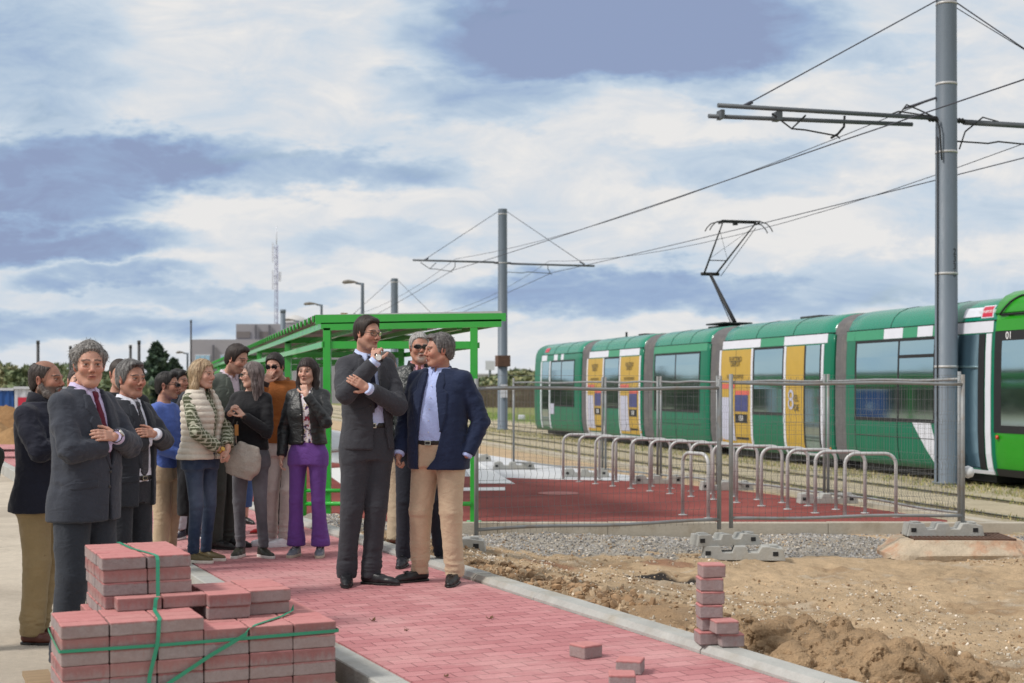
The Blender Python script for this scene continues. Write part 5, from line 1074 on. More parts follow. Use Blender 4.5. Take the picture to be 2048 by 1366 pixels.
def relax(V, Q, w_=.5):
    k = len(V); a = np.concatenate([Q[:, 0], Q[:, 1], Q[:, 2], Q[:, 3]]); b = np.concatenate([Q[:, 1], Q[:, 2], Q[:, 3], Q[:, 0]]); cnt = np.bincount(a, minlength=k)+np.bincount(b, minlength=k)+1e-6
    A = np.stack([(np.bincount(a, V[b, i], k)+np.bincount(b, V[a, i], k))/cnt for i in range(3)], 1); return V*(1-w_)+A*w_
def vnormals(V, Q):
    n_ = np.cross(V[Q[:, 2]]-V[Q[:, 0]], V[Q[:, 3]]-V[Q[:, 1]]); N_ = np.zeros_like(V)
    for i in range(4):
        for a in range(3): N_[:, a] += np.bincount(Q[:, i], n_[:, a], len(V))
    return N_/(np.linalg.norm(N_, axis=1)[:, None]+1e-9)
def nrm(v): v = np.array(v, float); return v/(np.linalg.norm(v)+1e-9)
def lerp(a, b, t): return np.array(a)*(1-t)+np.array(b)*t
# ---- hand: palm, four jointed fingers of unequal length, thumb from the side of the palm
def hand(vx, w_, d, n_, side, curl=.5, s=1., spread=.12, point=False, curls=None):
    """w_ wrist, d towards the fingers, n_ the way the palm faces, side +1 thumb along cross(d, n)"""
    w_ = np.array(w_, float); d = nrm(d); n_ = nrm(np.array(n_)-d*np.dot(n_, d)); l = np.cross(d, n_)*side; k = .004*s
    vx.cap(w_-d*.03*s, w_+d*.02*s, .025*s, .024*s, .01)
    for q in (-.021, -.007, .007, .021): vx.cap(w_+d*.015*s+l*q*.8*s, w_+d*.078*s+l*q*s, .0125*s, .0115*s, .006)
    vx.cap(w_+d*.02*s+l*.018*s+n_*.008*s, w_+d*.05*s+l*.022*s+n_*.008*s, .014*s, .012*s, .006)
    for i, (q, L_) in enumerate(((.0265, .070), (.009, .078), (-.0085, .072), (-.026, .056))):
        c = (curls[i] if curls else curl)*(1+.08*i); p = w_+d*.082*s+l*q*s; dr = nrm(d+l*q*spread*8); nn = nrm(n_-dr*np.dot(n_, dr)); r_ = (.0088, .009, .0086, .0076)[i]*s
        for j, f in enumerate((.45, .30, .25)):
            a = c*(.75, 1.0, .7)[j]; dr, nn = dr*math.cos(a)+nn*math.sin(a), nn*math.cos(a)-dr*math.sin(a)
            p2 = p+dr*L_*f*s; vx.cap(p, p2, r_, r_*.92, k); p = p2; r_ *= .93
    p = w_+d*.022*s+l*.026*s; dr = nrm(d*.75+l*.75+n_*.35)
    for j, (L_, r_) in enumerate(((.036, .012), (.030, .0105), (.024, .009))):
        p2 = p+dr*L_*s; vx.cap(p, p2, r_*s, r_*.9*s, k); p = p2; dr = nrm(dr*1.0+d*.35+n_*.15*(1+curl)-l*.15)
# ---- cloth wrinkles: folded noise pushed along the normals
def folds(V, Q, amp, seed, f=(9, 9, 5), spots=()):
    N_ = vnormals(V, Q); n1 = fbm(V*np.array(f)+seed, 3, seed); n2 = fbm(V*np.array(f)*2.3+seed*3, 3, seed+5); r_ = (1-np.abs(n1)*2.2)*.7+n2*.6; d = amp*r_
    for c, rad, a, fr in spots:
        g = np.exp(-(((V-np.array(c))**2).sum(1))/rad**2); q = fbm((V-np.array(c))*np.array(fr)+seed*1.7, 3, seed+11); d = d+a*g*(1-2.6*np.abs(q))
    return V+N_*d[:, None]
def cloth(name, col, kind='wool'):
    key = 'cloth_'+name
    if key in MATS: return MATS[key]
    m, n, b = base_mat(key); tc = n.new('ShaderNodeTexCoord').outputs['Object']
    w1 = n.noise(tc, {'wool': 260, 'denim': 330, 'leather': 90, 'cotton': 240, 'puff': 120, 'suede': 150}[kind], 3, .7); w2 = n.noise(tc, 6, 5, .6)
    c = n.new('ShaderNodeAttribute', attribute_name='Col').outputs['Color']
    sc = n.new('ShaderNodeVectorMath', operation='SCALE'); n.l.new(c, sc.inputs[0]); n.l.new(n.mapr(n.math('ADD', n.math('MULTIPLY', w1, .5), n.math('MULTIPLY', w2, .5)), .35, .65, .84, 1.16, False), sc.inputs['Scale'])
    n.l.new(sc.outputs[0], b.inputs['Base Color']); b.inputs['Roughness'].default_value = {'wool': .85, 'denim': .85, 'leather': .42, 'cotton': .8, 'puff': .5, 'suede': .9}[kind]
    b.inputs['Specular IOR Level'].default_value = {'leather': .5, 'puff': .4}.get(kind, .25); b.inputs['Sheen Weight'].default_value = .0 if kind == 'leather' else .12
    cr = n.noise(n.vmath('MULTIPLY', tc, (1, 1, .7)), 17, 5, .6, 1.2); h = n.math('ADD', n.math('MULTIPLY', w1, .12), n.math('MULTIPLY', cr, 1.))
    rd = n.math('ABSOLUTE', n.math('SUBTRACT', n.noise(n.vmath('MULTIPLY', tc, (1, 1, 1.6)), 9, 4, .55, .8), .5)); h = n.math('ADD', h, n.math('MULTIPLY', n.mapr(rd, 0, .16, 0, 1), .45)); n.l.new(n.bump(h, .30 if kind != 'leather' else .45, .012), b.inputs['Normal']); MATS[key] = m; return m
def skin_mat():
    m, n, b = base_mat('skin'); tc = n.new('ShaderNodeTexCoord').outputs['Object']; c = n.new('ShaderNodeAttribute', attribute_name='Col').outputs['Color']
    f = n.noise(tc, 40, 5, .7); sc = n.new('ShaderNodeVectorMath', operation='SCALE'); n.l.new(c, sc.inputs[0]); n.l.new(n.mapr(f, .3, .7, .9, 1.08, False), sc.inputs['Scale']); n.l.new(sc.outputs[0], b.inputs['Base Color'])
    b.inputs['Roughness'].default_value = .5; b.inputs['Specular IOR Level'].default_value = .35; b.inputs['Subsurface Weight'].default_value = .12; b.inputs['Subsurface Radius'].default_value = (.01, .004, .002); b.inputs['Subsurface Scale'].default_value = .6
    n.l.new(n.bump(n.noise(tc, 300, 2, .6), .15, .002), b.inputs['Normal']); return m
def hair_mat():
    m, n, b = base_mat('hair'); tc = n.new('ShaderNodeTexCoord').outputs['Object']; c = n.new('ShaderNodeAttribute', attribute_name='Col').outputs['Color']
    f = n.noise(n.vmath('MULTIPLY', tc, (150, 150, 25)), 1, 3, .7); sc = n.new('ShaderNodeVectorMath', operation='SCALE'); n.l.new(c, sc.inputs[0]); n.l.new(n.mapr(f, .3, .7, .6, 1.45, False), sc.inputs['Scale']); n.l.new(sc.outputs[0], b.inputs['Base Color'])
    b.inputs['Roughness'].default_value = .48; b.inputs['Specular IOR Level'].default_value = .35; n.l.new(n.bump(f, .6, .006), b.inputs['Normal']); return m
M_SKIN = skin_mat(); M_HAIR = hair_mat()
M_LENS = pm('dark_lens', srgb(24, 24, 28), .08, .05, 3); M_FRAME = pm('spectacle_frame', srgb(36, 30, 30), .3, .05); M_CLEAR = None
M_METAL = pm('bright_metal', srgb(190, 186, 176), .25, .05, metal=.9); M_GOLD = pm('gold_metal', srgb(190, 150, 80), .25, .05, metal=.9); M_WFACE = pm('watch_face', srgb(226, 226, 222), .3, .05); M_LEATH = pm('black_leather', srgb(30, 27, 27), .4, .2, 12, .15, 90); M_BUT = pm('horn_button', srgb(46, 44, 44), .4, .1)
SHOE_M = pm('shoe_surface', (.1, .1, .1), .42, .12, 14, .15, 60, attr=True)
def zline(hf, side, nape, y, bald=0.):
    return np.interp(y, [-.12, -.082, -.062, -.045, -.028, -.006, .012, .035, .06, .10], [hf+.01, hf, hf-.012, .05+side*.4, side, side, side+.012, -.012+nape*.3, nape, nape-.01])
class Person:
    def __init__(P, px, Y, z0, H, yaw, label, **k):
        P.k = k; H *= 1.017; P.s = H/1.8; P.H = H; P.yaw = R(yaw); P.seed = abs(hash(label)) % 1 + k.get('seed', 1); P.r = np.random.default_rng(P.seed+100)
        P.root = empty('person', (xat(px, Y), Y, z0), P.yaw, label, 'person'); P.root.scale = (P.s,)*3
        P.lod = k.get('lod', 1); P.h = {0: .0065, 1: .008, 2: .011}[P.lod]; P.hf = {0: .0030, 1: .0036, 2: .0055}[P.lod]
        P.w = k.get('w', 1.); P.b = k.get('belly', 0.); P.lean = k.get('lean', (0, 0)); P.tw = R(k.get('twist', 0)); P.sway = k.get('sway', (0, 0))
        w_, b_ = P.w, P.b; fem = k.get('fem', False)
        R0 = [(.78, .165, .115, .005), (.90, .172, .122, .008), (1.03, .155, .112, -.002), (1.17, .158, .114, -.006), (1.30, .172, .120, -.004), (1.395, .172, .112, .002), (1.45, .140, .090, .010), (1.495, .090, .068, .014), (1.54, .058, .058, .010)]
        if fem: R0 = [(.78, .165, .115, .01), (.90, .172, .125, .015), (1.05, .132, .100, .0), (1.17, .138, .104, -.006), (1.28, .150, .125, -.018), (1.385, .150, .100, .002), (1.445, .128, .078, .010), (1.495, .075, .058, .014), (1.54, .052, .052, .010)]
        bl = lambda z: b_*math.exp(-((z-1.08)/.17)**2)
        P.rings = [(z, rx*w_+bl(z)*.5, ry*(.5+.5*w_)+bl(z)*.6, cy-bl(z)*.6) for z, rx, ry, cy in R0]
        sw = .168*w_ if not fem else .146*w_; P.sh = [np.array((-sw, .006, 1.418)), np.array((sw, .006, 1.418))]
        A = k.get('arms', {}); dflt = lambda sg: dict(e=(sg*(sw+.055), .03, 1.14), w=(sg*(sw+.05), -.05, .90), hd=(0, -.15, -1), hn=(-sg, 0, 0), curl=.45)
        P.arm = []
        for i, (nm, sg) in enumerate((('r', -1), ('l', 1))): a = dflt(sg); a.update(A.get(nm, {})); a['side'] = sg; P.arm.append(a)
        F_ = k.get('feet', {}); P.foot = []
        for i, (nm, sg) in enumerate((('r', -1), ('l', 1))):
            f = dict(x=sg*.11, y=0., yaw=sg*12., kx=None, ky=-.02, lift=0.); f.update(F_.get(nm, {})); P.foot.append(f)
        P.hc = np.array(k.get('hc', (0, -.02, 1.668)), float)-[0, 0, .008]; P.hr = rotm(R(k.get('hyaw', 0)), R(k.get('hpitch', 0)), R(k.get('hroll', 0))); P.hs = k.get('hs', 1.)*.885; P.hc[2] -= .022; P.hc[1] -= .008
        P.build()
    def warp(P, V):
        V = np.array(V, float); z = V[..., 2]
        if P.tw: a = P.tw*sstep(z, .85, 1.35); c, s_ = np.cos(a), np.sin(a); x, y = V[..., 0].copy(), V[..., 1].copy(); V[..., 0] = c*x-s_*y; V[..., 1] = s_*x+c*y
        t = np.maximum(z-.92, 0); V[..., 0] += P.lean[0]*t; V[..., 1] += P.lean[1]*t; g = sstep(z, .1, .9)*(1-.35*sstep(z, 1.0, 1.5)); V[..., 0] += P.sway[0]*g; V[..., 1] += P.sway[1]*g; return V
    def emit(P, name, V, Q, mat, col, parent=None, warp=True, smooth=True):
        if len(V) == 0: return None
        V2 = P.warp(V) if warp else V
        c = np.asarray(col, float); c = np.tile(c, (len(V), 1)) if c.ndim == 1 else c
        o = np_mesh(name, V2, Q, mat, c, smooth, parent or P.root); return o
    def emit_mb(P, name, mb, mat, parent=None, warp=True, bevel=0):
        if warp: mb.v = [tuple(p) for p in P.warp(np.array(mb.v))]
        return mb.build(name, mat, parent or P.root, bevel=bevel)
    def box(P, extra=.0): return [-.52, -.50, .0], [.52, .38, 1.60]
    def armbox(P):
        pts = [P.sh[0], P.sh[1]]+[np.array(a[q]) for a in P.arm for q in ('e', 'w')]; pts = np.array(pts); return pts.min(0), pts.max(0)
    # ---- body
    def skin(P):
        k = P.k; skc = np.array(k.get('skin', srgb(196, 150, 128)))*.86; hb = .14; hc = P.hc
        fine = [((hc-[.13, .135, .15]), (hc+[.13, .14, .16]), P.hf)]
        lo = np.minimum(P.armbox()[0]-.15, [-.3, -.3, .02]); hi = np.maximum(P.armbox()[1]+.15, [.3, .25, 1.84])
        if not k.get('hide_hands'):
            for a in P.arm:
                if a.get('hide'): continue
                w_ = np.array(a['w']); t = w_+nrm(a['hd'])*.1; fine.append((np.minimum(w_, t)-.06, np.maximum(w_, t)+.06, max(.0045, P.hf*1.25)))
        v = Vox(lo, hi, .019 if P.lod < 2 else .022, fine)
        v.loft(P.rings, 0, -.026, z0=.90, z1=1.53); 
        neck0 = np.array((0, .018, 1.43)); v.cap(neck0, hc+P.hr @ np.array((0, .028, -.06))*P.hs, .056 if not k.get('fem') else .046, .049 if not k.get('fem') else .040, .03)
        for i, f in enumerate(P.foot):
            sg = -1+2*i; hip, kn, an = P.leg(i); v.cap(hip, kn, .075, .05, .02); v.cap(kn, an, .047, .030, .01)
        for i, a in enumerate(P.arm):
            v.cap(P.sh[i], a['e'], .045, .036, .02); v.cap(a['e'], a['w'], .038, .024, .01)
            if not a.get('hide'): hand(v, a['w'], a['hd'], a['hn'], a.get('ts', -a['side']), a.get('curl', .4), .98 if not k.get('fem') else .88, curls=a.get('curls'))
        # head
        S_, M = P.hs, P.hr; q = lambda x, y, z: hc+M @ (np.array((x, y, z))*S_)
        fw = k.get('face_w', 1.)*.95; jaw = k.get('jaw', 1.)*.94
        E = lambda c, r, kk=.012, op='add': v.ell(q(*c), np.array(r)*S_, M, kk, op); Cp = lambda a, b, ra, rb, kk=.01, op='add': v.cap(q(*a), q(*b), ra*S_, rb*S_, kk, op)
        E((0, .018, .036), (.074, .094, .084), .0); E((0, -.030, -.012), (.064*fw, .058, .080), .03); E((0, -.012, -.06), (.056*fw*jaw, .062, .052), .03); E((0, -.058, -.094), (.030*jaw, .026, .022), .02)
        for sg in (-1, 1):
            Cp((sg*.056*fw, .012, -.05), (sg*.026*jaw, -.055, -.096), .018, .016, .025); E((sg*.038*fw, -.064, -.020), (.026, .024, .024), .02)
            E((sg*.032, -.092, .006), (.020, .014, .0135), .010, 'sub'); E((sg*.031, -.0725, .006), (.0145, .0135, .0125), .003)
            Cp((sg*.012, -.088, .025), (sg*.045, -.077, .027), .0085, .007, .012)
            Cp((sg*.015, -.0735, .0155), (sg*.045, -.068, .013), .006, .005, .004)                    # upper lid
            E((sg*.012, -.094, -.031), (.009, .011, .008), .006)
            Rt = M @ rotm(R(sg*18), 0, R(sg*8)); c = q(sg*(.071+.004*fw), .012, -.004)
            v.ell(c, np.array((.010, .019, .031))*S_, Rt, .004); v.ell(c+Rt @ np.array((sg*.008, -.003, .002))*S_, np.array((.006, .010, .019))*S_, Rt, .004, 'sub')
        nl = k.get('nose', 1.); Cp((0, -.088, .018), (0, -.086-.018*nl, -.020), .008, .0105, .010); E((0, -.088-.017*nl, -.024), (.0115, .012, .0105), .006)
        op_ = k.get('mouth', 0.)
        Cp((-.017, -.083, -.056), (0, -.0925, -.052), .0055, .0065, .006); Cp((.017, -.083, -.056), (0, -.0925, -.052), .0055, .0065, .006); Cp((-.014, -.083, -.064-op_*.5), (.014, -.083, -.064-op_*.5), .0070, .0070, .008)
        Cp((-.022, -.090, -.058), (0, -.100, -.0575-op_*.2), .0018+op_*.25, .0018+op_*.35, .003, 'sub'); Cp((.022, -.090, -.058), (0, -.100, -.0575-op_*.2), .0018+op_*.25, .0018+op_*.35, .003, 'sub')
        if not k.get('fem'):
            for sg in (-1, 1): Cp((sg*.019, -.093, -.030), (sg*.034, -.079, -.058), .0016, .0016, .008, 'sub'); Cp((sg*.020, -.083, -.010), (sg*.042, -.077, -.006), .0018, .0018, .007, 'sub')
        Cp((0, -.092, -.076), (0, -.088, -.078), .006, .006, .010, 'sub')
        V, Q = v.net(1); p = ((V-hc) @ M)/S_; x, y, z = np.abs(p[:, 0]), p[:, 1], p[:, 2]; inh = (np.linalg.norm(p-[0, 0, 0], axis=1) < .16)
        c = np.tile(skc, (len(V), 1)).astype(float); red = np.array(srgb(196, 104, 88)); n_ = fbm(V*22, 3, P.seed)
        def mixc(m, col): 
            nonlocal c
            m = (m*inh)[:, None]; c = c*(1-m)+np.array(col)*m
        gs = lambda dx, dz, sx_, sz_: np.exp(-(dx/sx_)**2-(dz/sz_)**2)
        mixc(np.clip(.30*gs(x-.042, z+.022, .022, .02)*(y < -.02)+.35*gs(x, z+.022, .014, .016)*(y < -.08)+.12*n_, 0, 1), red*.9+skc*.1); mixc(.35*(x > .070)*(np.abs(z) < .035), red)
        hcol = np.array(k.get('brow', k.get('hair', srgb(50, 40, 34)))) 
        bt, bc = k.get('beard', (0, None))
        if bt:
            bl = sstep(-.022-z+.35*np.minimum(0, y+.02)*-1*.0, -.004, .022)*(y < .03)*sstep(-z, .012+.55*np.maximum(0, .07-x)*.55, .034+.55*np.maximum(0, .07-x)*.55)
            cheek = sstep(-z, .028, .046); must = gs(x, z+.045, .030, .007)*(y < -.07); mb_ = np.clip(np.maximum(cheek*(y < .035), must)*(z > -.13)*(1+.5*n_), 0, 1)*(1 if not k.get('goatee') else np.exp(-(x/.030)**4)*(y < -.04))*(1-gs(x, z+.060, .020, .007)*(y < -.07)); mixc(mb_*bt, bc)
        mixc(np.clip(1.5*gs(x, z+.0585, .020, .0062)*(y < -.075), 0, .75), np.array(k.get('lip', srgb(168, 92, 84)))); mixc(np.clip(gs(x, z+.058, .020, .0020+op_*.35)*(y < -.07)*1.3, 0, .9), srgb(70, 34, 32) if not k.get('teeth') else srgb(214, 204, 196))
        if k.get('teeth'): mixc(np.clip(gs(x, z+.0625, .018, .0018)*(y < -.07), 0, .8), srgb(90, 40, 38))
        bz = .031+.10*(x-.014)*(x < .032)+(-.16*(x-.032))*(x >= .032); bw = k.get('brow_w', 1.)
        mixc(np.clip(1.5*np.exp(-((z-bz)/(.0034*bw))**2)*sstep(x, .008, .014)*(1-sstep(x, .048, .056))*(y < -.04), 0, .85), hcol)
        ew = (y < -.05); el = np.sqrt(((x-.031)/.0130)**2+((z-.0055)/.0044)**2); mixc((1-sstep(el, .75, 1.05))*ew, srgb(176, 162, 154))
        gz = k.get('gaze', 0.)*np.sign(p[:, 0]); ir = np.sqrt((x-.031-gz)**2+(z-.0065)**2); mixc((1-sstep(ir, .0045, .0062))*ew*(el < 1.15), srgb(40, 28, 22)); mixc(np.clip(1.3*np.exp(-((z-.0125+14*(x-.031)**2)/.0019)**2)*(np.abs(x-.031) < .0155), 0, 1)*ew*.85, srgb(40, 28, 26))
        mixc(.35*gs(x-.031, z+.006, .014, .004)*ew, skc*.62); mixc(np.clip(gs(x-.007, z+.033, .0045, .003)*1.2, 0, .8)*(y < -.088), srgb(70, 38, 34))
        if k.get('shave') is not None: mixc(sstep(-zl(z, y, x, k), 0, .012)*k['shave'], hcol)
        P.body = P.emit('body', V, Q, M_SKIN, c)
    def leg(P, i):
        f = P.foot[i]; sg = -1+2*i; hip = np.array((sg*.088*(.6+.4*P.w), .005, .90)); an = np.array((f['x'], f['y']+.03, .085+f['lift'])); kx = f['kx'] if f['kx'] is not None else (hip[0]*.45+an[0]*.55); kn = np.array((kx, f['ky']+(hip[1]+an[1])/2-.02, .50+f['lift']*.6)); return hip, kn, an
    # ---- clothes
    def grid(P, z0, z1, arms=True, h=None):
        lo, hi = P.armbox(); a, b = np.array([-.33, -.30, z0]), np.array([.33, .25, z1])
        if arms: a = np.minimum(a, lo-.09); b = np.maximum(b, hi+.09); a[2] = min(z0, lo[2]-.05) ; b[2] = z1
        return Vox(a-.02, b+.02, h or P.h)
    def sleeves(P, v, r0, r1, r2, end, k=.018, which=(0, 1)):
        for i in which:
            a = P.arm[i]; e, w_ = np.array(a['e']), np.array(a['w']); t = w_+nrm(w_-e)*end; s0 = P.sh[i]
            mid = (s0+e)/2+np.array((0, .006, 0)); v.cap(s0+[-.015*a['side'], 0, 0], mid, r0, (r0+r1)/2*1.03, k); v.cap(mid, e, (r0+r1)/2*1.03, r1, .01)
            v.cap(e, t, r1*1.0, r2, .012, cut=True)
    def front(P, x, z, grow=0.):
        rg = np.array(P.rings); rx = np.interp(z, rg[:, 0], rg[:, 1])+grow; ry = np.interp(z, rg[:, 0], rg[:, 2])+grow; cy = np.interp(z, rg[:, 0], rg[:, 3]); return cy-ry*max(0, 1-abs(x/rx)**2.2)**(1/2.2)
    def trousers(P, col, thigh=.092, knee=.068, hem=.058, hz=.05, top=1.0, kind='wool', fold=.0035, flare=0., seat=1.0, name='trousers', colf=None):
        v = Vox([-.36, -.34, hz-.01], [.36, .32, top+.03], P.h)
        rg = [(z, rx*seat+.004, ry*seat+.004, cy) for z, rx, ry, cy in P.rings if z < top+.1]; v.loft(rg, 0, 0, z0=.82, z1=top)
        for i in (0, 1):
            hip, kn, an = P.leg(i); v.cap(hip+[0, 0, -.01], kn, thigh, knee, .035); an2 = an.copy(); an2[2] = hz-.03
            an2[1] -= .01; mid = lerp(kn, an2, .5); v.cap(kn, mid, knee, (knee+hem)/2*(1.0), .01); v.cap(mid, an2, (knee+hem)/2, hem+flare, .01)
        X, Y, Z = v.xyz(); v.F = np.maximum(v.F, hz-Z)
        V, Q = v.net(1); zz_ = V[:, 2]; amp = fold*(1+.5*np.exp(-((zz_-hz-.08)/.08)**2)+.25*np.exp(-((zz_-.5)/.09)**2)+.5*np.exp(-((zz_-.82)/.06)**2)); N_ = vnormals(V, Q)
        n1 = fbm(V*[7, 7, 4]+P.seed, 3, P.seed); n2 = fbm(V*[9, 9, 24]+P.seed, 3, P.seed+3); n3 = fbm(V*[30, 30, 30], 2, P.seed)
        low_ = np.exp(-((zz_-hz-.07)/.09)**2)+.5*np.exp(-((zz_-.5)/.08)**2); r_ = (1-2*np.abs(n1))*(1-.6*low_)+(1-2*np.abs(n2))*low_*1.2+.2*n3; V = V+N_*(amp*r_)[:, None]
        c = np.tile(np.array(col, float), (len(V), 1)); 
        if colf is not None: c = colf(V, c)
        P.tr = P.emit(name, V, Q, cloth(kind, None, kind), c)
    def belt(P, z=.985, col=M_LEATH, buckle=True):
        v = Vox([-.30, -.30, z-.04], [.30, .28, z+.04], .007); rg = [(zz_, rx, ry, cy) for zz_, rx, ry, cy in P.rings]; v.loft(rg, 0, .011, z0=z-.018, z1=z+.018); V, Q = v.net(1); b_ = P.emit('belt', V, Q, col, (0, 0, 0))
        if buckle: y = P.front(0, z, .012); mb = MB(); mb.box((0, y-.003, z), (.048, .008, .034)); P.emit_mb('buckle', mb, M_METAL, b_, bevel=.003); mb = MB(); mb.box((0, y-.0075, z), (.034, .004, .020)); P.emit_mb('buckle_centre', mb, M_LEATH, b_)
    def shirt(P, col, hz=.93, sleeve=True, cuff=.012, collar=True, colf=None, kind='cotton', fold=.003, grow=.006, name='shirt', vneck=0., rs=(.058, .047, .037), neck_cut=None):
        v = P.grid(hz, 1.58, sleeve); v.loft(P.rings, 0, grow, z0=hz, z1=1.505 if neck_cut is None else neck_cut); 
        P.Ft = v.clone()
        if sleeve: P.sleeves(v, rs[0], rs[1], rs[2], cuff)
        else:
            for i in (0, 1): v.cap(P.sh[i]+[-.03*P.arm[i]['side'], 0, 0], P.sh[i], .055, .055, .02)
        P.Fs = v
        w_ = v.clone()
        if vneck:
            X, Y, Z = w_.xyz(); g = np.maximum(np.abs(X)-np.maximum(0, (Z-(1.50-vneck))*.55), Y-.0); w_.F = np.maximum(w_.F, -np.maximum(g, (1.50-vneck)-Z))
        V, Q = w_.net(1); V = folds(V, Q, fold, P.seed+2, (8, 8, 5), [((0, -.1, 1.02), .10, .004, (9, 9, 16))]+([(np.array(P.arm[i]['e']), .07, .005, (18, 18, 28)) for i in (0, 1)] if sleeve else [])); c = np.tile(np.array(col, float), (len(V), 1))
        if colf is not None: c = colf(V, c)
        P.sb = P.emit(name, V, Q, cloth(kind, None, kind), c); P.scol = np.array(col)
        if collar: P.collar(col, kind)
        return P.sb
    def collar(P, col, kind='cotton', open_=0., par=None, r=.062, top=1.535, fall=.045, name='collar', spread=22, wing=.035):
        n_ = 40; rows = []
        for i in range(n_+1):
            a = R(spread*.45+(360-spread*.9)*i/n_)-R(90)      # starts and ends at the front
            fr = max(0, math.cos(a+R(90))); ft = abs(i/n_-.5)*2; w_ = max(0, (ft-.80)/.20); cx, cy = math.cos(a), math.sin(a)
            zt_ = top-.032*fr; rr = [(r, zt_-.040-.0*w_), (r+.001, zt_), (r+.005, zt_+.002), (r+.014+.012*w_, zt_-fall*.55), (r+.020+.020*w_, zt_-fall-wing*w_)]
            rows.append([(cx*q*.98, cy*q*1.0+.006, z) for q, z in rr])
        V = np.array(rows).reshape(-1, 3); m_ = 5; Q = np.array([(i*m_+j, (i+1)*m_+j, (i+1)*m_+j+1, i*m_+j+1) for i in range(n_) for j in range(m_-1)])
        o = P.emit(name, V, Q, cloth(kind, None, kind), col, par or P.sb); sd = o.modifiers.new('thickness', 'SOLIDIFY'); sd.thickness = .0035; return o
    def tie(P, col, col2=None, z_end=1.0, xo=0., wid=.036):
        v = P.Ft.clone(); X, Y, Z = v.xyz(); zt_ = 1.49
        hw = np.where(Z > 1.455, .017+(Z-1.455)*.15, .013+(1.455-Z)*wid*.16/.06); hw = np.minimum(hw, wid); tip = (z_end-Z)+np.abs(X-xo)*.9
        g = np.maximum(np.abs(X-xo*(1.49-Z)*2)-hw, Y+.03); g = np.maximum(g, np.maximum(Z-1.492, tip)); bump_ = .012*np.exp(-((Z-1.470)/.018)**2)
        v.F = np.maximum(v.F-.009-bump_, g); V, Q = v.net(1); c = np.tile(np.array(col, float), (len(V), 1))
        if col2 is not None: m = ((np.floor(V[:, 0]*110)+np.floor(V[:, 2]*110)) % 2 == 0)[:, None]*.8; c = c*(1-m)+np.array(col2)*m
        P.emit('tie', V, Q, cloth('tie', None, 'cotton'), c)
    def buttons(P, zs, x, grow, mat, r=.006, name='button'):
        for z in zs:
            y = P.front(x, z, grow); mb = MB(); mb.lathe([(r, -.001), (r, .002), (r*.6, .003)], 10, M=Matrix.Translation((x, y, z)) @ Matrix.Rotation(R(90), 4, 'X')); P.emit_mb(name, mb, mat)
    def jacket(P, col, hz=.80, op=None, grow=.024, rs=(.070, .058, .046), end=-.012, lapel=True, kind='wool', fold=.005, name='jacket', sleeve=True, flare=.012, colf=None, lap_w=.055, top=1.50, puff=None, neckrise=True, ysm=.0, which=(0, 1), pocket=None, lapcol=None):
        """op: opening in front, rows (z, left edge, right edge)"""
        rg = [list(r_) for r_ in P.rings]
        rg = [(z, rx+(flare*sstep(1.05-z, 0, .25)), ry+(flare*1.2*sstep(1.05-z, 0, .25)), cy) for z, rx, ry, cy in rg if z >= .78]
        if hz < .78: rg = [(hz, rg[0][1]+.012, rg[0][2]+.012, rg[0][3])]+rg
        v = P.grid(hz, 1.60, sleeve); v.loft(rg, 0, grow, z0=hz, z1=top, e=2.3); X, Y, Z = v.xyz()
        for i in (0, 1): v.cap(P.sh[i]+[-.085*P.arm[i]['side'], .004, .045], P.sh[i]+[-.005*P.arm[i]['side'], 0, .004], .034, rs[0]*.94, .03)
        if op is not None:
            o_ = np.array(sorted(op)); xl = np.interp(Z, o_[:, 0], o_[:, 1]); xr = np.interp(Z, o_[:, 0], o_[:, 2]); g = np.maximum(np.maximum(xl-X, X-xr), Y-.02)
            g = np.where(Z < o_[0, 0], 1., g); base = v.clone(); v.F = np.maximum(v.F, -g)
            if neckrise: v.F = np.maximum(v.F, -(np.sqrt(X**2+((Y-.01)*.95)**2)-.066)*np.where(Z > 1.44, 1, -9)) if False else v.F
        # neck hole
        nh = np.maximum(np.sqrt((X/.066)**2+((Y-.008)/.066)**2)*.066-.066, 1.45-Z); v.F = np.maximum(v.F, -nh)
        P.Fj = v.clone()
        if sleeve: P.sleeves(v, *rs, end, .02, which)
        V, Q = v.net(1)
        if puff: V = puff(V, vnormals(V, Q))
        sp_ = []
        if sleeve:
            for i in which: a = P.arm[i]; e = np.array(a['e']); sp_ += [(e, .10, .011, (12, 12, 20)), (P.sh[i]*.6+e*.4, .09, .008, (12, 12, 12)), (P.sh[i]+[-.05*a['side'], -.04, -.10], .08, .010, (9, 9, 18)), (np.array(a['w'])*.6+e*.4, .08, .006, (18, 18, 18))]
        sp_ += [((0, -.1, 1.12), .12, .008, (7, 7, 14)), ((.14, -.03, 1.05), .11, .009, (7, 7, 13)), ((-.14, -.03, 1.05), .11, .009, (7, 7, 13))]
        V = folds(V, Q, fold, P.seed+7, (7, 7, 4.5), sp_ if not puff else [q for q in sp_[:-3]]); c = np.tile(np.array(col, float), (len(V), 1))
        if colf is not None: c = colf(V, c)
        m_ = cloth(kind, None, kind); j = P.emit(name, V, Q, m_, c); P.jk = j
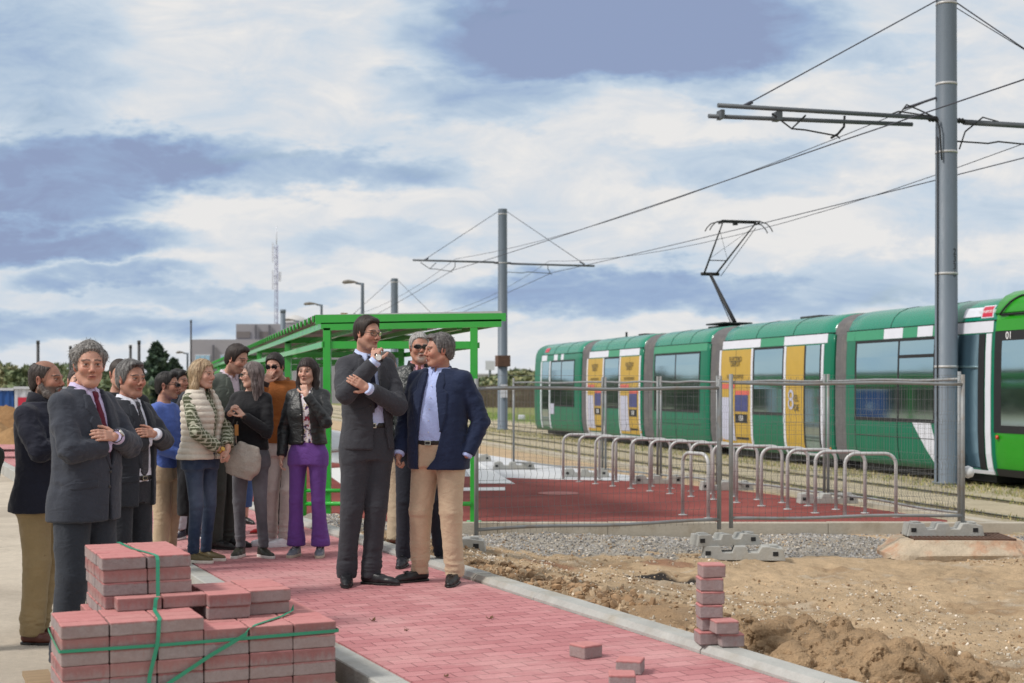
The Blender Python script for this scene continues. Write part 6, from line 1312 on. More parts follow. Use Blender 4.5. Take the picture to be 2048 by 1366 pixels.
        if lapel and op is not None:
            w_ = P.Fj.clone(); zb = min(q[0] for q in op if q[2]-q[1] > .0) if lapel is True else lapel; zb = lapel if lapel is not True else zb
            lw = np.interp(Z, [zb, zb+.12, 1.33, 1.36, 1.40, 1.47], [.0, lap_w*.75, lap_w*1.15, lap_w*.72, lap_w*.95, lap_w*.45]); gl = np.maximum(np.maximum(xl-lw-X, X-xr-lw), Y+.015); gl = np.maximum(gl, np.maximum(zb-Z, Z-1.475)); f = w_.F-.0105
            w_.F = np.maximum(f, gl); V, Q = w_.net(1); P.emit('lapel', V, Q, m_, lapcol if lapcol is not None else np.array(col)*.96, j)
            # collar round the back of the neck
            P.collar(np.array(col)*.95, kind, par=j, r=.074, top=1.515, fall=.035, name='jacket_collar', spread=80, wing=.0)
        if pocket:
            for sx_, z in pocket:
                w_ = P.Fj.clone(); gl = np.maximum(np.maximum(np.abs(X-sx_)-.065, np.abs(Z-z-.1*(X-sx_))-.022), Y+.01); w_.F = np.maximum(w_.F-.007, gl); V, Q = w_.net(1); P.emit('pocket_flap', V, Q, m_, np.array(col)*.93, j)
        return j
    def cuffs(P, col, r=.041, which=(0, 1), at_=.012):
        for i in which:
            a = P.arm[i]; e, w_ = np.array(a['e']), np.array(a['w']); d = nrm(w_-e); mb = MB(); mb.tube([w_-d*.035, w_+d*(at_-.004), w_+d*at_], [r, r, r*.93], 20, False); o = P.emit_mb('cuff', mb, cloth('cotton', None, 'cotton')); col_attr(o, col); sd = o.modifiers.new('t', 'SOLIDIFY'); sd.thickness = .003
    def watch(P, i, mat_face=M_WFACE, strap=M_LEATH, off=.02, dirv=None):
        a = P.arm[i]; e, w_ = np.array(a['e']), np.array(a['w']); d = nrm(w_-e); c = w_+d*off; mb = MB(); mb.tube([c-d*.009, c+d*.009], [.031, .031], 20, False); o = P.emit_mb('watch', mb, strap); sd = o.modifiers.new('t', 'SOLIDIFY'); sd.thickness = .004; sd.offset = 1
        n_ = nrm(dirv if dirv is not None else (0, -1, .2)); n_ = nrm(n_-d*np.dot(n_, d)); p = c+n_*.033; M = Vector(n_).to_track_quat('Z', 'Y').to_matrix().to_4x4(); M.translation = Vector(p)
        mb = MB(); mb.lathe([(.021, -.004), (.022, .003), (.019, .006)], 20, M=M); b_ = P.emit_mb('watch_case', mb, M_METAL if mat_face is M_WFACE else mat_face, o); mb = MB(); mb.lathe([(.018, .0062), (.018, .007)], 20, M=M); P.emit_mb('watch_dial', mb, mat_face, b_)
    def shoes(P, kind='oxford', col=srgb(30, 28, 30), sole=None, lace=None, s=1.):
        for i, f in enumerate(P.foot):
            Rm = rotm(R(f['yaw'])); v = Vox([-.075, -.25, -.01], [.075, .12, .20], .0052 if P.lod < 2 else .008); wd = 1.0
            hw = {'oxford': -.003, 'sneaker': .002, 'loafer': 0., 'heel': -.004, 'runner': .004}[kind]
            v.cap((0, .045, .042), (0, -.06, .040), .038+hw, .043+hw, .01); v.cap((0, -.06, .036), (.006, -.150, .030), .044+hw, .034+hw, .012, sc=(1, 1, 1.15))
            v.cap((0, .030, .085), (0, -.07, .055), .036+hw, .034, .02)
            if kind in ('sneaker', 'runner'): v.cap((0, .045, .085), (0, .0, .10), .036, .036, .015); v.cap((.006, -.13, .03), (.006, -.165, .028), .036, .028, .01)
            else: v.cap((.006, -.14, .028), (.008, -.195, .022), .032, .020, .015, sc=(1, 1, 1.2))
            X, Y, Z = v.xyz(); soleh = {'oxford': .016, 'sneaker': .030, 'loafer': .016, 'heel': .012, 'runner': .030}[kind]
            top = .105 if kind in ('sneaker', 'runner') else .088; tp_ = Z-top-.25*(Y-.04)*(1 if kind in ('sneaker', 'runner') else .6); v.F = np.maximum(v.F, tp_); v.F = np.maximum(v.F, soleh*.8-Z); V, Q = v.net(1); N_ = vnormals(V, Q); V = V+N_*(.0012*fbm(V*40, 2, i))[:, None]
            c = np.tile(np.array(col, float), (len(V), 1))
            off = np.array((f['x'], f['y'], f['lift'])); tr = lambda V: V @ Rm.T*s+off; o = np_mesh('shoe', tr(V), Q, SHOE_M, c, True, P.root)
            w_ = Vox([-.08, -.26, -.01], [.08, .12, .06], .0052 if P.lod < 2 else .008); g_ = .003
            w_.cap((0, .045, .012), (0, -.06, .012), .041+hw, .045+hw, .01, sc=(1, 1, .2)); w_.cap((0, -.06, .012), (.006, -.150, .012), .046+hw, .038+hw, .012, sc=(1, 1, .2))
            if kind in ('sneaker', 'runner'): w_.cap((.006, -.13, .012), (.006, -.165, .012), .039, .032, .01, sc=(1, 1, .2))
            else: w_.cap((.006, -.14, .012), (.008, -.195, .012), .036, .023, .015, sc=(1, 1, .2))
            X, Y, Z = w_.xyz(); w_.F = np.maximum(w_.F, np.maximum(-Z, Z-soleh)); 
            if kind in ('oxford', 'heel'): w_.F = np.maximum(w_.F, np.where((Y > -.035) & (Y < .0), .007-Z, -1))
            V, Q = w_.net(0); c = np.tile(np.array(sole if sole is not None else srgb(26, 24, 24), float), (len(V), 1)); np_mesh('sole', tr(V), Q, SHOE_M, c, False, o)
            if lace is not None:
                lc = MB()
                for q in range(5):
                    y = -.02-.022*q; z = .098-.014*q+(.004 if kind != 'oxford' else -.004); p0, p1 = Vector((-.018, y, z-.004)), Vector((.018, y-.008, z-.004)); lc.tube([tuple(tr(np.array(p0[:]))), tuple(tr(np.array((0, y-.004, z+.007)))), tuple(tr(np.array(p1[:])))], .0028, 5)
                lo_ = lc.build('laces', SHOE_M, o); col_attr(lo_, lace)
            if kind == 'loafer':
                lc = MB()
                for q in (-.010, 0, .010): lc.tube([tuple(tr(np.array((q*.5, -.085, .079)))), tuple(tr(np.array((q*1.5, -.118, .072))))], .004, 5)
                lc.build('tassel', M_LEATH, o)
    # ---- hair
    def hair(P):
        k = P.k; st = k.get('hst', 'short')
        if st == 'none': return
        S_, M, hc = P.hs, P.hr, P.hc; col = np.array(k.get('hair', srgb(46, 38, 34))); col2 = np.array(k.get('hair2', col*1.5)); t = k.get('ht', .010); hh = P.hf*1.15
        lo = [-.17, -.17, -.42 if st == 'long' else -.14]; hi = [.17, .17, .19]; v = Vox(lo, hi, hh if st != 'long' else max(hh, .0045)); hf = k.get('hf', .072); side = k.get('side', -.020); nape = k.get('nape', -.065)
        v.ell((0, .018, .038), (.076+t*.8, .096+t, .086+t), None, 0); v.ell((0, .055, -.015), (.064+t*.4, .056+t*.6, .066), None, .02)
        if k.get('quiff'): q = k['quiff']; v.ell((0, -.055, .098), (.050, .034, .018+q), None, .02)
        if k.get('volume'):
            for a in np.linspace(-2.6, 2.6, 13): v.ell((math.sin(a)*.082, .02+math.cos(a)*.075*1.0*(1 if abs(a) < 1.6 else .7), .03+.05*math.cos(a*.6)), (.024*k['volume'],)*3, None, .02)
        X, Y, Z = v.xyz(); zl_ = zline(hf, side, nape, Y.ravel())[None, :, None]; rec = k.get('recede', .0)*np.clip(np.abs(X)/.05, 0, 1.4)**2*(Y < -.03)
        rec = rec-k.get('peak', 0)*np.exp(-(X/.02)**2)*(Y < -.05)
        if st != 'long': v.F = np.maximum(v.F, (zl_+rec-Z)*.8)
        else:
            par_ = k.get('bangs', .07); zf = np.interp(Y.ravel(), [-.12, -.080, -.060, -.045, -.03, 0], [par_, par_, par_-.01, .02, -.12, -.5])[None, :, None]; v.F = np.maximum(v.F, (zf-.0-Z)*.7)
            ln = k.get('len', .26); fl = k.get('front_lock', -.03); hwid = k.get('hwid', 1.)
            v.cap((0, .05, .02), (0, .065, -ln), .075*hwid, .055*hwid, .03, sc=(.75, 1.2, 1))
            for sg in (-1, 1):
                v.cap((sg*.066, .0, .03), (sg*.078*hwid, .01, -.10), .030, .030, .02); v.cap((sg*.078*hwid, .01, -.10), (sg*.082*hwid, fl, -ln*k.get('lockl', 1.)), .030, .022, .02)
        if k.get('bald'): q = k['bald']; v.ell((0, -.02, .125), (.062*q, .085*q, .05*q), None, .01, 'sub')
        V, Q = v.net(1); N_ = vnormals(V, Q); ca = k.get('curl_amp', 0.)
        if ca: V = V+N_*(ca*(fbm(V*38, 3, P.seed)+.5*(1-2*np.abs(fbm(V*60, 2, P.seed+4)))))[:, None]
        th = np.arctan2(V[:, 0], -V[:, 1]); stn = fbm(np.stack([th*9+V[:, 2]*4, V[:, 2]*9, V[:, 1]*9], 1), 4, P.seed+3); V = V+N_*(k.get('strand', .0035)*stn)[:, None]
        g = np.clip(.5+1.4*fbm(np.stack([th*14, V[:, 2]*22, V[:, 1]*22], 1), 4, P.seed+9)+k.get('greyb', 0), 0, 1)[:, None]*k.get('grey', .5); c = col*(1-g)+col2*g
        if k.get('side_grey'): sgm = (sstep(-V[:, 2], -.06, .0)*k['side_grey'])[:, None]; c = c*(1-sgm)+col2*sgm
        # loose strands lying along the surface
        kS = k.get('nstr', 800 if P.lod < 2 else 150); ii = P.r.integers(0, len(V), kS); N2 = vnormals(V, Q)[ii]; Pp = V[ii]; fdir = np.array(k.get('flow', (0, .5, -.6))); L_ = k.get('slen', .026)*(.6+.8*P.r.random(kS))[:, None]
        if st == 'long' : fdir = np.array((0, .05, -1.)); L_ = L_*2.2
        d = fdir+P.r.normal(size=(kS, 3))*(.22+.5*(ca > .006)+k.get('mess', 0)); d = d-N2*(d*N2).sum(1)[:, None]; d /= np.linalg.norm(d, axis=1)[:, None]+1e-6; b_ = np.cross(d, N2); wd = .0010; up = N2*(.0012+ca*.35)
        rows = [Pp-b_*wd, Pp+b_*wd, Pp+d*L_*.5+up+b_*wd, Pp+d*L_*.5+up-b_*wd, Pp+d*L_+up*.9-N2*.002+b_*wd*.2, Pp+d*L_+up*.9-N2*.002-b_*wd*.2]; SV = np.stack(rows, 1).reshape(-1, 3); o6 = np.arange(kS)*6+len(V); SQ = np.concatenate([np.stack([o6, o6+1, o6+2, o6+3], 1), np.stack([o6+3, o6+2, o6+4, o6+5], 1)])
        cs = np.repeat(c[ii]*(.7+.7*P.r.random((kS, 1))), 6, 0); V = np.concatenate([V, SV]); Q = np.concatenate([Q, SQ]); c = np.concatenate([c, cs])
        V = (V*S_) @ M.T+hc; P.emit('hair', V, Q, M_HAIR, c)
    def beard(P):
        if not P.k.get('beard_vol'): return
        t = P.k['beard_vol']; S_, M, hc = P.hs, P.hr, P.hc; v = Vox([-.1, -.14, -.16], [.1, .05, .01], P.hf*1.1)
        only = P.k.get('goatee')
        if not only:
            for sg in (-1, 1): v.cap((sg*.062, .004, -.03), (sg*.048, -.03, -.085), .016+t*.5, .020+t*.5, .02); v.cap((sg*.048, -.03, -.085), (0, -.066, -.105), .020+t*.5, .026+t*.6, .02)
        else: v.cap((-.012, -.074, -.092), (.012, -.074, -.092), .018+t*.4, .018+t*.4, .02)
        for sg in (-1, 1): v.cap((0, -.096, -.043), (sg*.026, -.082, -.054), .0065, .0055, .006); v.cap((sg*.028, -.080, -.056), (sg*.022, -.074, -.085), .006 if not only else .003, .010 if not only else .004, .008)
        v.ell((0, -.100, -.060), (.021, .018, .0095), None, .004, 'sub'); V, Q = v.net(1); N_ = vnormals(V, Q); V = V+N_*(.003*fbm(V*90, 3, 5))[:, None]; c0 = np.array(P.k['beard'][1]); g = np.clip(.5+1.3*fbm(V*60, 3, 8), 0, 1)[:, None]; c = c0*(.65+.9*g)
        P.emit('beard', (V*S_) @ M.T+hc, Q, M_HAIR, c)
    def glasses(P, kind='clear', dz=.0):
        S_, M, hc = P.hs, P.hr, P.hc; Mx = Matrix([[*(M[0]*S_), hc[0]], [*(M[1]*S_), hc[1]], [*(M[2]*S_), hc[2]], [0, 0, 0, 1]]); z0 = .006+dz; fr = MB(); rw, rh = {'clear': (.0235, .0165), 'sun': (.027, .019), 'round': (.025, .021), 'sport': (.030, .015)}[kind]; le = []
        for sg in (-1, 1):
            pts = []; n_ = 20
            for i in range(n_+1):
                a = 2*math.pi*i/n_; x = rw*math.copysign(abs(math.cos(a))**.75, math.cos(a)); z = rh*math.copysign(abs(math.sin(a))**.8, math.sin(a)); pts.append((sg*.0325+x, -.102+.28*(abs(sg*.0325+x)-.03)+.10*max(0, abs(sg*.0325+x)-.04), z0+z))
            fr.tube(pts, .0022 if kind != 'round' else .0015, 6, False, M=Mx); fr.tube([(sg*.059, -.092, z0+.005), (sg*.074, -.06, z0+.006), (sg*.080, .0, z0+.004), (sg*.078, .02, z0-.006)], .0018 if kind != 'sun' else .003, 6, M=Mx); le.append([p for p in pts[:-1]])
        fr.tube([(-.010, -.104, z0+.004), (0, -.107, z0+.006), (.010, -.104, z0+.004)], .002, 6, M=Mx); g_ = P.emit_mb('glasses' if kind == 'clear' else 'sunglasses', fr, M_FRAME)
        for pts in le:
            mb = MB(); c = np.mean(pts, 0); mb.add([(c[0], c[1]-.002, c[2])]+pts, [(0, 1+(i+1) % 20, 1+i) for i in range(20)], Mx, True)
            P.emit_mb('lens', mb, M_LENS if kind != 'clear' else clear_glass(), g_)
    def build(P):
        P.skin(); P.hair(); P.beard()
def col_attr(o, col):
    a = o.data.color_attributes.new('Col', 'FLOAT_COLOR', 'POINT'); k = len(o.data.vertices); c = np.ones((k, 4), np.float32); c[:, :3] = np.array(col)[None]; a.data.foreach_set('color', c.ravel())
def clear_glass():
    if 'clear' in MATS: return MATS['clear']
    m = bpy.data.materials.new('clear_lens'); m.use_nodes = True; n = N(m.node_tree); n.n.clear(); o = n.new('ShaderNodeOutputMaterial'); t = n.new('ShaderNodeBsdfTransparent'); g = n.new('ShaderNodeBsdfGlossy'); g.inputs['Roughness'].default_value = .03
    fz = n.new('ShaderNodeFresnel'); fz.inputs[0].default_value = 1.6; nz_ = n.noise(n.new('ShaderNodeTexCoord').outputs['Object'], 3); t.inputs[0].default_value = (.93, .95, .96, 1); mx = n.new('ShaderNodeMixShader'); n.l.new(fz.outputs[0], mx.inputs[0]); n.l.new(t.outputs[0], mx.inputs[1]); n.l.new(g.outputs[0], mx.inputs[2]); n.l.new(mx.outputs[0], o.inputs[0]); MATS['clear'] = m; return m
def zl(z, y, x, k):
    return zline(k.get('hf', .072), k.get('side', -.02)-.02, k.get('nape', -.065)-.015, y)-z
# the heap of dug-out clay by the kerb: lumps and slabs pressed together, with cracks between them
def heap():
    r = np.random.default_rng(12); v = Vox([.95, 5.9, -.20], [3.05, 8.6, .42], .0125)
    for cx, cy, h, rr in MND:
        z0 = terrain_z(cx, cy); v.ell((cx, cy, z0-.02), (rr*1.15, rr*1.05, h*.85), None, .02)
        for i in range(22):
            a = r.uniform(0, 6.28); d = rr*1.15*math.sqrt(r.random()); s_ = r.uniform(.03, .10)*(1.25-.6*d/rr); zz_ = z0+h*.85*max(0, 1-(d/(rr*1.25))**2)
            R3 = rotm(r.uniform(0, 6), r.uniform(-.7, .7), r.uniform(-.7, .7)); v.ell((cx+d*math.cos(a), cy+d*math.sin(a), zz_-s_*.35), (s_*r.uniform(.9, 1.6), s_*r.uniform(.7, 1.1), s_*r.uniform(.6, .95)), R3, .006)
    for i in range(260):
        cx, cy, h, rr = MND[r.integers(len(MND))]; a = r.uniform(0, 6.28); d = rr*(1.0+.55*r.random()); x, y = cx+d*math.cos(a), cy+d*math.sin(a); s_ = r.uniform(.012, .04)
        if kq(x, y) > .2: v.ell((x, y, terrain_z(x, y)+s_*.3), (s_*1.2, s_, s_*.8), rotm(r.uniform(0, 6), .4, .3), .004)
    X, Y, Z = v.xyz(); q = (X-K0.x)*KN.x+(Y-K0.y)*KN.y; v.F = np.maximum(v.F, .165-q+.02*np.sin(Y*9)+0*Z); V, Q = v.net(0); N_ = vnormals(V, Q); n1 = fbm(V*11, 4, 3); n2 = fbm(V*34, 3, 4); cr = np.abs(fbm(V*6.5+.3*n1[:, None], 3, 9)); V = V+N_*(.016*n1+.009*n2-.020*np.exp(-(cr/.028)**2))[:, None]
    n_ = fbm(V*7, 4, 5)[:, None]; c = (E_DARK*.7+E_SAND*.35)*(1+.22*n_); tag(np_mesh('soil_heap', V, Q, M_EARTH, c, smooth=False), 'cracked heap of dug out brown clay beside the pavement kerb', 'soil heap')
heap()
# ================================================================ THE PEOPLE
SK = dict(a=srgb(204, 156, 136), b=srgb(190, 140, 120), c=srgb(218, 172, 152), d=srgb(176, 128, 108))
def cross(hi='l', z=1.17, dx=0., o=.212):
    a = dict(e=(o, -.125, z-.005), w=(.015+dx, -.225, z+.045), hd=(-1, .16, .16), hn=(.05, 1, -.45), curl=.3, ts=-1)
    b = dict(e=(-o, -.12, z-.02), w=(-.02+dx, -.175, z-.0), hd=(1, .25, .25), hn=(0, 1, 0), curl=.3, hide=True)
    if hi == 'l': return dict(l=a, r=b)
    m = lambda q: {k: ((-v[0],)+tuple(v[1:]) if isinstance(v, tuple) else (-v if k == 'ts' else v)) for k, v in q.items()}
    return dict(r=m(a), l=m(b))
def check(col2, fx=26, fz=30, w_=.16):
    def f(V, c):
        x, z = V[:, 0]+.4*V[:, 1], V[:, 2]; m = ((np.abs((x*fx) % 1-.5) < w_*.5) | (np.abs((z*fz) % 1-.5) < w_*.5))[:, None]; return np.where(m, np.array(col2), c)
    return f
def quilt(n_=26, amp=.007):
    def f(V, N_): q = np.abs(np.sin(V[:, 2]*math.pi*n_)); return V+N_*(amp*(q**.5-.6))[:, None]
    return f
def diamond(n_=11, amp=.008):
    def f(V, N_):
        a = np.arctan2(V[:, 0], -V[:, 1])*.17; q = np.minimum(np.abs(np.sin((a+V[:, 2])*math.pi*n_)), np.abs(np.sin((a-V[:, 2])*math.pi*n_))); return V+N_*(amp*(q**.5-.6))[:, None]
    return f
def denim_f(pale=.25):
    def f(V, c): q = (np.exp(-((V[:, 2]-.60)/.18)**2)*sstep(-V[:, 1], -.02, .05)*pale+.12*fbm(V*25, 3, 4))[:, None]; return c*(1-q)+np.array(srgb(150, 165, 190))*np.maximum(q, 0)*.7
    return f
def strap_between(name, label, pts, r, mat, cat):
    o = MB().tube(pts, r, 6).build(name, mat); tag(o, label, cat); return o
SUIT_OP = lambda zb, w1=.10, x0=-.01: [(.80, x0-.0, x0+.03), (zb-.12, x0-.0, x0+.012), (zb, x0, x0+.008), (zb+.12, x0-.025, x0+.035), (1.40, -.052, .052), (1.48, -.062, .062), (1.56, -.066, .066)]
def c_glasses_man():
    P = Person(728, 9.62, 0, 1.83, 24, 'tall man in a dark grey suit and glasses, hand at his chin', skin=SK['a'], hyaw=26, hpitch=6, hs=1.0, hair=srgb(34, 27, 25), hair2=srgb(70, 56, 50), hst='short', ht=.014, hf=.094, quiff=.006, side=-.028, lod=0, seed=1, w=.86, face_w=1.04, recede=.006, flow=(.5, .2, -.5),
               beard=(.22, srgb(110, 90, 84)), gaze=.004, arms=dict(r=dict(e=(-.195, -.17, 1.245), w=(-.025, -.245, 1.445), hd=(.25, .30, .9), hn=(.55, .75, -.25), curl=.95, curls=[.75, .95, .9, .5], ts=-1), l=dict(e=(.165, -.14, 1.17), w=(-.07, -.265, 1.275), hd=(-.85, .03, .52), hn=(-.15, 1, .2), curl=.25, ts=1)),
               feet=dict(r=dict(x=-.105, y=.03, yaw=-22), l=dict(x=.045, y=-.02, yaw=42)), sway=(.02, 0), hc=(.0, -.03, 1.668))
    P.trousers(srgb(57, 58, 64), .096, .070, .056, .045, 1.06, fold=.006); P.shirt(srgb(188, 200, 236), 1.035, cuff=.020, rs=(.050, .042, .036)); P.tie(srgb(32, 34, 54), None, 1.13); P.belt(1.04)
    P.jacket(srgb(58, 59, 65), .885, [(.885, .0, .115), (1.05, -.005, .095), (1.2, .0, .08), (1.35, -.028, .055), (1.46, -.052, .060), (1.56, -.062, .062)], lapel=1.12, pocket=[(-.115, 1.13)], fold=.006, rs=(.066, .057, .046))
    P.buttons([1.17], -.022, .032, M_BUT, .008); P.cuffs(srgb(222, 226, 240), .038, at_=.004); P.watch(0, off=.045, dirv=(-.1, -1, .3)); P.glasses('clear'); P.shoes('oxford', srgb(34, 34, 38), lace=srgb(20, 20, 22), s=.95)
def c_blazer_man():
    P = Person(877, 9.70, 0, 1.72, -24, 'grey haired man in a navy blazer, light blue shirt and beige trousers', skin=SK['b'], hyaw=-44, hpitch=2, hs=1.07, hair=srgb(66, 62, 62), hair2=srgb(150, 146, 144), grey=.55, hst='short', ht=.013, hf=.094, quiff=.008, lod=0, seed=2, w=1.10, belly=.035, face_w=1.08, curl_amp=.004, recede=.012, side=-.03, mouth=.004, brow=srgb(70, 60, 54), flow=(.0, .6, .1),
               arms=dict(r=dict(e=(-.265, .01, 1.13), w=(-.245, -.13, .905), hd=(.05, -.25, -1), hn=(1, .1, -.1), curl=1.25, ts=1), l=dict(e=(.295, .06, 1.13), w=(.235, -.03, .90), hd=(-.15, -.5, -.9), hn=(-1, 0, 0), curl=.3, hide=True)),
               feet=dict(r=dict(x=-.16, y=.0, yaw=-32), l=dict(x=.13, y=-.02, yaw=14)), hc=(.012, -.035, 1.655), lean=(.0, .03))
    P.trousers(srgb(190, 168, 142), .102, .076, .056, .055, 1.0, fold=.006, kind='cotton'); P.shirt(srgb(176, 190, 236), .975, cuff=.012, vneck=.035); P.belt(.985)
    P.jacket(srgb(30, 41, 68), .80, [(.80, -.10, -.02), (.88, -.09, .05), (.97, -.085, .085), (1.08, -.08, .105), (1.2, -.075, .09), (1.4, -.052, .052), (1.5, -.058, .058), (1.56, -.066, .066)], lapel=1.06, fold=.0055, rs=(.070, .060, .050), lap_w=.06)
    P.buttons([1.38, 1.30, 1.22, 1.14, 1.06], .005, .011, M_TW, .0045); P.cuffs(srgb(190, 200, 236), .040, which=(0,), at_=.006); P.shoes('loafer', srgb(28, 28, 30), s=.98)
def c_vest_man():
    P = Person(839, 10.6, 0, 1.755, 4, 'grey haired man with sunglasses and goatee in a black quilted jacket', skin=SK['b'], hyaw=10, hpitch=2, hs=1.04, hair=srgb(120, 116, 114), hair2=srgb(196, 194, 192), grey=.7, ht=.009, hf=.094, recede=.014, lod=1, seed=3, w=1.0, beard=(.55, srgb(206, 200, 194)), beard_vol=.0, goatee=True, mouth=.003, brow=srgb(110, 104, 98),
               arms=dict(r=dict(e=(-.24, .03, 1.12), w=(-.22, -.08, .90), hide=True), l=dict(e=(.24, .03, 1.12), w=(.22, -.08, .90), hide=True)), feet=dict(r=dict(x=-.12, y=0, yaw=-12), l=dict(x=.17, y=.12, yaw=22)))
    P.trousers(srgb(34, 38, 48), .092, .066, .052, .06, 1.0, fold=.005, kind='denim'); P.shirt(srgb(214, 160, 172), .95, vneck=.06, colf=check(srgb(240, 214, 220), 60, 60, .5)); P.beard_done = 1
    P.jacket(srgb(42, 46, 46), .86, [(.86, -.01, .02), (1.2, -.01, .02), (1.36, -.03, .03), (1.44, -.055, .055), (1.56, -.068, .068)], lapel=False, kind='leather', puff=diamond(12, .008), grow=.034, rs=(.072, .062, .05))
    P.collar(srgb(26, 27, 28), 'wool', par=P.jk, r=.079, top=1.54, fall=.055, name='stand_collar', spread=60, wing=.02); P.glasses('sport', dz=.004); P.shoes('oxford', srgb(36, 36, 42), lace=srgb(18, 18, 20), s=.95)
def c_behind_man():
    P = Person(772, 12.1, 0, 1.65, 150, 'man turned away behind the suited man, pink shirt and beige trousers', skin=SK['b'], hair=srgb(60, 54, 52), hair2=srgb(100, 92, 90), grey=.5, ht=.012, lod=2, seed=4, feet=dict(r=dict(x=-.10, yaw=8), l=dict(x=.10, yaw=20)))
    P.trousers(srgb(196, 178, 152), .096, .072, .06, .05, 1.0, kind='cotton'); P.shirt(srgb(216, 150, 166), .96, colf=check(srgb(240, 210, 220), 50, 50, .5)); P.shoes('oxford', srgb(92, 52, 42), s=.98)
def c_purple_woman():
    P = Person(616, 11.2, 0, 1.57, -8, 'dark haired woman in a black leather jacket and purple flared trousers', fem=True, skin=SK['c'], hyaw=-4, hpitch=4, hs=1.08, hair=srgb(34, 26, 26), hair2=srgb(74, 56, 52), grey=.5, hst='long', bangs=.056, len=.31, ht=.012, lod=1, seed=5, w=1.0, beard=(0, None), nstr=900, hwid=1.05, front_lock=-.06,
               arms=dict(l=dict(e=(.205, -.15, 1.20), w=(.045, -.215, 1.44), hd=(-.34, .30, .9), hn=(-.3, .9, 0), curl=.8, ts=1), r=dict(e=(-.225, .02, 1.12), w=(-.225, -.06, .885), hd=(0, -.2, -1), hn=(1, 0, 0), curl=.5, ts=1)), feet=dict(r=dict(x=-.115, y=0, yaw=-6), l=dict(x=.11, y=.0, yaw=10)))
    P.trousers(srgb(110, 72, 148), .087, .056, .070, .095, 1.04, fold=.004, kind='denim', flare=.014)
    def flo(V, c):
        n1 = fbm(V*46, 2, 3)[:, None]; n2 = fbm(V*60, 2, 7)[:, None]; c = np.where(n1 > .22, np.array(srgb(60, 44, 90)), c); c = np.where(n2 > .32, np.array(srgb(150, 60, 80)), c); return np.where(n2 < -.38, np.array(srgb(190, 170, 120)), c)
    P.shirt(srgb(226, 220, 226), 1.01, collar=False, vneck=.08, colf=flo, name='blouse', rs=(.042, .036, .028), cuff=-.03)
    P.jacket(srgb(38, 40, 42), 1.0, [(1.0, -.01, .075), (1.15, -.01, .06), (1.3, -.01, .05), (1.44, -.05, .05), (1.56, -.06, .06)], lapel=False, kind='leather', grow=.022, rs=(.062, .050, .040), end=-.01, flare=.0)
    P.collar(srgb(36, 38, 40), 'leather', par=P.jk, r=.070, top=1.50, fall=.04, name='jacket_collar', spread=70, wing=.03); P.buttons([1.26, 1.17, 1.08, 1.02], -.02, .025, M_METAL, .006, 'snap'); P.shoes('runner', srgb(112, 116, 124), srgb(190, 178, 160), lace=srgb(230, 230, 230), s=.86)
def c_rust_man():
    P = Person(568, 12.0, 0, 1.635, -4, 'man in round sunglasses and a rust suede jacket covering his mouth', skin=SK['a'], hyaw=-8, hpitch=8, hs=1.06, hair=srgb(32, 27, 26), hair2=srgb(60, 50, 48), grey=.4, hst='short', ht=.016, hf=.086, lod=1, seed=6, hc=(-.035, -.05, 1.66), lean=(-.05, 0), beard=(.45, srgb(70, 56, 52)), mess=.4,
               arms=dict(r=dict(e=(-.21, -.18, 1.24), w=(-.085, -.235, 1.485), hd=(.38, .25, .85), hn=(.1, 1, 0), curl=.25, ts=-1), l=dict(e=(.24, .03, 1.14), w=(.22, -.08, .92), hide=True)), feet=dict(r=dict(x=-.13, y=-.02, yaw=-58), l=dict(x=.03, y=-.10, yaw=-52)))
    P.trousers(srgb(202, 190, 184), .088, .066, .058, .07, 1.0, kind='cotton', fold=.006); P.shirt(srgb(52, 40, 38), .98, collar=False); P.jacket(srgb(142, 84, 40), .93, None, lapel=False, kind='suede', rs=(.066, .056, .046), end=-.03, grow=.026, flare=-.012)
    P.collar(srgb(136, 80, 38), 'suede', par=P.jk, r=.070, top=1.53, fall=.045, name='jacket_collar', spread=40, wing=.02); P.glasses('round'); P.shoes('sneaker', srgb(226, 224, 228), srgb(232, 230, 232), lace=srgb(236, 236, 238), s=.92)
    mb = MB(); mb.lathe([(.0105, -.003), (.0105, .003)], 12, M=Matrix.Translation((-.035, -.205, 1.545)) @ Matrix.Rotation(R(90), 4, 'Y')); P.emit_mb('ring', mb, M_GOLD)
def c_red_shoes():
    P = Person(545, 12.95, 0, 1.50, -10, 'person in red shoes and black flared trousers hidden behind the others', fem=True, skin=SK['c'], hair=srgb(60, 50, 44), hst='short', lod=2, seed=7, hs=1.0, feet=dict(r=dict(x=-.09, y=.05, yaw=-52), l=dict(x=.10, y=-.06, yaw=-46)))
    P.trousers(srgb(30, 30, 34), .092, .072, .085, .10, 1.0, fold=.004, flare=.01); P.shirt(srgb(34, 34, 38), .95, collar=False); P.shoes('oxford', srgb(170, 24, 30), srgb(120, 60, 50), s=.86)
def c_bluejeans():
    P = Person(482, 13.9, 0, 1.52, 10, 'person in cropped blue jeans and black shoes behind the laughing pair', fem=True, skin=SK['c'], hair=srgb(70, 56, 46), lod=2, seed=8, feet=dict(r=dict(x=-.12, yaw=-20), l=dict(x=.05, y=.0, yaw=30)))
    P.trousers(srgb(58, 84, 128), .09, .07, .07, .19, 1.0, kind='denim'); P.shirt(srgb(60, 62, 70), .95, collar=False); P.shoes('oxford', srgb(30, 30, 32), s=.86)
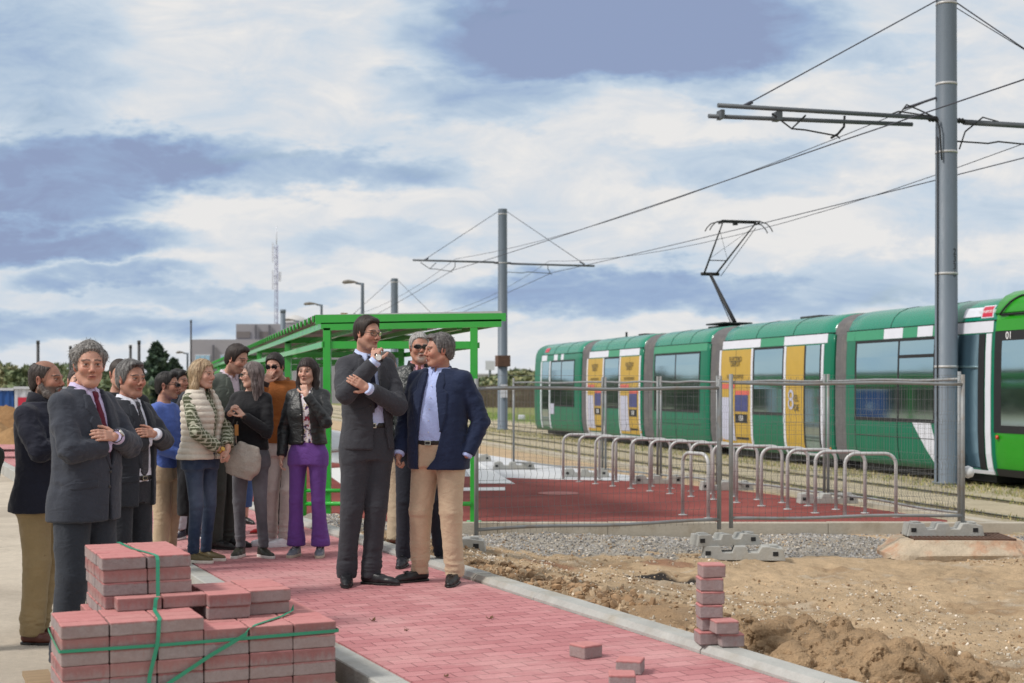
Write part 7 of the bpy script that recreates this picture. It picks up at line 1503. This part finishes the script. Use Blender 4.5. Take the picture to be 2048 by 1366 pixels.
def c_black_sweater():
    P = Person(500, 11.15, 0, 1.545, -14, 'laughing woman with long grey streaked hair in a black sweater', fem=True, skin=SK['c'], hyaw=-58, hpitch=4, hs=1.05, hair=srgb(70, 58, 56), hair2=srgb(150, 138, 136), grey=.65, hst='long', bangs=.082, len=.30, ht=.010, lod=1, seed=9, nstr=1100, mouth=.006, teeth=True, hwid=.95, lean=(.0, .03), hc=(.02, -.02, 1.665), front_lock=.02,
               arms=dict(r=dict(e=(-.205, -.10, 1.14), w=(-.075, -.27, 1.29), hd=(.35, -.3, .5), hn=(1, .2, 0), curl=.55, ts=-1), l=dict(e=(.205, -.10, 1.13), w=(.06, -.27, 1.27), hd=(-.55, -.25, .65), hn=(-1, .2, 0), curl=.25, ts=1)), feet=dict(r=dict(x=-.10, y=0, yaw=2), l=dict(x=.12, y=.02, yaw=52)))
    P.trousers(srgb(92, 92, 98), .084, .053, .038, .085, 1.0, kind='denim', fold=.004, colf=lambda V, c: c*(1+.4*fbm(V*14, 4, 2)[:, None]+.35*np.exp(-((V[:, 2]-.62)/.16)**2)[:, None])); P.jacket(srgb(28, 28, 32), .97, None, lapel=False, kind='cotton', grow=.016, rs=(.060, .050, .042), end=-.01, name='sweater', flare=-.004, top=1.49, fold=.006)
    P.glasses('clear'); P.watch(1, M_LEATH, M_LEATH, off=.0); P.shoes('runner', srgb(44, 44, 36), srgb(214, 210, 204), lace=srgb(60, 58, 50), s=.88)
    M = P.root.matrix_basis if False else None; bpy.context.view_layer.update(); W = P.root.matrix_world
    bag = empty('handbag', W @ Vector((.05, -.24, .88)), P.yaw+R(8), 'shiny grey crossbody handbag worn by the woman in the black sweater', 'handbag'); v = Vox([-.2, -.1, -.17], [.2, .1, .17], .007)
    v.loft([(-.13, .085, .03, 0), (-.10, .125, .045, 0), (-.03, .145, .05, 0), (.06, .125, .036, 0), (.11, .10, .02, 0), (.13, .06, .014, 0)], 0, 0, e=2.6); V, Q = v.net(1); V = folds(V, Q, .007, 4, (10, 10, 10)); o = np_mesh('pouch', V, Q, cloth('leather', None, 'leather'), np.tile(np.array(srgb(168, 158, 148)), (len(V), 1)), True, bag); o.rotation_euler.y = R(18)
    a = MB(); a.tube([(-.055, .0, .11), (-.06, -.01, .17), (-.055, -.015, .24), (-.05, -.01, .30)], .005, 8); a.build('chain', M_METAL, bag); a = MB(); a.box((-.052, -.016, .235), (.030, .010, .085)); a.build('strap_tab', pm('tan_leather', srgb(176, 120, 60), .5, .1), bag, bevel=.003)
    
def c_laughing_man():
    P = Person(450, 11.8, 0, 1.70, 46, 'laughing dark haired man in a grey green suit behind two women', skin=SK['a'], hyaw=18, hpitch=16, hs=1.10, hair=srgb(40, 32, 30), hair2=srgb(70, 56, 52), grey=.4, hst='short', ht=.015, quiff=.014, hf=.092, lod=1, seed=10, lean=(0, -.10), hc=(0, -.10, 1.655), beard=(.4, srgb(88, 68, 60)), teeth=True, mouth=.004, flow=(.2, .5, .3),
               arms=dict(r=dict(e=(-.24, .02, 1.13), w=(-.18, -.14, .95), hide=True), l=dict(e=(.24, .02, 1.13), w=(.18, -.14, .95), hide=True)), feet=dict(r=dict(x=-.10, yaw=14), l=dict(x=.06, y=.04, yaw=32)))
    P.trousers(srgb(66, 70, 66), .092, .072, .060, .045, 1.0, fold=.005); P.shirt(srgb(206, 190, 202), .95, vneck=.04); P.jacket(srgb(84, 90, 84), .84, SUIT_OP(1.08, x0=0), lapel=1.10); P.shoes('oxford', srgb(34, 34, 36), s=1.0)
def c_blonde_woman():
    P = Person(402, 10.85, 0, 1.545, 60, 'blonde woman in a beige quilted vest over a green checked blouse', fem=True, skin=SK['c'], hyaw=4, hpitch=4, hs=1.14, hair=srgb(132, 106, 80), hair2=srgb(190, 168, 136), grey=.8, hst='long', bangs=.085, len=.17, ht=.014, lod=1, seed=11, w=1.04, nstr=1000, teeth=True, mouth=.003, hwid=1.12, brow=srgb(110, 84, 64), lockl=.9, front_lock=-.01,
               arms=dict(r=dict(e=(-.195, -.13, 1.14), w=(.0, -.235, .975), hd=(.55, -.25, -.6), hn=(.3, .9, 0), curl=.5, ts=-1), l=dict(e=(.205, -.12, 1.13), w=(.075, -.24, .985), hd=(-.35, -.15, -.85), hn=(-.6, .7, 0), curl=.5, ts=1)), feet=dict(r=dict(x=-.08, y=.0, yaw=10), l=dict(x=.10, y=.02, yaw=12)))
    P.trousers(srgb(42, 56, 80), .088, .057, .042, .075, 1.0, kind='denim', colf=denim_f(.3), fold=.004); ck = check(srgb(186, 186, 166), 30, 30, .22)
    P.jacket(srgb(82, 86, 64), .98, None, lapel=False, kind='cotton', grow=.004, rs=(.054, .054, .050), end=-.05, name='blouse', flare=-.01, top=1.47, fold=.006, colf=ck); P.collar(srgb(82, 86, 64), 'cotton', par=P.jk, r=.060, top=1.52, name='blouse_collar')
    P.jacket(srgb(208, 198, 184), .90, [(.90, .0, .05), (1.1, -.0, .05), (1.3, -.02, .06), (1.42, -.05, .06), (1.56, -.07, .07)], lapel=False, kind='puff', puff=quilt(19, .012), grow=.040, sleeve=False, name='vest', flare=.004, fold=.003, rs=(.050, .05, .05))
    P.collar(srgb(204, 194, 180), 'puff', par=P.jk, r=.074, top=1.54, fall=.05, name='vest_collar', spread=55, wing=.02); P.watch(0, M_GOLD, M_GOLD, off=-.01); P.shoes('runner', srgb(98, 86, 56), srgb(224, 218, 206), lace=srgb(110, 98, 66), s=.92)
def c_pale_jeans():
    P = Person(384, 12.5, 0, 1.56, 20, 'person in pale jeans and black canvas shoes behind the blonde woman', fem=True, skin=SK['c'], hair=srgb(96, 84, 78), hair2=srgb(140, 126, 118), hst='long', lod=2, seed=12, lean=(.14, 0), hc=(0, -.02, 1.66), feet=dict(r=dict(x=-.11, y=0, yaw=-34), l=dict(x=.07, y=.05, yaw=10)))
    P.trousers(srgb(176, 182, 190), .088, .064, .050, .10, 1.0, kind='denim'); P.shirt(srgb(50, 52, 60), .95, collar=False); P.shoes('sneaker', srgb(40, 40, 54), srgb(222, 220, 220), lace=srgb(226, 226, 226), s=.88)
def c_blue_sweater():
    P = Person(330, 11.5, ROAD, 1.625, 78, 'man in a bright blue sweater and sunglasses seen in profile', skin=SK['b'], hyaw=6, hs=1.14, hair=srgb(30, 27, 27), hair2=srgb(50, 46, 46), grey=.3, hst='short', ht=.004, hf=.090, quiff=.018, lod=1, seed=13, shave=.5, beard=(.25, srgb(100, 84, 78)), feet=dict(r=dict(x=-.10, yaw=10), l=dict(x=.08, yaw=10)),
               arms=dict(r=dict(e=(-.235, -.04, 1.12), w=(-.10, -.22, 1.02), hide=True), l=dict(e=(.23, -.08, 1.12), w=(.05, -.24, 1.05), hide=True)))
    P.trousers(srgb(184, 162, 136), .094, .07, .056, .05, 1.0, kind='cotton', fold=.006); P.jacket(srgb(82, 106, 178), .92, None, lapel=False, kind='cotton', grow=.014, rs=(.062, .052, .044), name='sweater', flare=.0, top=1.48, fold=.006); P.glasses('sport'); P.shoes('oxford', srgb(70, 60, 50), s=.95)
    bpy.context.view_layer.update(); W = P.root.matrix_world; v = Vox([-.22, -.18, -.50], [.22, .18, .14], .012); v.loft([(-.46, .13, .06, 0), (-.2, .12, .07, 0), (0, .10, .07, 0), (.08, .07, .06, 0), (.11, .04, .04, 0)], 0, 0); V, Q = v.net(1); V = folds(V, Q, .016, 3, (9, 9, 3))
    o = np_mesh('coat', V, Q, cloth('wool', None, 'wool'), np.tile(np.array(srgb(30, 30, 34)), (len(V), 1))); o.location = W @ Vector((-.08, -.26, 1.02)); o.rotation_euler.z = P.yaw; tag(o, 'black coat folded over the arm of the man in the blue sweater', 'coat')
def c_dark_jacket():
    P = Person(354, 12.8, ROAD, 1.665, 50, 'dark haired man in a dark blue jacket behind the blue sweater', skin=SK['b'], hyaw=20, hs=1.04, hair=srgb(28, 25, 25), ht=.016, quiff=.008, lod=2, seed=14)
    P.trousers(srgb(34, 34, 40), .094, .07, .06, .05, 1.0); P.jacket(srgb(36, 42, 52), .84, None, lapel=False, kind='wool'); P.collar(srgb(34, 40, 50), 'wool', par=P.jk, r=.07, top=1.54); P.shoes('oxford', srgb(30, 30, 32), s=1.0)
def c_arms_man():
    P = Person(256, 8.9, ROAD, 1.665, 64, 'grey haired man in a dark suit and dotted black tie, arms crossed', skin=SK['b'], hyaw=-12, hpitch=2, hs=1.14, hair=srgb(52, 48, 48), hair2=srgb(150, 148, 146), grey=.55, side_grey=.2, hst='short', ht=.013, hf=.096, quiff=.006, recede=.006, side=-.03, lod=0, seed=15, w=.96, belly=.02, flow=(.4, .4, -.2), gaze=.003, beard=(.15, srgb(120, 104, 98)), face_w=1.04,
               arms=cross('l', 1.23), feet=dict(r=dict(x=-.12, yaw=-10), l=dict(x=.12, yaw=14)))
    P.trousers(srgb(44, 46, 52), .096, .072, .062, .05, 1.0, fold=.006); P.shirt(srgb(220, 222, 234), .96, cuff=.022); P.tie(srgb(30, 30, 34), srgb(90, 90, 96), .99); P.belt(.985); P.jacket(srgb(48, 51, 58), .80, [(.80, -.06, .10), (.95, -.06, .09), (1.1, -.06, .08), (1.3, -.05, .06), (1.42, -.055, .055), (1.56, -.066, .066)], lapel=1.05, rs=(.068, .060, .050), pocket=[(-.13, .98)])
    P.cuffs(srgb(206, 208, 222), .038, which=(1,), at_=-.002)
def c_short_hair():
    P = Person(238, 10.5, ROAD, 1.715, 30, 'man with cropped hair, only his head showing behind the suited men', skin=SK['a'], hyaw=0, hair=srgb(52, 44, 40), ht=.006, lod=2, seed=16, hs=1.05)
    P.trousers(srgb(40, 42, 48), .094, .07, .06, .05, 1.0); P.jacket(srgb(34, 36, 40), .84, None, lapel=False); P.shoes('oxford', srgb(30, 30, 32))
def c_curly_man():
    P = Person(168, 7.6, ROAD, 1.745, 62, 'curly grey haired man in a grey suit and burgundy tie, arms crossed', skin=SK['a'], hyaw=-36, hpitch=2, hs=1.13, hair=srgb(76, 72, 70), hair2=srgb(160, 156, 152), grey=.75, hst='short', ht=.010, hf=.100, recede=.008, curl_amp=.008, volume=.75, nape=-.085, side=-.032, lod=0, seed=17, w=.98, belly=.03, face_w=.99, nstr=900, slen=.030, mess=.6, jaw=.90, brow=srgb(70, 56, 50), brow_w=1.3,
               arms=cross('l', 1.20), feet=dict(r=dict(x=-.13, yaw=-10), l=dict(x=.13, yaw=14)), hc=(0, -.03, 1.66))
    P.trousers(srgb(50, 54, 62), .104, .080, .068, .05, 1.0, fold=.006); P.shirt(srgb(204, 192, 226), .96, cuff=.022); P.tie(srgb(96, 26, 48), None, .98, wid=.038); P.jacket(srgb(56, 60, 70), .795, SUIT_OP(1.05, x0=.02), lapel=1.08, rs=(.068, .061, .051), pocket=[(-.125, .995)], flare=.02)
    P.cuffs(srgb(206, 202, 222), .040, which=(1,), at_=-.004); P.watch(1, off=.018, dirv=(0, -.8, .6)); P.buttons([1.06, .98], .012, .036, M_BUT, .008)
def c_beard_man():
    P = Person(86, 8.34, ROAD, 1.655, 74, 'balding bearded man in a navy coat and khaki trousers, arms crossed', skin=SK['d'], hyaw=4, hpitch=0, hs=1.16, hair=srgb(52, 44, 42), hair2=srgb(90, 80, 76), grey=.4, hst='short', ht=.003, hf=.115, recede=.03, bald=1.15, lod=0, seed=18, w=1.02, belly=.03, beard=(.9, srgb(104, 96, 92)), beard_vol=.006, brow=srgb(48, 38, 34), face_w=1.05, shave=.3,
               arms=cross('r', 1.21), feet=dict(r=dict(x=-.10, y=.0, yaw=10), l=dict(x=.06, y=.08, yaw=30)))
    P.trousers(srgb(150, 130, 96), .100, .078, .064, .06, 1.0, fold=.008, kind='cotton'); P.jacket(srgb(30, 32, 46), .82, None, lapel=False, rs=(.070, .062, .052), flare=.035, kind='wool', fold=.007); P.collar(srgb(26, 27, 38), 'wool', par=P.jk, r=.076, top=1.56, fall=.06, name='coat_collar', spread=30); P.shoes('oxford', srgb(88, 46, 36), s=1.0)
def c_white_sneaker():
    P = Person(118, 10.0, ROAD, 1.66, 30, 'man in jeans and white sneakers hidden behind the bearded man', skin=SK['c'], lean=(.18, 0), hair=srgb(60, 50, 46), ht=.008, lod=2, seed=19, hs=1.0, feet=dict(r=dict(x=-.07, yaw=-10), l=dict(x=.10, yaw=-10)))
    P.trousers(srgb(52, 74, 104), .09, .068, .055, .08, 1.0, kind='denim'); P.jacket(srgb(24, 24, 28), .86, None, lapel=False); P.shoes('sneaker', srgb(214, 214, 222), srgb(226, 226, 230), lace=srgb(230, 230, 236), s=.98)
def c_edge_man():
    P = Person(-124, 8.0, ROAD, 1.70, 10, 'person mostly outside the left edge, dark green sleeve and hand', skin=SK['b'], hair=srgb(50, 44, 40), lod=2, seed=20, arms=dict(l=dict(e=(.30, .02, 1.15), w=(.285, -.10, .93), hd=(0, -.3, -1), hn=(-1, 0, 0), curl=.7)))
    P.trousers(srgb(60, 62, 70), .09, .068, .055, .05, 1.0); P.jacket(srgb(44, 50, 44), .85, None, lapel=False, rs=(.070, .060, .052)); P.shoes('oxford', srgb(30, 30, 32))
CAST = [c_glasses_man, c_blazer_man, c_vest_man, c_behind_man, c_purple_woman, c_rust_man, c_red_shoes, c_bluejeans, c_black_sweater, c_laughing_man, c_blonde_woman, c_pale_jeans, c_blue_sweater, c_dark_jacket, c_arms_man, c_short_hair, c_curly_man, c_beard_man, c_white_sneaker, c_edge_man]
for f in CAST: f()
